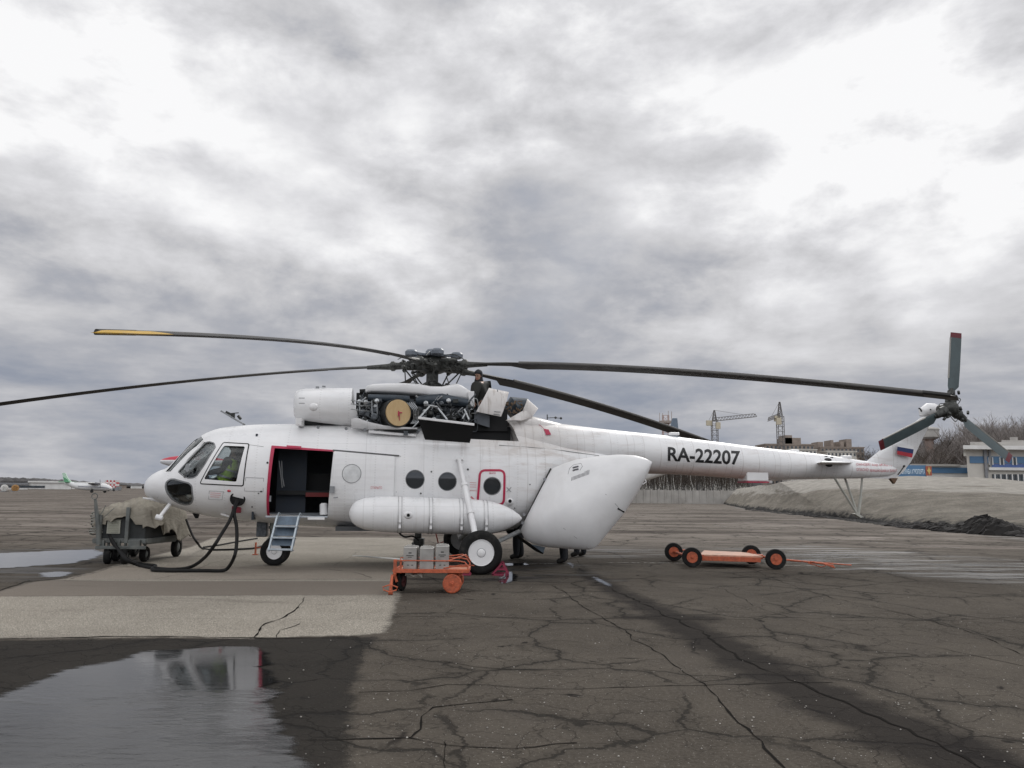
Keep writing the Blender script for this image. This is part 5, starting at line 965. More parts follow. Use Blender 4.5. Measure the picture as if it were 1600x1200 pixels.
# upper cover over the gearbox
q = MB(); rr = []
for u, vt, vb, w_ in ((570, 603, 612, .3), (574, 600.5, 613, .55), (582, 599, 613.5, .64), (600, 598, 615, .7), (630, 597.5, 617, .72), (655, 599, 619, .72), (672, 602.5, 620.5, .72), (690, 603, 622, .72), (704, 600, 623.5, .7), (713, 597.8, 624.5, .68), (720, 600, 625, .68), (731, 607, 626, .66), (739, 611, 628, .6)):
    x, zb, zt = zx(u, vt, vb, -.6); rr.append(sq(x, w_, zb, zt, 5.))
q.rings(rr); q.build('gearbox_cover', M_white2, heli, 0, 45); cov_ = COL.objects[-1]
q = MB(); q.prism([L(u, v, -.74) for u, v in ((731, 612), (741, 611), (741.5, 635), (735, 635), (733, 626))], (0, .5, 0)); q.build('cover_corner', M_white2, cov_, .01); q = MB(); q.tube([L(636, 601, -.3), L(648, 603, -.3), L(653, 604, -.3)], [.02, .09, .02], 8); q.build('cover_vent', M_gk, cov_)
q = MB(); q.tube([L(562, 612, -.66), L(571, 611.5, -.66)], .055, 12); q.build('pipe_end', M_black, cov_)
# engine bay
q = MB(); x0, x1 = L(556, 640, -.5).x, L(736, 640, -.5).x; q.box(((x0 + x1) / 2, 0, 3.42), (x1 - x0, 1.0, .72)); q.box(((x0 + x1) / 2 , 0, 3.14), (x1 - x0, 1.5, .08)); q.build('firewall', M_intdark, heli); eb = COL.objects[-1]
M_alu = sim('bright_tubing', (.46, .48, .49), .35, .7, .25, 30); M_dk2 = sim('engine_grey', (.09, .10, .11), .45, .5, .4, 18); M_bluep = sim('blue_grey_duct', (.035, .048, .062), .4, .2, .25, 8)
eng = MB(); rg_ = random.Random(21)
for sgn in (-1, 1):
    y_ = -.62 * -sgn if False else .55 * sgn
    eng.tube([Vector((x0 + .05, y_, 3.45)), Vector((x0 + .5, y_, 3.45)), Vector((x0 + .9, y_, 3.45)), Vector((x1 - .9, y_, 3.42)), Vector((x1 - .1, y_, 3.42))], [.16, .24, .26, .2, .22], 18)
for k in range(400):
    f = rg_.random(); u = 556 + 178 * f
    if 596 < u < 652: continue
    v = rg_.uniform(624, 662); p = L(u, v, rg_.uniform(-.98, -.62)); a_ = rg_.uniform(0, 3.14); ln = rg_.uniform(.05, .28); d = Vector((math.cos(a_), rg_.uniform(-.3, .3), math.sin(a_)))
    mi = rg_.choice([0, 0, 0, 1, 1, 2, 2]); ty = rg_.random()
    if ty < .5: eng.tube([p, p + d * ln], rg_.uniform(.008, .020), 6, mi)
    elif ty < .72: eng.lathe(p, (rg_.uniform(-.4, .4), -1, rg_.uniform(-.4, .4)), [(0, .05), (.06, .05), (.07, .03), (.1, .03)], 10, mi)
    elif ty < .86: eng.box(p, (rg_.uniform(.04, .14), .08, rg_.uniform(.04, .12)), mi if mi < 2 else 0, rg_.uniform(-.3, .3))
    else: eng.tube(spline([p, p + Vector((ln, -.05, ln * .5)), p + Vector((ln * 1.2, 0, -ln)), p + Vector((ln * .4, 0, -ln * 1.2))], 5), .010, 6, mi)
engo = eng.build('engine', [M_dk2, M_dgrey, M_alu], heli)
q = MB(); q.tube([L(650, 626, -.8), L(690, 624, -.85), L(730, 630, -.8)], [.10, .13, .10], 14); q.tube([L(575, 621, -.8), L(615, 623, -.8), L(640, 624, -.8)], [.07, .09, .08], 14); q.build('air_duct', M_bluep, engo)
for a, c in (((672, 634), (655, 653)), ((683, 636), (699, 656)), ((672, 634), (684, 636)), ((726, 640), (733, 656))): q = MB(); q.cyl(L(*a, -1.0), L(*c, -1.12), .022, n=8); q.build('engine_brace', M_alu, engo)
q = MB()
for k in range(4): q.tube(spline([L(636 + k * 3.2, 629, -1.0), L(646 + k * 2.6, 641, -1.06), L(646 + k * 2.2, 655, -1.0), L(642 + k * 2, 662, -1.0)], 5), .007, 6)
for v in (626, 632, 640): q.tube([L(548, v - 1, -1.05), L(562, v + 1.5, -1.0), L(583, v + 3, -.9)], .011, 6)
for u in (562, 581, 589): q.tube([L(u, 626, -.98), L(u + .5, 648, -.98)], .011, 6)
q.tube([L(660, 651, -1.1), L(652, 661, -1.08), L(645, 668, -1.05)], .016, 6); q.build('pipework', M_alu, engo)
q = MB(); p = L(585, 651, -1.0); q.lathe(p, (0, -1, 0), [(-.05, .075), (.03, .075), (.04, .05)], 16); q.build('accessory', M_dk2, engo)
# exhaust duct with plywood plug
ec = L(622.5, 645, -1.08); ax = Vector((.42, -1, .02)).normalized()
q = MB(); q.lathe(ec, ax, [(-.75, .26), (-.3, .31), (-.02, .315), (-.02, .29), (-.2, .28)], 36, 0, False); q.build('exhaust_duct', M_dgrey, heli)
# lower cowl flap let down as a working platform
ho, hi = [L(653, 654.5, -1.5), L(741, 665, -1.5)], [L(664, 687, -1.12), L(734, 692, -1.12)]
q = MB(); q.prism([ho[0], ho[1], hi[1] + Vector((0, 0, .0)), hi[0]], (0, 0, .03)); q.build('cowl_flap', M_black, heli); fl_ = COL.objects[-1]; q = MB(); q.bar(ho[0] + Vector((0, -.01, .02)), ho[1] + Vector((0, -.01, .02)), .05, .05); q.build('flap_rim', M_white2, fl_, .008)
q = MB(); q.cyl(L(655, 672, -1.2), L(652, 676, -1.1), .03, n=8); q.box(L(634, 677, -1.02), (.09, .08, .09)); q.build('hinge', M_dk2, fl_)
# aft bay and raised panels
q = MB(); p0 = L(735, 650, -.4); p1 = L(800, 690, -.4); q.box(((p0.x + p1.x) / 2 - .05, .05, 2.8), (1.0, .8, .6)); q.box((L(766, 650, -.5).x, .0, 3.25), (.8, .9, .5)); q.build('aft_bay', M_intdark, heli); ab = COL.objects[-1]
def curved(px, off, bulge, th=.025):
    """four-sided panel with a cylinder bulge towards the viewer"""
    q = MB(); n = 9; a, b_, c, d = [L(u, v, o_) for (u, v), o_ in zip(px, off)]; g = []
    for i in range(n):
        row = []
        for j in range(n):
            s, t_ = i / (n - 1), j / (n - 1); p = a.lerp(b_, s).lerp(d.lerp(c, s), t_); row.append(p + Vector((0, -bulge * (1 - (2 * t_ - 1) ** 2), 0)))
        g.append(row)
    vs = [p for r_ in g for p in r_]; vs2 = [p + Vector((0, th, 0)) for p in vs]; fs = [(i * n + j, (i + 1) * n + j, (i + 1) * n + j + 1, i * n + j + 1) for i in range(n - 1) for j in range(n - 1)]; N = n * n
    ed = [j for j in range(n)] + [i * n + n - 1 for i in range(1, n)] + [(n - 1) * n + j for j in range(n - 2, -1, -1)] + [i * n for i in range(n - 2, 0, -1)]
    q.add(vs + vs2, fs + [tuple(k + N for k in f[::-1]) for f in fs] + [(ed[k], ed[(k + 1) % len(ed)], ed[(k + 1) % len(ed)] + N, ed[k] + N) for k in range(len(ed))], 0, True); return q
curved([(764, 606), (795, 612.5), (783, 651), (744, 643)], [-.45, -.45, -.85, -.85], .12).build('access_panel', M_heli, heli, 0, 50); pa = COL.objects[-1]
skq = MB(); skq.tube([L(777, 609, -.62), L(778, 612, -.64)], .012, 6); skq.tube([L(772, 643, -.93), L(782, 644, -.93)], .01, 6); skq.tube([L(771, 647, -.92), L(781, 648.5, -.92)], .01, 6); skq.build('panel_latch', M_gk, pa)
q = MB(); rr = []
for u, vt, vb in ((741, 640, 660), (752, 644, 664), (765, 650, 668)): rr.append([L(u, vt, -.6), L(u, vt, -.2), L(u, vb, -.2), L(u, vb, -.6)])
q.rings(rr, 0, True, False); q.build('oil_tank', sim('slate_tank', (.09, .10, .115), .4, .3), heli)
q = MB(); q.tube([L(797, 648, .1), L(806, 640, .1), L(815, 640, .1), L(821, 648, .1)], [.25, .33, .30, .22], 18); q.build('aft_duct', M_bluep, heli); du = COL.objects[-1]; q = MB()
for k in range(26): p = L(rg_.uniform(793, 816), rg_.uniform(626, 650), rg_.uniform(-.45, -.3)); q.cyl(p, p + Vector((rg_.uniform(-.12, .12), 0, rg_.uniform(-.1, .1))), rg_.uniform(.01, .03), n=6)
q.build('pipework', sim('brown_pipes', (.16, .11, .07), .5, .3), du)
curved([(824, 623), (841, 638), (831, 652), (817, 641)], [-.35, -.2, -.45, -.6], .06).build('raised_fairing', M_heli, heli, 0, 50)
curved([(790, 657), (820, 640), (832, 652), (815, 657)], [-.75, -.55, -.5, -.72], .04).build('raised_fairing', M_heli, heli, 0, 50)
q = MB(); q.rings([sq(x, w_, zb, zt, 2.2) for x, w_, zb, zt in ((1.95, .55, 2.9, 3.40), (2.2, .62, 2.9, 3.42), (2.6, .5, 2.9, 3.33), (3.1, .3, 2.9, 3.22), (3.4, .1, 2.95, 3.18))]); q.build('spine_fairing', M_heli, heli, 0, 50)
# ------------------------------------------------------------------ external fuel tank, gear, clamshell
M_strap = sim('pale_strap', (.50, .50, .50), .4, .3)
def tank(sg, name='fuel_tank'):
    q = MB(); prof = [(545.5, .02, 0), (547, .10, 0), (551, .19, 0), (558, .26, 0), (570, .32, .01), (590, .355, .01), (620, .37, .01), (700, .37, 0), (740, .365, 0), (765, .34, -.01), (785, .27, -.03), (800, .18, -.05), (811, .08, -.07), (815, .02, -.075)]
    vc = lambda u: 803.5 + (u - 600) * .030; rr = []
    for u, r_, dz in prof:
        p = L(u, vc(u), -1.55); rr.append([Vector((p.x, sg * (1.55 + r_ * math.cos(a_)), p.z + r_ * math.sin(a_))) for a_ in [2 * math.pi * k / 40 for k in range(40)]])
    q.rings(rr); o = q.build(name, M_heli, heli, 0, 60)
    for u in (624.5, 672, 719, 757):
        q = MB(); p = L(u, vc(u), -1.55); r_ = float(np.interp(u, [a_[0] for a_ in prof], [a_[1] for a_ in prof])) + .006
        for dx in (-.035, .035): q.rings([[Vector((p.x + dx + w_, sg * (1.55 + rr_ * math.cos(a_)), p.z + rr_ * math.sin(a_))) for a_ in [2 * math.pi * k / 36 for k in range(37)]] for w_, rr_ in ((-.007, r_), (-.007, r_ + .006), (.007, r_ + .006), (.007, r_))], 0, False, False, False)
        q.build('strap', M_strap, o)
    q = MB()
    for u in (624.5, 672, 719, 757):
        p = L(u, vc(u) + 4, -1.55); q.box(Vector((p.x, sg * (1.55 + .375), p.z - .03)), (.05, .03, .12)); q.box(Vector((p.x, sg * (1.55 + .355), p.z - .17)), (.045, .03, .07)); q.build('strap_buckle', M_white2, o); q = MB()
    if sg < 0:
        q = MB(); p = L(638, 805, -1.92); q.lathe(p + Vector((0, .06, 0)), (0, -1, 0), [(0, .09), (.05, .08), (.08, .05)], 14); q.v = [(p.x + (x - p.x) * 1.3, y, z) for x, y, z in q.v]; q.cyl(p, p + Vector((0, -.04, 0)), .032, n=12, mi=1); q.build('filler_cup', [M_white2, M_black], o)
        q = MB(); q.tube(spline([L(622, 827, -1.5), L(625, 834, -1.5), L(633, 839, -1.5), L(645, 838, -1.4), L(654, 844, -1.3)]), .018, 8); q.build('drain_hose', M_black, o)
tank(-1); tank(1)
XM = .9265
def wheel(name, c, r_, wd, axis, parent, rimc, rf=.60, label=None):
    root = MB(); root.lathe(c, axis, [(-wd / 2 + .02, r_ * rf * .98), (-wd / 2, r_ * .78), (-wd * .42, r_ * .93), (-wd * .25, r_ * .99), (0, r_), (wd * .25, r_ * .99), (wd * .42, r_ * .93), (wd / 2, r_ * .78), (wd / 2 - .02, r_ * rf * .98)], 44, 0, False); w_ = root.build(name, M_tyre, parent, 0, 60)
    q = MB(); ax_ = Vector(axis).normalized()
    for sg in (-1, 1): q.lathe(Vector(c), ax_ * sg, [(wd / 2 - .02, r_ * rf * 1.0), (wd / 2 - .005, r_ * rf * .97), (wd / 2 - .05, r_ * rf * .88), (wd / 2 - .075, r_ * rf * .6), (wd / 2 - .035, r_ * rf * .38), (wd / 2 - .01, r_ * rf * .28), (wd / 2 - .005, r_ * rf * .16), (wd / 2 + .0, .001)], 32)
    q.build('rim', rimc, w_, 0, 40); q = MB()
    for rr2 in (.80, .34): q.lathe(Vector(c) + ax_ * (wd / 2 - (.050 if rr2 > .5 else .022)), ax_, [(-.01, r_ * rf * rr2), (.006, r_ * rf * rr2), (.006, r_ * rf * (rr2 - .035)), (-.01, r_ * rf * (rr2 - .035))], 32, 0, False)
    for k in range(8): a_ = k * math.pi / 4 + .2; o1 = ax_.orthogonal().normalized(); o2 = ax_.cross(o1); p = Vector(c) + (o1 * math.cos(a_) + o2 * math.sin(a_)) * r_ * rf * .5 + ax_ * (wd / 2 - .05); q.cyl(p, p + ax_ * .02, r_ * .022, n=6); p2 = p - 2 * ax_ * (wd / 2 - .05) ; q.cyl(p2, p2 - ax_ * .02, r_ * .022, n=6)
    q.build('wheel_nut', M_gk, w_); return w_
m, t, b = newmat('tyre_rubber'); P3 = t.new('ShaderNodeTexCoord').outputs['Object']; t.put(b.inputs['Base Color'], t.mix(t.ss(t.noise(P3, 5, 6, .7), .45, .75), (.012, .012, .012), (.042, .039, .036))); b.inputs['Roughness'].default_value = .8; b.inputs['Specular IOR Level'].default_value = .2; t.put(b.inputs['Normal'], t.bump(t.noise(P3, 30, 3), .3, .01)); M_tyre = m
for sg in (-1, 1):
    wheel('main_wheel', (XM, 2.25 * sg, .43), .435, .28, (0, sg, 0), heli, M_white2 if sg < 0 else sim('far_rim', (.30, .30, .30), .5))
    g_ = MB(); top = L(717.5, 719, -1.26); bot = L(742, 833, -2.2); top = Vector((top.x, 1.26 * sg, top.z)); bot = Vector((bot.x, 2.2 * sg, bot.z)); mid = top.lerp(bot, .38); g_.cyl(top, mid, .045, n=14); g_.cyl(mid + (mid - top).normalized() * -.08, bot, .062, n=14); m2 = top.lerp(bot, .34); g_.cyl(m2, m2 + (bot - top).normalized() * .06, .078, n=14); m3 = top.lerp(bot, .72); g_.cyl(m3, m3 + (bot - top).normalized() * .05, .075, n=14)
    g_.cyl(top + Vector((-.07, 0, .02)), top + Vector((.08, 0, .02)), .03, n=10); g_.cyl(bot, Vector((XM, 2.1 * sg, .46)), .07, n=14); m4 = top.lerp(bot, .25); g_.bar(m4 + Vector((0, -.05 * -sg * -1, 0)), m4 + Vector((.14, 0, .03)), .04, .05); g_.build('shock_strut', M_white2, heli, 0, 40)
    g_ = MB(); g_.cyl((XM, 2.1 * sg, .46), (XM + .1, .6 * sg, .78), .06, n=12); g_.cyl((XM, 2.05 * sg, .46), (XM + 1.1, .7 * sg, .80), .05, n=12); g_.cyl((XM + .25, 1.9 * sg, .52), (XM + .3, 1.2 * sg, .72), .03, n=8); g_.build('axle_strut', sim('dull_grey_strut', (.30, .31, .31), .5), heli, 0, 40)
XN = XM - 4.26
for sg in (-1, 1): wheel('nose_wheel', (XN, .15 * sg, .30), .305, .17, (0, sg, 0), heli, M_white2, .55)
g_ = MB(); g_.cyl((XN, 0, .30), (XN - .04, 0, .62), .05, n=12); g_.cyl((XN - .04, 0, .55), (XN - .08, 0, 1.0), .085, n=14); g_.cyl((XN - .06, 0, .78), (XN - .06, 0, .84), .11, n=14); g_.cyl((XN, -.14, .3), (XN, .14, .3), .04, n=10); g_.bar((XN - .06, 0, .7), (XN - .2, 0, .5), .1, .05); g_.bar((XN - .2, 0, .5), (XN - .02, 0, .34), .1, .05); g_.box((XN - .04, 0, .62), (.16, .16, .08)); g_.build('nose_strut', sim('greenish_strut', (.22, .24, .22), .5), heli, 0, 40)
g_ = MB(); g_.box((XN - .30, 0, .78), (.22, .3, .34)); g_.build('gear_fairing', M_dk2, heli, .02)
# port clamshell door swung open: a deep curved shell hinged at its leading edge
CO = [(862.5, 732), (880, 724.5), (900, 718), (936, 712.5), (967.5, 710), (992, 711.5), (1005, 715), (1019, 721.5), (1010.6, 744), (995.6, 770.6), (975, 802), (945, 838), (930, 856), (919, 859), (892, 858), (855, 855), (836, 851), (821, 844), (813, 829), (822, 810), (842, 771)]
Hh0, Hh1 = Vector(L(862.5, 732, -1.22)), Vector(L(814, 828, -1.22))
def cpt(u, v):
    """door surface: leaves the hinge line and stands out from the body at about 35 degrees"""
    lo, hi_ = -3.6, -1.0
    off = -1.25
    for _ in range(12):
        p = L(u, v, off); t_ = (p.z - Hh1.z) / (Hh0.z - Hh1.z); hx = Hh1.x + (Hh0.x - Hh1.x) * t_; off = -1.25 - .50 * max(0, p.x - hx)
    return Vector(L(u, v, off))
PC = [cpt(u, v) for u, v in CO]; cen = sum(PC, Vector()) / len(PC); nrm = Vector((-.45, -.89, 0)).normalized(); e1 = Vector((.89, -.45, 0)); e2 = Vector((0, 0, 1))
def resample(P, n):
    d = [0]; Q = P + [P[0]]
    for a, b_ in zip(Q, Q[1:]): d.append(d[-1] + (b_ - a).length)
    out = []
    for k in range(n):
        s = d[-1] * k / n; i = max(j for j in range(len(d) - 1) if d[j] <= s); out.append(Q[i].lerp(Q[i + 1], (s - d[i]) / max(1e-9, d[i + 1] - d[i])))
    return out
ring = resample(PC, 120); NR = 16; rings = []; bc = cen + Vector((-.15, 0, -.05))
for i in range(NR + 1):
    f = i / NR; s = math.sin(f * math.pi / 2); 
    rg0 = ring
    for _ in range(int(70 * (1 - s) ** .7)): rg0 = [(rg0[k - 2] + rg0[k - 1] * 2 + rg0[k] * 3 + rg0[(k + 1) % 120] * 2 + rg0[(k + 2) % 120]) / 9 for k in range(120)]
    rings.append([bc.lerp(p, max(.002, s)) + nrm * (.60 * (1 - s ** 2.2) ** .62) for p in rg0])
def shellrings(rings, th):
    q = MB(); q.rings(rings[::-1], 0, False); inner = [[p - nrm * th - (p - bc) * .0 for p in r_] for r_ in rings]; q.rings(inner, 1, False); q.rings([rings[-1], inner[-1]], 0, False, False); return q
q = shellrings(rings, .035); M_clam = sim('clamshell_white', (.77, .77, .77), .33, 0, .05, 1.5, 0, None, None, (.5, .47, .44), .2); clam = q.build('clamshell_door', [M_clam, M_intdark], heli, 0, 60)
def Cp(u, v, out=.006):
    T_ = Cp.t; d = (Vector(L(u, v, 0)) - Vector(L(u, v, -4))).normalized(); loc, n_, i, ds = T_.ray_cast(Vector(L(u, v, -4.5)), d); return (loc - d * out) if loc else cpt(u, v)
Cp.t = BVHTree.FromPolygons([v.co.copy() for v in clam.data.vertices], [tuple(p.vertices) for p in clam.data.polygons])
q = MB()
for k in range(14): u = 893 + k * 2.05; v = 751 - k * .75; q.tube([Cp(u, v, .004), Cp(u + .8, v - 5.5 - 1.5 * (k > 9), .004)], .007, 5)
q.build('vent_louver', sim('louver_grey', (.22, .22, .23), .5), clam)
q = MB(); 
for k in range(2): q.tube([Cp(895, 731.5 + k * 4, .004), Cp(899, 730 + k * 4, .006), Cp(904, 729 + k * 4, .004)], .022, 6)
q.build('vent_slot', sim('slot_dark', (.12, .12, .13), .5), clam); q = MB(); q.tube([Cp(887.5, 741, .002), Cp(890, 732, .002), Cp(896, 726.5, .002), Cp(908, 724, .002), Cp(910, 729, .002), Cp(906, 735, .002)], .006, 5); q.tube([Cp(946, 772, .003), Cp(962, 788, .003), Cp(969, 796, .003)], .005, 5); q.tube([Cp(880, 825, .003), Cp(900, 840, .003), Cp(918, 856, .003)], .005, 5); q.build('seam_line', M_seam, clam)
q = MB(); q.tube([Cp(965.5, 794.5, .01), Cp(975, 800, .01)], .016, 6); q.build('handle', M_black, clam); q = MB(); q.tube([cpt(1007, 748), cpt(1010, 753), cpt(1004, 757)], .012, 6); q.build('edge_catch', M_white2, clam)
# hinge edge strip, ramp leaf
q = MB(); 
for a, c in ((Hh0, Hh1),): q.bar(a + Vector((-.03, -.02, 0)), c + Vector((-.03, -.02, 0)), .035, .03)
q.build('hinge_strip', M_dgrey, clam); q = MB()
for u, v in ((851, 749), (818.5, 804), (816.5, 817)): p = L(u, v, -1.32); q.lathe(p, (0, -1, 0), [(0, .035), (.03, .035)], 10)
q.build('hinge_bolt', M_gk, clam)
q = MB(); q.prism([L(812, 838, -.9), L(816, 843, -.9), L(848, 866, -.9), L(850, 863, -.9)], (0, .9, 0)); q.build('loading_ramp', M_black, heli); q = MB(); q.prism([L(829, 850, -.92), L(852, 855, -.92), L(849, 864, -.92)], (0, .02, 0)); q.build('ramp_side', sim('blue_grey_panel', (.20, .25, .30), .5), heli)
# starboard clamshell, opened the other way
q = MB(); rs_ = [[Vector((p.x, -p.y, p.z)) for p in r_] for r_ in rings]; nr2 = Vector((nrm.x, -nrm.y, 0)); q.rings(rs_, 0, False); q.rings([[p - nr2 * .035 for p in r_] for r_ in rs_][::-1], 1, False); q.build('clamshell_door', [M_heli, M_intdark], heli, 0, 60)
# ------------------------------------------------------------------ people
M_skin = sim('skin_tone', (.42, .26, .19), .55, 0, .08, 10); M_boot = sim('dark_boots', (.02, .018, .016), .6)
def skinmesh(verts, edges, radii, root=0, sub=2):
    me = bpy.data.meshes.new('sk'); me.from_pydata([tuple(v) for v in verts], edges, []); o = bpy.data.objects.new('sk', me); COL.objects.link(o)
    o.modifiers.new('s', 'SKIN'); lay = me.skin_vertices[0].data if me.skin_vertices else None
    if lay is None:
        bm = bmesh.new(); bm.from_mesh(me); bm.verts.layers.skin.verify(); bm.to_mesh(me); bm.free(); lay = me.skin_vertices[0].data
    for i, r_ in enumerate(radii): lay[i].radius = (r_, r_) if not isinstance(r_, tuple) else r_; lay[i].use_root = (i == root)
    sb = o.modifiers.new('u', 'SUBSURF'); sb.levels = sub; sb.render_levels = sub
    dg = bpy.context.evaluated_depsgraph_get(); dg.update(); out = bpy.data.meshes.new_from_object(o.evaluated_get(dg)); bpy.data.objects.remove(o); return out
def person(J, label, top, legs, hair=None, vest=None, hood=False, bulk=1.):
    """J: joint name -> world point"""
    J = {k: Vector(v) for k, v in J.items()}; names = ['pelvis', 'waist', 'chest', 'neck', 'head0']; P = []; E_ = []; Rr = []; idx = {}
    J['waist'] = J['pelvis'].lerp(J['chest'], .5); J['head0'] = J['neck'].lerp(J['head'], .45)
    def add(n, p, r_, par=None):
        idx[n] = len(P); P.append(p); Rr.append(r_)
        if par is not None: E_.append((idx[par], idx[n]))
    add('pelvis', J['pelvis'], .150 * bulk); add('waist', J['waist'], .140 * bulk, 'pelvis'); add('chest', J['chest'], .165 * bulk, 'waist'); add('neck', J['neck'], .065, 'chest'); add('head0', J['head0'], .06, 'neck')
    for s in 'lr':
        add('sh' + s, J['sh' + s], .088 * bulk, 'chest'); add('el' + s, J['el' + s], .064 * bulk, 'sh' + s); add('wr' + s, J['wr' + s], .044, 'el' + s)
        add('hip' + s, J['hip' + s], .105, 'pelvis'); add('kn' + s, J['kn' + s], .098, 'hip' + s); add('an' + s, J['an' + s], .088, 'kn' + s); add('toe' + s, J['toe' + s], .050, 'an' + s)
    me = skinmesh(P, E_, Rr); org = Vector((J['pelvis'].x, J['pelvis'].y, 0)); root = MB()
    segs = [('top', 'pelvis', 'chest'), ('top', 'chest', 'neck'), ('skin', 'neck', 'head0')] + [('top', 'sh' + s, 'el' + s) for s in 'lr'] + [('top', 'el' + s, 'wr' + s) for s in 'lr'] + [('leg', 'hip' + s, 'kn' + s) for s in 'lr'] + [('leg', 'kn' + s, 'an' + s) for s in 'lr'] + [('boot', 'an' + s, 'toe' + s) for s in 'lr']
    MI = {'skin': 0, 'top': 1, 'leg': 2, 'boot': 3}
    def near(c):
        best = 9; m_ = 1
        for k, a, b_ in segs:
            A_, B_ = J[a], J[b_]; d = B_ - A_; t_ = max(0, min(1, (c - A_).dot(d) / max(1e-6, d.length_squared))); ds = (c - A_ - d * t_).length
            if ds < best: best = ds; m_ = MI[k]
        return m_
    vs = [v.co - org for v in me.vertices]
    for p in me.polygons: root.f.append(tuple(p.vertices)); root.mi.append(near(p.center)); root.sm.append(True)
    root.v = [tuple(v) for v in vs]
    up = (J['head'] - J['neck']).normalized(); fw = (J['face'] - up * J['face'].dot(up)).normalized(); rt_ = fw.cross(up); hc_ = J['head'] - org     # head with face
    def hp(a, b_, c): return hc_ + rt_ * a + fw * b_ + up * c
    n = 18; rr = []
    for z_, w_, f_, bk in ((-.115, .035, .055, .02), (-.10, .048, .082, .04), (-.07, .058, .090, .065), (-.03, .066, .092, .082), (.0, .070, .093, .092), (.04, .074, .094, .098), (.08, .068, .082, .09), (.11, .045, .055, .06), (.122, .01, .012, .015)):
        rr.append([hp(w_ * math.cos(a_), (f_ if math.sin(a_) > 0 else bk) * math.sin(a_), z_) for a_ in [2 * math.pi * k / n for k in range(n)]])
    root.rings(rr, 0); root.prism([hp(-.014, .085, -.035), hp(.014, .085, -.035), hp(.006, .088, .012), hp(-.006, .088, .012)], fw * .022 - up * .004, 0)
    for s in (-1, 1): root.ball(hp(.03 * s, .083, .008), .011, 8, 4); root.ball(hp(.072 * s, -.005, -.01), .024, 8, 0, (.5, 1, 1.4))
    root.tube([hp(-.024, .085, -.062), hp(0, .09, -.064), hp(.024, .085, -.062)], .005, 6, 5)
    for s in 'lr':                                                       # hands: palm, four fingers, thumb
        a = J['el' + s] - org; w_ = J['wr' + s] - org; d = (w_ - a).normalized(); sd_ = d.orthogonal().normalized(); pn_ = d.cross(sd_); root.rings([[w_ + d * t_ + sd_ * (.042 if t_ > .02 else .030) * math.cos(q_) + pn_ * .017 * math.sin(q_) for q_ in [2 * math.pi * k / 10 for k in range(10)]] for t_ in (-.02, .03, .07, .10)], 0)
        for k in range(4): b0 = w_ + d * .095 + sd_ * (-.032 + .021 * k); ln = (.06, .072, .068, .05)[k]; root.tube([b0, b0 + d * ln * .5 + pn_ * .012, b0 + d * ln * .8 + pn_ * .035], [.010, .009, .007], 7, 0)
        b0 = w_ + d * .03 + sd_ * -.04; root.tube([b0, b0 - sd_ * .03 + d * .03, b0 - sd_ * .03 + d * .06 + pn_ * .015], [.013, .011, .008], 7, 0)
    me = root.mesh('person', fix=False); o = link('person', me, None, [M_skin, top, legs, M_boot, M_black, M_red_]); o.location = org; tag(o, label, 'person')
    if hood:
        q = MB(); rr = []
        for z_, w_, f_, bk in ((-.16, .11, .09, .13), (-.10, .095, .085, .12), (-.075, .09, .04, .12), (-.02, .092, .02, .125), (.03, .092, .05, .125), (.065, .090, .112, .12), (.10, .075, .10, .10), (.135, .03, .04, .04), (.145, .005, .005, .005)): rr.append([hp(w_ * math.cos(a_), (f_ if math.sin(a_) > 0 else bk) * math.sin(a_), z_) for a_ in [2 * math.pi * k / n for k in range(n)]])
        q.rings(rr); q.build('hood', hair, o)
    elif hair:
        q = MB(); rr = []
        for z_, w_, f_, bk in ((-.09, .062, .0, .09), (-.03, .075, .02, .100), (.02, .079, .07, .106), (.06, .080, .098, .106), (.10, .066, .08, .085), (.13, .03, .04, .04), (.138, .005, .005, .005)): rr.append([hp(w_ * math.cos(a_), (f_ if math.sin(a_) > 0 else bk) * math.sin(a_), z_) for a_ in [2 * math.pi * k / n for k in range(n)]])
        q.rings(rr); q.build('hood' if hood else 'hair', hair, o)
    if vest:
        q = MB(); a, c = J['pelvis'] - org, J['neck'] - org; ax_ = (c - a).normalized(); sdx = (J['shr'] - J['shl']); sdx = (sdx - ax_ * sdx.dot(ax_)).normalized(); fx = ax_.cross(sdx); rr = []
        for t_, w_, d_ in ((.0, .19, .165), (.25, .185, .165), (.5, .20, .175), (.75, .205, .175), (.92, .15, .12)): rr.append([a.lerp(c, t_) + sdx * w_ * math.cos(q_) + fx * d_ * math.sin(q_) for q_ in [2 * math.pi * k / 20 for k in range(20)]])
        q.rings(rr, 0, False); vo = q.build('vest', vest[0], o); q = MB()
        for t_ in (.22, .5): q.rings([[a.lerp(c, t_ + e_) + sdx * .212 * math.cos(q_) + fx * .186 * math.sin(q_) for q_ in [2 * math.pi * k / 20 for k in range(20)]] for e_ in (-.035, .035)], 0, False)
        q.build('reflective_band', vest[1], vo)
    return o
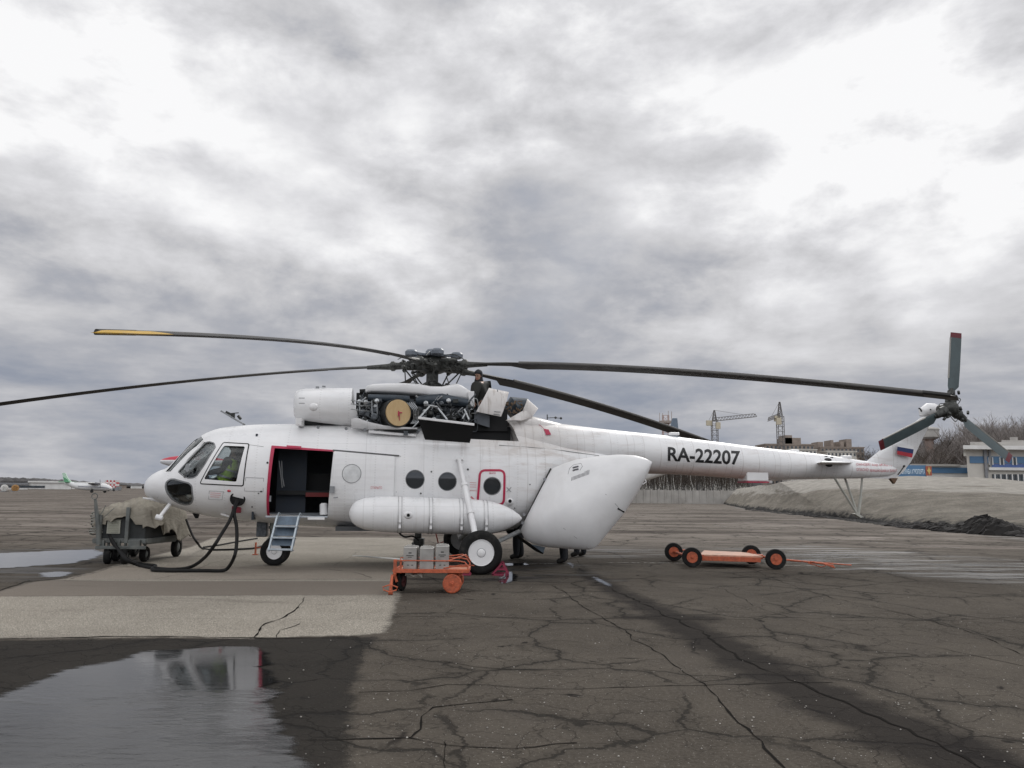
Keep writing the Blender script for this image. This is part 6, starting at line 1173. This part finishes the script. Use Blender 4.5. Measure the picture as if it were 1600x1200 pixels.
def stand(base, yaw, lean=0., h=1.75, step=.0, bend=0., arms=.15):
    """relaxed standing or stepping joints at world base point; yaw = heading"""
    c, s = math.cos(yaw), math.sin(yaw); k = h / 1.75
    def P(f, l, z): return Vector((base[0] + (f * c - l * s) * k, base[1] + (f * s + l * c) * k, base[2] + z * k))
    hx = lean; J = dict(pelvis=P(0, 0, .95 - bend), chest=P(hx * .6, 0, 1.30 - bend), neck=P(hx, 0, 1.50 - bend), head=P(hx * 1.15, 0, 1.65 - bend), shl=P(hx * .8, .19, 1.42 - bend), shr=P(hx * .8, -.19, 1.42 - bend), ell=P(hx * .8 + .02, .26, 1.14 - bend), elr=P(hx * .8 + .02, -.26, 1.14 - bend),
        wrl=P(hx * .8 + arms, .25, .92 - bend), wrr=P(hx * .8 + arms, -.25, .92 - bend), hipl=P(0, .10, .90 - bend), hipr=P(0, -.10, .90 - bend), knl=P(step * .6 + .03 + bend, .11, .49 - bend * .3), knr=P(-step * .3 + .03 + bend, -.11, .49 - bend * .3), anl=P(step, .11, .085), anr=P(-step, -.11, .085), toel=P(step + .17, .13, .04), toer=P(-step + .17, -.13, .04), face=Vector((c, s, -.15)))
    return J
M_navy = sim('black_work_clothes', (.016, .018, .022), .85, 0, .3, 8); M_dkj = sim('dark_olive_jacket', (.020, .021, .018), .8, 0, .35, 9); M_gj = sim('grey_work_jacket', (.055, .058, .062), .85, 0, .25, 8)
M_vest = sim('lime_vest', (.48, .72, .08), .6, 0, .18, 7); M_refl = sim('silver_band', (.5, .5, .48), .35, .3)
# pilot seat mechanic leaning back in the cockpit
def hl(x, y, z): return h2w((x, y, z))
person(dict(pelvis=hl(-4.42, -.52, 1.78), chest=hl(-4.33, -.52, 2.10), neck=hl(-4.24, -.52, 2.32), head=hl(-4.18, -.52, 2.47), shl=hl(-4.34, -.32, 2.24), shr=hl(-4.32, -.72, 2.24), ell=hl(-4.5, -.22, 2.05), elr=hl(-4.42, -.72, 2.02), wrl=hl(-4.75, -.28, 2.0), wrr=hl(-4.72, -.66, 1.95), hipl=hl(-4.45, -.42, 1.76), hipr=hl(-4.45, -.63, 1.76), knl=hl(-4.82, -.30, 1.78), knr=hl(-4.82, -.58, 1.78), anl=hl(-4.95, -.3, 1.42), anr=hl(-4.95, -.56, 1.42), toel=hl(-5.1, -.3, 1.38), toer=hl(-5.1, -.56, 1.38), face=Vector((-1, -.1, -.3))),
       'person in a grey jacket and lime high visibility vest seated in the helicopter cockpit', M_gj, M_navy, sim('dark_hair', (.02, .015, .012), .7), (M_vest, M_refl))
# mechanic crouched on the engine deck, arms to the rotor head
dk = h2w(tuple(L(748, 640, -.15))); dz = dk.z - .62
J = dict(pelvis=hl(*L(748, 634, .0)), chest=hl(*L(749, 611, -.05)), neck=hl(*L(748, 597, -.10)), head=hl(*(L(747.5, 586.5, -.15))), shl=hl(*L(757, 603, .12)), shr=hl(*L(744, 604, -.28)), ell=hl(*L(760, 615, .15)), elr=hl(*L(741, 616, -.4)), wrl=hl(*L(750, 628, -.30)), wrr=hl(*L(741, 629, -.32)), hipl=hl(*L(752, 637, .12)), hipr=hl(*L(745, 637, -.12)))
for s, dy in (('l', .14), ('r', -.16)): a = J['hip' + s]; J['kn' + s] = a + Vector((-.12, -.12, -.42)); J['an' + s] = a + Vector((.05, .0, -.78)); J['toe' + s] = a + Vector((-.1, -.08, -.82))
J['face'] = Vector((-.45, -.85, -.35)); person(J, 'person in dark hooded work clothes bending over the rotor head on top of the helicopter', M_dkj, M_navy, M_navy, None, True, 1.6)
# people whose legs show beneath the fuselage and the open rear door
g = G(812, 873); person(stand((g.x - .02, g.y, 0), R(172), .12, 1.72, .05), 'person in black trousers standing under the rear of the fuselage by the ramp', M_navy, M_navy, M_black)
g = G(882, 880); J = stand((g.x, g.y, 0), R(180), .1, 1.74, .03); person(J, 'person in black boots standing behind the open rear door, nearest to the camera', M_navy, M_navy, M_black)
g = G(907, 869.5); person(stand((g.x, g.y, 0), R(175), .15, 1.7, .10), 'person in dark shoes standing farther off behind the open rear door', M_navy, M_navy, M_black)
# ------------------------------------------------------------------ boarding ladder
M_ladr = sim('pale_ladder_metal', (.42, .47, .51), .4, .3, .15); M_step = sim('blue_grey_step', (.11, .15, .195), .6, 0, .25, 6)
ld = empty('boarding_ladder', (0, 0, 0), 0, 'small blue grey boarding ladder hooked to the open cabin door', 'ladder')
def HW(u, v, off): return h2w(tuple(L(u, v, off)))
tl, trr, bl_, br_ = HW(433.5, 806, -1.42), HW(467, 806.5, -1.42), HW(419.5, 861, -1.78), HW(455, 861.5, -1.78)
for a, b2 in ((tl, bl_), (trr, br_)):
    q = MB(); q.bar(a, b2, .035, .05); q.tube([a, a + Vector((0, .10, .06)), a + Vector((0, .22, .02))], .014, 8); q.build('rail', M_ladr, ld, .004)
for f in (.30, .62, .95):
    a, b2 = tl.lerp(bl_, f), trr.lerp(br_, f); q = MB(); q.bar(a + Vector((0, -.02, 0)), b2 + Vector((0, -.02, 0)), .05, .035); q.build('step_nosing', M_ladr, ld, .004); q = MB(); q.prism([a, b2, b2 + Vector((.0, .16, -.02)), a + Vector((0, .16, -.02))], (0, 0, -.02)); q.build('tread', M_step, ld)
for f0, f1 in ((.02, .27), (.33, .58), (.65, .86)):
    q = MB(); a, b2, c, d = tl.lerp(bl_, f0), trr.lerp(br_, f0), trr.lerp(br_, f1), tl.lerp(bl_, f1); q.prism([a, b2, c, d], (0, .012, 0)); q.v = [(x, y + .12, z) for x, y, z in q.v]; q.build('riser', M_step, ld)
# ------------------------------------------------------------------ ground power trailer under its tarpaulin
TX, TY = -8.47, 17.95; tr_ = empty('ground_power_trailer', (TX, TY, 0), R(3), 'grey steel ground power trailer with a louvred vent beside the helicopter nose', 'trailer')
M_tr = sim('weathered_grey_green', (.115, .125, .12), .6, .1, .25, 5, 0, None, None, (.2, .18, .15), .5); M_trd = sim('trailer_dark_body', (.030, .034, .034), .7, 0, .35, 5)
q = MB()
for y_, z_ in ((0, .50), (2.3, .47)): q.box((0, y_, z_), (1.16, .07, .09))
for x_ in (-.52, .52): q.box((x_, 1.15, .49), (.08, 2.4, .10))
q.box((.06, -.10, .36), (1.06, .06, .07)); q.box((-.35, -.05, .43), (.10, .08, .16)); q.box((.33, -.05, .43), (.26, .10, .18)); q.box((.0, -.05, .43), (.06, .08, .16)); q.bar((.5, 0, .45), (.52, 2.3, .40), .05, .07); q.build('chassis', M_tr, tr_, .01)
q = MB(); q.box((0, 1.05, .78), (1.02, 2.05, .50)); q.prism([(-.51, .02, .53), (.51, .02, .53), (.51, .10, 1.0), (-.51, .10, 1.0)], (0, .06, 0)); q.build('housing', M_trd, tr_, .015)
q = MB(); q.box((-.16, .005, .80), (.28, .03, .30), 0)
for k in range(7): q.box((-.16, -.018, .69 + k * .036), (.23, .02, .018), 1)
q.build('louvred_vent', [sim('pale_vent_frame', (.40, .40, .34), .6), sim('vent_slat', (.28, .28, .22), .6)], tr_, .003)
for x_, z1 in ((-.42, 1.05), (.16, 1.22)): q = MB(); q.box((x_, -.07, (.45 + z1) / 2), (.075, .07, z1 - .45)); q.build('post', M_tr, tr_, .006)
q = MB(); q.tube([(-.40, -.10, .42), (-.44, -.11, .8), (-.50, -.12, 1.15), (-.54, -.12, 1.38)], [.055, .05, .04, .03], 12); q.rings([[Vector((-.56 + (.062 + .010 * math.cos(b2)) * math.cos(a_), -.12 + .010 * math.sin(b2), 1.45 + (.062 + .010 * math.cos(b2)) * math.sin(a_))) for b2 in [2 * math.pi * j / 6 for j in range(6)]] for a_ in [2 * math.pi * k / 24 for k in range(25)]], 0, False); q.tube([(-.46, -.13, 1.0), (-.36, -.14, 1.12), (-.30, -.14, 1.26)], .008, 6); q.tube([(-.38, -.13, .95), (-.22, -.15, 1.1), (-.12, -.14, 1.2)], .006, 6); q.build('tow_bar', M_tr, tr_, 0, 50)
for x_, y_, r_ in ((-.26, .05, .185), (.12, .0, .19), (-.38, .75, .17), (.30, .62, .17), (.50, 2.05, .23), (-.50, 2.05, .23)):
    c = (x_, y_, r_); w_ = MB(); ax_ = Vector((1, .25 if y_ < .5 else 0, 0)).normalized(); w_.lathe(c, ax_, [(-.06, r_ * .55), (-.07, r_ * .85), (-.04, r_), (.04, r_), (.07, r_ * .85), (.06, r_ * .55)], 26, 0, False); wo_ = w_.build('wheel', M_tyre, tr_, 0, 60); q = MB(); q.lathe(c, ax_, [(-.06, .001), (-.06, r_ * .3), (-.03, r_ * .56), (.03, r_ * .56), (.06, r_ * .3), (.06, .001)], 18); q.build('hub', M_tr, wo_); q = MB(); q.cyl((x_, y_, r_), (x_, y_, .46), .03, n=8); q.build('axle_leg', M_tr, tr_)
# tarpaulin
m, t, b = newmat('canvas_tarpaulin'); P3 = t.new('ShaderNodeTexCoord').outputs['Object']; t.put(b.inputs['Base Color'], t.mix(t.ss(t.noise(P3, 3, 6, .65), .3, .7), (.20, .18, .145), (.31, .285, .235))); b.inputs['Roughness'].default_value = .95
fold = t.noise(t.scale(P3, (1.2, 1.0, 2.4)), 3.2, 5, .6, 1.4); t.put(b.inputs['Normal'], t.bump(fold, .45, .06)); M_tarp = m
nu, nv_ = 96, 72; vs = []
for i in range(nu):
    for j in range(nv_):
        a_, b2 = i / (nu - 1) * 2 - 1, j / (nv_ - 1) * 2 - 1      # a: across x, b: along y
        r_ = max(abs(a_), abs(b2)); th_ = math.atan2(b2, a_)
        sx_, sy_ = .56, 1.12; tp = .70
        if r_ < tp:
            x_, y_ = a_ / tp * sx_, b2 / tp * sy_; z_ = 1.16 + .24 * max(0, 1 - (x_ / .75 - .12) ** 2) * max(0, 1 - ((y_ + .1) / 1.25) ** 2) + .05 * smooth_noise(x_ * 5, y_ * 3, 3) + .04 * smooth_noise(x_ * 11, y_ * 6, 8) - .12 * max(0, r_ / tp - .75) ** 1 * 2
        else:
            s = (r_ - tp) / (1 - tp); cx, cy = a_ / r_ * sx_, b2 / r_ * sy_; cx = max(-sx_, min(sx_, cx)); cy = max(-sy_, min(sy_, cy)); edge_ = math.atan2(cy, cx)
            drop = .26 + .17 * smooth_noise(cx * 3.1, cy * 2.3, 5) + (.30 if a_ > .5 and b2 > -.45 else 0) - (.10 if b2 < -.8 and abs(a_) < .6 else 0); ripple = .06 * math.sin((cx + cy) * 9 + 3 * smooth_noise(cx * 3, cy * 2, 1)) * s
            out_ = 1 + .10 * s + ripple; x_, y_ = cx * out_ + (.05 * s if a_ > .5 else -.04 * s), cy * (1 + .04 * s + ripple * .6); z_ = 1.10 + .05 * smooth_noise(cx * 5, cy * 3, 3) - drop * s - .04 * math.sin(s * 3) 
        vs.append((x_, y_, z_))
fs = [(i * nv_ + j, (i + 1) * nv_ + j, (i + 1) * nv_ + j + 1, i * nv_ + j + 1) for i in range(nu - 1) for j in range(nv_ - 1)]
me = bpy.data.meshes.new('tarpaulin'); me.from_pydata(vs, [], fs); me.polygons.foreach_set('use_smooth', [True] * len(fs)); tp_ = link('tarpaulin', me, None, M_tarp); tp_.location = (TX + .02, TY + 1.08, 0); tp_.rotation_euler = (0, 0, R(3)); md = tp_.modifiers.new('t', 'SOLIDIFY'); md.thickness = .012; tag(tp_, 'crumpled khaki canvas tarpaulin thrown over the ground power trailer', 'tarpaulin')
q = MB()
for k in range(9):
    z_ = 1.12 - k * .055; pts = [(TX - .46 + .01 * k, TY - .03, z_), (TX - .62 - .02 * math.sin(k), TY - .05, z_ - .02), (TX - .66 - .03 * math.sin(k * 2.1), TY + .06, z_ - .06), (TX - .60, TY + .16, z_ - .05)]; q.tube(spline(pts, 5), [.014] * 16, 6)
o = q.build('rope_coil', sim('pale_rope', (.30, .30, .27), .9)); tag(o, 'coil of pale rope hanging on the corner of the power trailer', 'rope')
# cables: points (u, v, helicopter-frame offset) or ground points
def cable(pts, r_, label, cat='cable', mat_=None, group=None, name='power_cable'):
    W_ = []
    for p in pts: W_.append(G(p[0], p[1], r_ + .005) if len(p) == 2 else (W(p[0], p[1], p[2])))
    q = MB(); q.tube(spline(W_, 7), r_, 10); o = q.build(name, mat_ or M_black); return tag(o, label, cat, group)
sock = h2w(tuple(S(369, 783, .06)))
cable([(370, 781, sock.y), (364, 800, sock.y - .12), (358, 815, sock.y - .35), (347, 833, sock.y - .7), (335, 852, sock.y - 1.1), (320, 871, 16.6), (300, 885), (275, 889.5), (245, 888), (217, 883), (197, 874, 17.2), (185, 858, 17.6), (176, 848, 17.8), (171, 835, 17.83)], .034, 'black power cable crossing from fuselage socket down to the trailer tow bar', group='power cables')
cable([(372, 783, sock.y), (366, 800, sock.y - .10), (369.5, 822, sock.y - .3), (370, 845, sock.y - .6), (367, 867, sock.y - 1.0), (358, 885, 16.35), (348, 891.5), (320, 891.5), (290, 891.5), (262, 891.5), (238, 890), (243, 884), (232, 882.5), (215, 880), (197, 871, 17.3), (183, 856, 17.6), (173, 840, 17.8)], .034, 'black power cable drooping in the outer loop below the fuselage socket', group='power cables')
cable([(291, 812, 19.8), (300, 835, 19.4), (309, 849, 19.2), (317, 857), (340, 859), (392, 857), (410, 853)], .026, 'thin black cable from the trailer running back to the nose wheel', group='power cables')
cable([(318, 855), (345, 851), (372, 846), (402, 841)], .022, 'short thin black cable lying on the pad left of the nose wheel', group='power cables')
# ------------------------------------------------------------------ orange hand cart with three cans
M_or = sim('worn_orange_paint', (.46, .105, .045), .55, 0, .2, 22, 0, None, None, (.14, .05, .035), .8); M_orp = sim('faded_orange_tray', (.52, .20, .11), .6, 0, .2, 14, 0, None, None, (.22, .12, .08), .7)
def CW(u, v, D): return W(u, v, D)
gw = G(707, 927); DC = gw.y; cart = empty('hand_cart', (0, 0, 0), 0, 'small orange hand cart carrying three metal cans in front of the main wheel', 'cart')
DB = DC + .62
p00, p10, p11, p01 = CW(617, 891, DC - .04), CW(731, 891.5, DC - .04), CW(731, 884, DB), CW(622, 883.5, DB)
q = MB(); q.prism([p00, p10, Vector((p10.x - .02, DB, p10.z)), Vector((p00.x + .02, DB, p00.z))], (0, 0, -.02)); q.build('deck', M_orp, cart); q = MB(); a, c = p00 + Vector((0, 0, -.01)), p10 + Vector((0, 0, -.01))
q.bar(a, c, .035, .06); q.bar(a + Vector((0, .64, 0)), c + Vector((0, .64, 0)), .035, .06); q.bar(a, a + Vector((0, .64, 0)), .035, .06); q.bar(c, c + Vector((0, .64, 0)), .035, .06); q.box(a + Vector((.0, .02, .06)), (.05, .06, .24)); q.box(a + Vector((.09, .02, .07)), (.03, .03, .22)); q.build('frame', M_or, cart, .004)
q = MB()
for dy in (0, .62):
    z0 = a.z + .15; rail = [a + Vector((.0, dy, .02)), a + Vector((.01, dy, .16)), a + Vector((.2, dy, .165)), (a + Vector((.1, dy, .16))).lerp(c + Vector((-.1, dy, .16)), .95), c + Vector((-.05, dy, .14)), c + Vector((0, dy, .08)), c + Vector((0, dy, .0))]; q.tube(rail, .011, 7)
q.tube([c + Vector((-.35, 0, .155)), c + Vector((-.05, .3, .24)), c + Vector((.02, .5, .12))], .010, 6); q.tube([c + Vector((-.42, .62, .18)), c + Vector((-.12, .62, .22)), c + Vector((0, .62, .14))], .010, 6); q.tube([c + Vector((-.4, .0, .04)), c + Vector((-.1, .1, .09)), c + Vector((.1, .1, .08))], .010, 6)
q.build('guard_rail', M_or, cart, 0, 60)
def cwheel(c, r_, wd, par, tyre=M_tyre, face=M_or, ax_=(0, -1, 0), rf=.9):
    w_ = MB(); w_.lathe(c, ax_, [(-wd / 2, r_ * rf * .95), (-wd / 2, r_ * .94), (-wd * .3, r_), (wd * .3, r_), (wd / 2, r_ * .94), (wd / 2, r_ * rf * .95)], 36, 0, False); o = w_.build('wheel', tyre, par, 0, 60)
    q = MB(); A_ = Vector(ax_).normalized()
    for s in (1, -1): q.lathe(Vector(c), A_ * s, [(wd / 2, r_ * rf), (wd / 2 + .006, r_ * rf * .96), (wd / 2 - .015, r_ * rf * .9), (wd / 2 - .03, r_ * rf * .5), (wd / 2 + .0, r_ * rf * .3), (wd / 2 + .01, r_ * rf * .26), (wd / 2 + .012, r_ * rf * .12), (wd / 2 + .03, r_ * rf * .08), (wd / 2 + .03, .001)], 28)
    for k in range(5): a_ = k * 1.2566; o1 = A_.orthogonal().normalized(); o2 = A_.cross(o1); p = Vector(c) + (o1 * math.cos(a_) + o2 * math.sin(a_)) * r_ * rf * .22 + A_ * wd / 2; q.cyl(p, p + A_ * .018, r_ * .035, n=6)
    q.build('rim', face, o, 0, 40); return o
rw = (927 - 888) / 2 / (F / DC) * 1.0; cw = CW(706.5, 912, DC - .02); cwheel((cw.x, DC - .02, .155), .155, .05, cart, M_or, M_or); cwheel((cw.x, DC + .60, .155), .155, .05, cart, M_or, M_or)
q = MB(); q.cyl((cw.x, DC, .155), (cw.x, DC + .6, .155), .018, n=8)
for dy in (.05, .55): q.bar((cw.x, DC + dy, .16), (cw.x - .04, DC + dy, p00.z - .03), .05, .03); q.bar((cw.x, DC + dy, .16), (cw.x + .16, DC + dy, p00.z - .03), .03, .03)
q.build('axle_bracket', M_or, cart); fw_ = CW(613, 915, DC + .15)
for dx in (.04, .14): cwheel((fw_.x + dx, DC + .28, .155), .155, .06, cart, M_tyre, sim('dark_red_hub_%d' % int(dx * 100), (.10, .02, .02), .6), (1, -.25, 0), .6)
q = MB(); t0 = CW(613, 899, DC - .06); t1 = CW(609.5, 936, DC - .28); t1.z = .05; q.tube([t0, t1], [.024, .028], 10); 
for s in (-1, 1): q.tube([t1 + Vector((0, .0, .11)), t1 + Vector((.12 * s, -.02, .07)), t1 + Vector((.10 * s, -.04, .03)), t1 + Vector((0, -.06, .0))], .011, 6)
q.cyl(t1 + Vector((-.03, 0, -.02)), t1 + Vector((.04, 0, -.02)), .028, n=10); q.bar((fw_.x + .08, DC + .1, .16), (fw_.x + .02, DC + .1, p00.z), .04, .04); q.build('tow_handle', M_or, cart, 0, 50)
m, t, b = newmat('tinned_can'); P3 = t.new('ShaderNodeTexCoord').outputs['Object']; n_ = t.noise(P3, 6, 5, .6); t.put(b.inputs['Base Color'], t.mix(n_, (.34, .33, .31), (.52, .51, .48))); b.inputs['Metallic'].default_value = .7; t.put(b.inputs['Roughness'], t.ss(n_, .3, .7, .28, .5)); t.put(b.inputs['Normal'], t.bump(t.noise(P3, 9, 3), .25, .01)); M_can = m
for i, (u0, u1, vt, lab) in enumerate(((630, 652, 855, 'square tin can at the tow handle end of the orange cart'), (654.5, 677.5, 856, 'middle tin can on the orange cart, without printed marks'), (679, 701, 853, 'square tin can nearest the main wheel on the orange cart'))):
    a, c = CW(u0, 889, DC + .05), CW(u1, vt, DC + .05); can = MB(); z0 = p00.z + .002; hgt_ = c.z - z0; wd = c.x - a.x; x_ = (a.x + c.x) / 2; can.box((0, 0, hgt_ / 2), (wd, .26, hgt_)); co_ = can.build('tin_can', M_can, None, .012); co_.location = (x_, DC + .19, z0); co_.rotation_euler = (0, 0, R((-3, 2, 4)[i])); tag(co_, lab, 'can', 'tin cans on the orange cart')
    q = MB(); q.box((0, 0, hgt_ + .006), (wd * .9, .22, .014)); q.cyl((wd * .2, -.03, hgt_), (wd * .2, -.03, hgt_ + .03), .022, n=12); q.tube([(-wd * .3, 0, hgt_), (-wd * .3, 0, hgt_ + .03), (wd * .05, 0, hgt_ + .03), (wd * .05, 0, hgt_)], .006, 6); q.build('lid', M_can, co_); q = MB()
    for z_ in (.02, hgt_ - .02): q.box((0, -.131, z_), (wd * .98, .006, .012))
    for x2 in (-wd * .45, wd * .45): q.box((x2, -.131, hgt_ / 2), (.012, .006, hgt_ * .95))
    q.build('rib', M_can, co_)
    if i != 1: 
        q = MB(); q.box((0, -.131, hgt_ * .74), (.05, .004, .018)); q.box((0, -.131, hgt_ * .62), (wd * .55, .004, .012)); q.box((0, -.131, hgt_ * .55), (wd * .3, .004, .01)); q.box((-.03, -.131, hgt_ * .2), (.03, .004, .014)); q.box((.04, -.131, hgt_ * .2), (.03, .004, .014)); q.build('printed_mark', M_dgrey, co_)
# white rags under the cart and the wheel chock, pole, pump
q = MB(); g = G(646, 897); q.v = []; n = 12
for i in range(n):
    for j in range(8): q.v.append((CW(648, 895, DC + .1).x - .15 + .28 * i / (n - 1), DC + .05 + .22 * j / 7, p00.z - .06 + .02 * math.sin(i * .9) + .015 * math.sin(j * 1.3 + i * .4) - .04 * (j == 0)))
q.f = [(i * 8 + j, (i + 1) * 8 + j, (i + 1) * 8 + j + 1, i * 8 + j + 1) for i in range(n - 1) for j in range(7)]; q.mi = [0] * len(q.f); q.sm = [True] * len(q.f); o = q.build('rag', sim('off_white_rag', (.5, .48, .42), .95)); tag(o, 'off white rag hanging under the deck of the orange cart', 'rag')
ck = empty('wheel_chock', (0, 0, 0), 0, 'dark red triangular metal wheel chock behind the main wheel', 'wheel chock'); M_ck = sim('crimson_paint', (.22, .02, .05), .5, 0, .15); wc = h2w((XM, -2.25, 0)); g0 = G(769, 899.5); 
for dy in (0, .34):
    q = MB(); A_, B_, C_ = Vector((g0.x - .0, g0.y + dy, .02)), Vector((g0.x + .32, g0.y + dy, .02)), Vector((g0.x + .2, g0.y + dy, .25)); q.bar(A_, B_, .035, .035); q.bar(B_, C_, .035, .035); q.bar(C_, A_, .035, .035); q.bar(A_.lerp(C_, .45), B_.lerp(C_, .45), .03, .03); q.build('side_frame', M_ck, ck)
q = MB(); q.prism([Vector((g0.x, g0.y, .03)), Vector((g0.x + .2, g0.y, .26)), Vector((g0.x + .2, g0.y + .34, .26)), Vector((g0.x, g0.y + .34, .03))], (0, 0, -.012)); q.build('ramp_plate', M_ck, ck); q = MB(); q.tube([Vector((g0.x + .25, g0.y, .04)), Vector((g0.x + .24, g0.y - .35, .02)), Vector((g0.x + .19, g0.y - .5, .015))], .012, 6); q.build('cord', M_gk, ck)
ck2 = empty('wheel_chock', (0, 0, 0), 0, 'dark red metal chock ahead of the main wheel, behind the orange cart', 'wheel chock'); g1 = G(737, 899.5); 
for dy in (.0, .30):
    q = MB(); A_, B_, C_ = Vector((g1.x - .02, g1.y + dy, .02)), Vector((g1.x - .28, g1.y + dy, .02)), Vector((g1.x - .12, g1.y + dy, .22)); q.bar(A_, B_, .035, .035); q.bar(B_, C_, .03, .03); q.bar(C_, A_, .03, .03); q.build('side_frame', M_ck, ck2)
q = MB(); q.prism([Vector((g1.x - .02, g1.y, .03)), Vector((g1.x - .12, g1.y, .23)), Vector((g1.x - .12, g1.y + .30, .23)), Vector((g1.x - .02, g1.y + .30, .03))], (0, 0, -.01)); q.build('ramp_plate', M_ck, ck2)
q = MB(); a = G(551, 868, .03); c = W(628, 874, DC + 1.6); q.tube([a, a.lerp(c, .2), c], [.008, .014, .014], 8); tag(q.build('pole', M_wht), 'thin white pole lying aslant on the pad left of the orange cart', 'pole')
# small pump unit with red bar between the wheels
pu = empty('hydraulic_stand', (0, 0, 0), 0, 'small black and red pump trolley under the fuselage beyond the orange cart', 'trolley'); g = G(654, 868)
q = MB(); q.box((g.x + .0, g.y, .33), (.26, .3, .22)); q.cyl((g.x - .16, g.y - .12, .26), (g.x - .10, g.y - .12, .26), .08); q.box((g.x - .02, g.y, .50), (.16, .2, .16)); q.build('pump', M_dgrey, pu, .02); q = MB(); q.bar((g.x - .05, g.y, .64), (g.x + .62, g.y, .62), .05, .04); q.bar((g.x, g.y, .2), (g.x, g.y, .66), .04, .04); q.bar((g.x + .42, g.y, .60), (g.x + .5, g.y, .30), .03, .03); q.bar((g.x + .5, g.y, .30), (g.x + .75, g.y, .40), .03, .03); q.build('frame', sim('brick_red_frame', (.30, .05, .035), .5), pu)
q = MB()
for dx in (-.1, .1): q.cyl((g.x + dx, g.y - .1, .1), (g.x + dx, g.y - .05, .1), .1)
q.bar((g.x - .1, g.y, .1), (g.x + .1, g.y, .24), .05, .05); q.build('wheel', M_tyre, pu)
rp = MB(); g = G(399, 867); rp.box((g.x, g.y, .16), (.02, .1, .30)); rp.bar((g.x, g.y, .18), (g.x + .22, g.y + .1, .18), .02, .02); rp.box((g.x, g.y, .01), (.12, .12, .02)); tag(rp.build('gear_pin', M_or), 'small orange locking pin stand at the nose wheel', 'pin')
# ------------------------------------------------------------------ low orange trolley with four big wheels
lt = empty('low_trolley', (0, 0, 0), 0, 'low flat orange trolley with four large rubber wheels on the open apron', 'trolley')
wps = [(1053, 863, 13.6), (1081.5, 871, 15.2), (1174, 867, 14.), (1212.5, 874, 15.6)]; cs = []
for u, v, rp_ in wps:
    g = G(u, v + rp_, 0); r_ = rp_ / (F / g.y); c = Vector((g.x, g.y, r_)); cs.append(c)
axd = (cs[0] - cs[1]); axd.z = 0; rr_ = sum(c.z for c in cs) / 4; ax_ = Vector((-.12, -1, 0)).normalized()
for c in cs: c.z = rr_; cwheel(tuple(c), rr_, .13, lt, M_tyre, M_or, tuple(ax_), .56)
M_top = sim('scuffed_pale_orange', (.52, .30, .21), .65, 0, .25, 9, 0, None, None, (.25, .14, .09), .7)
q = MB(); q.cyl(cs[0], cs[1], .03, n=10); q.cyl(cs[2], cs[3], .03, n=10); q.build('axle', M_or, lt)
z0 = rr_ + .02; A_, B_, C_, D_ = (W(1093, 874, cs[1].y + .1), W(1192, 876, cs[3].y + .12), W(1166, 866, cs[2].y - .1), W(1100, 865, cs[0].y - .15))
pl_ = [Vector((p.x, p.y, z0)) for p in (A_, B_, C_, D_)]; q = MB(); q.prism(pl_, (0, 0, .035)); o = q.build('deck', M_top, lt, .006)
q = MB(); q.bar(pl_[0] + Vector((.05, -.01, -.05)), pl_[1] + Vector((-.05, -.01, -.05)), .05, .10); q.bar(pl_[3] + Vector((0, 0, -.05)), pl_[2] + Vector((0, 0, -.05)), .05, .09); q.bar((cs[0] + cs[1]) / 2, (cs[2] + cs[3]) / 2, .16, .10); q.bar(cs[1] + Vector((0, .1, .04)), pl_[0] + Vector((.1, 0, 0)), .06, .06); q.bar(cs[0] + Vector((.02, 0, .05)), cs[0] + Vector((.55, -.05, .05)), .1, .03); q.build('frame', M_or, lt, .006)
q = MB(); t0 = (cs[2] + cs[3]) / 2 + Vector((.1, 0, -.03)); t1 = G(1284, 880, .12); t2 = G(1302, 884, .05); t3 = G(1330, 883, .04); q.tube([t0, t1, t2], .022, 8); q.tube([t1 - Vector((.25, 0, -.03)), t3], .014, 7); q.tube([t1 - Vector((.3, 0, 0)), G(1283, 886, .02), G(1290, 884, .05)], .012, 6); q.tube([t1, G(1304, 887, .02)], .016, 6); q.build('tow_bar', M_or, lt)
# plywood plug in the exhaust
m, t, b = newmat('plywood'); P3 = t.new('ShaderNodeTexCoord').outputs['Object']; t.put(b.inputs['Base Color'], t.mix(t.noise(t.scale(P3, (6, 1, 1.2)), 4, 5, .6, 1.), (.52, .34, .15), (.70, .53, .30))); b.inputs['Roughness'].default_value = .7
q = MB(); wc_ = h2w(tuple(ec)); axw = Matrix.Rotation(PSI, 3, 'Z') @ ax; q.lathe(wc_, axw, [(-.05, .285), (.012, .285), (.016, .28), (.016, .001)], 40); o = q.build('exhaust_plug', m); tag(o, 'round plywood plug with a red ribbon closing the engine exhaust', 'plug')
q = MB(); s_ = axw * .03; p = wc_ + s_; q.tube(spline([p, p + Vector((.01, 0, -.08)), p + Vector((.02, 0, -.17))], 4), .008, 5); q.tube([p, p + Vector((.07, 0, .0))], .014, 5); q.tube([p + Vector((-.01, 0, .04)), p + Vector((0, 0, -.07))], [.012, .022], 6); q.build('ribbon', M_red_, o)
# stones and litter crumbs on the apron
q = MB(); rs = random.Random(5)
for k in range(240):
    u_, v_ = rs.uniform(440, 1620), rs.uniform(915, 1200); g = G(u_, v_); r_ = rs.uniform(.003, .008); q.ball((g.x, g.y, r_ * .6), r_, 6, 0, (1, 1, .7))
tag(q.build('loose_gravel', sim('pale_gravel', (.34, .32, .29), .9, 0, .4, 3)), kind='stuff')
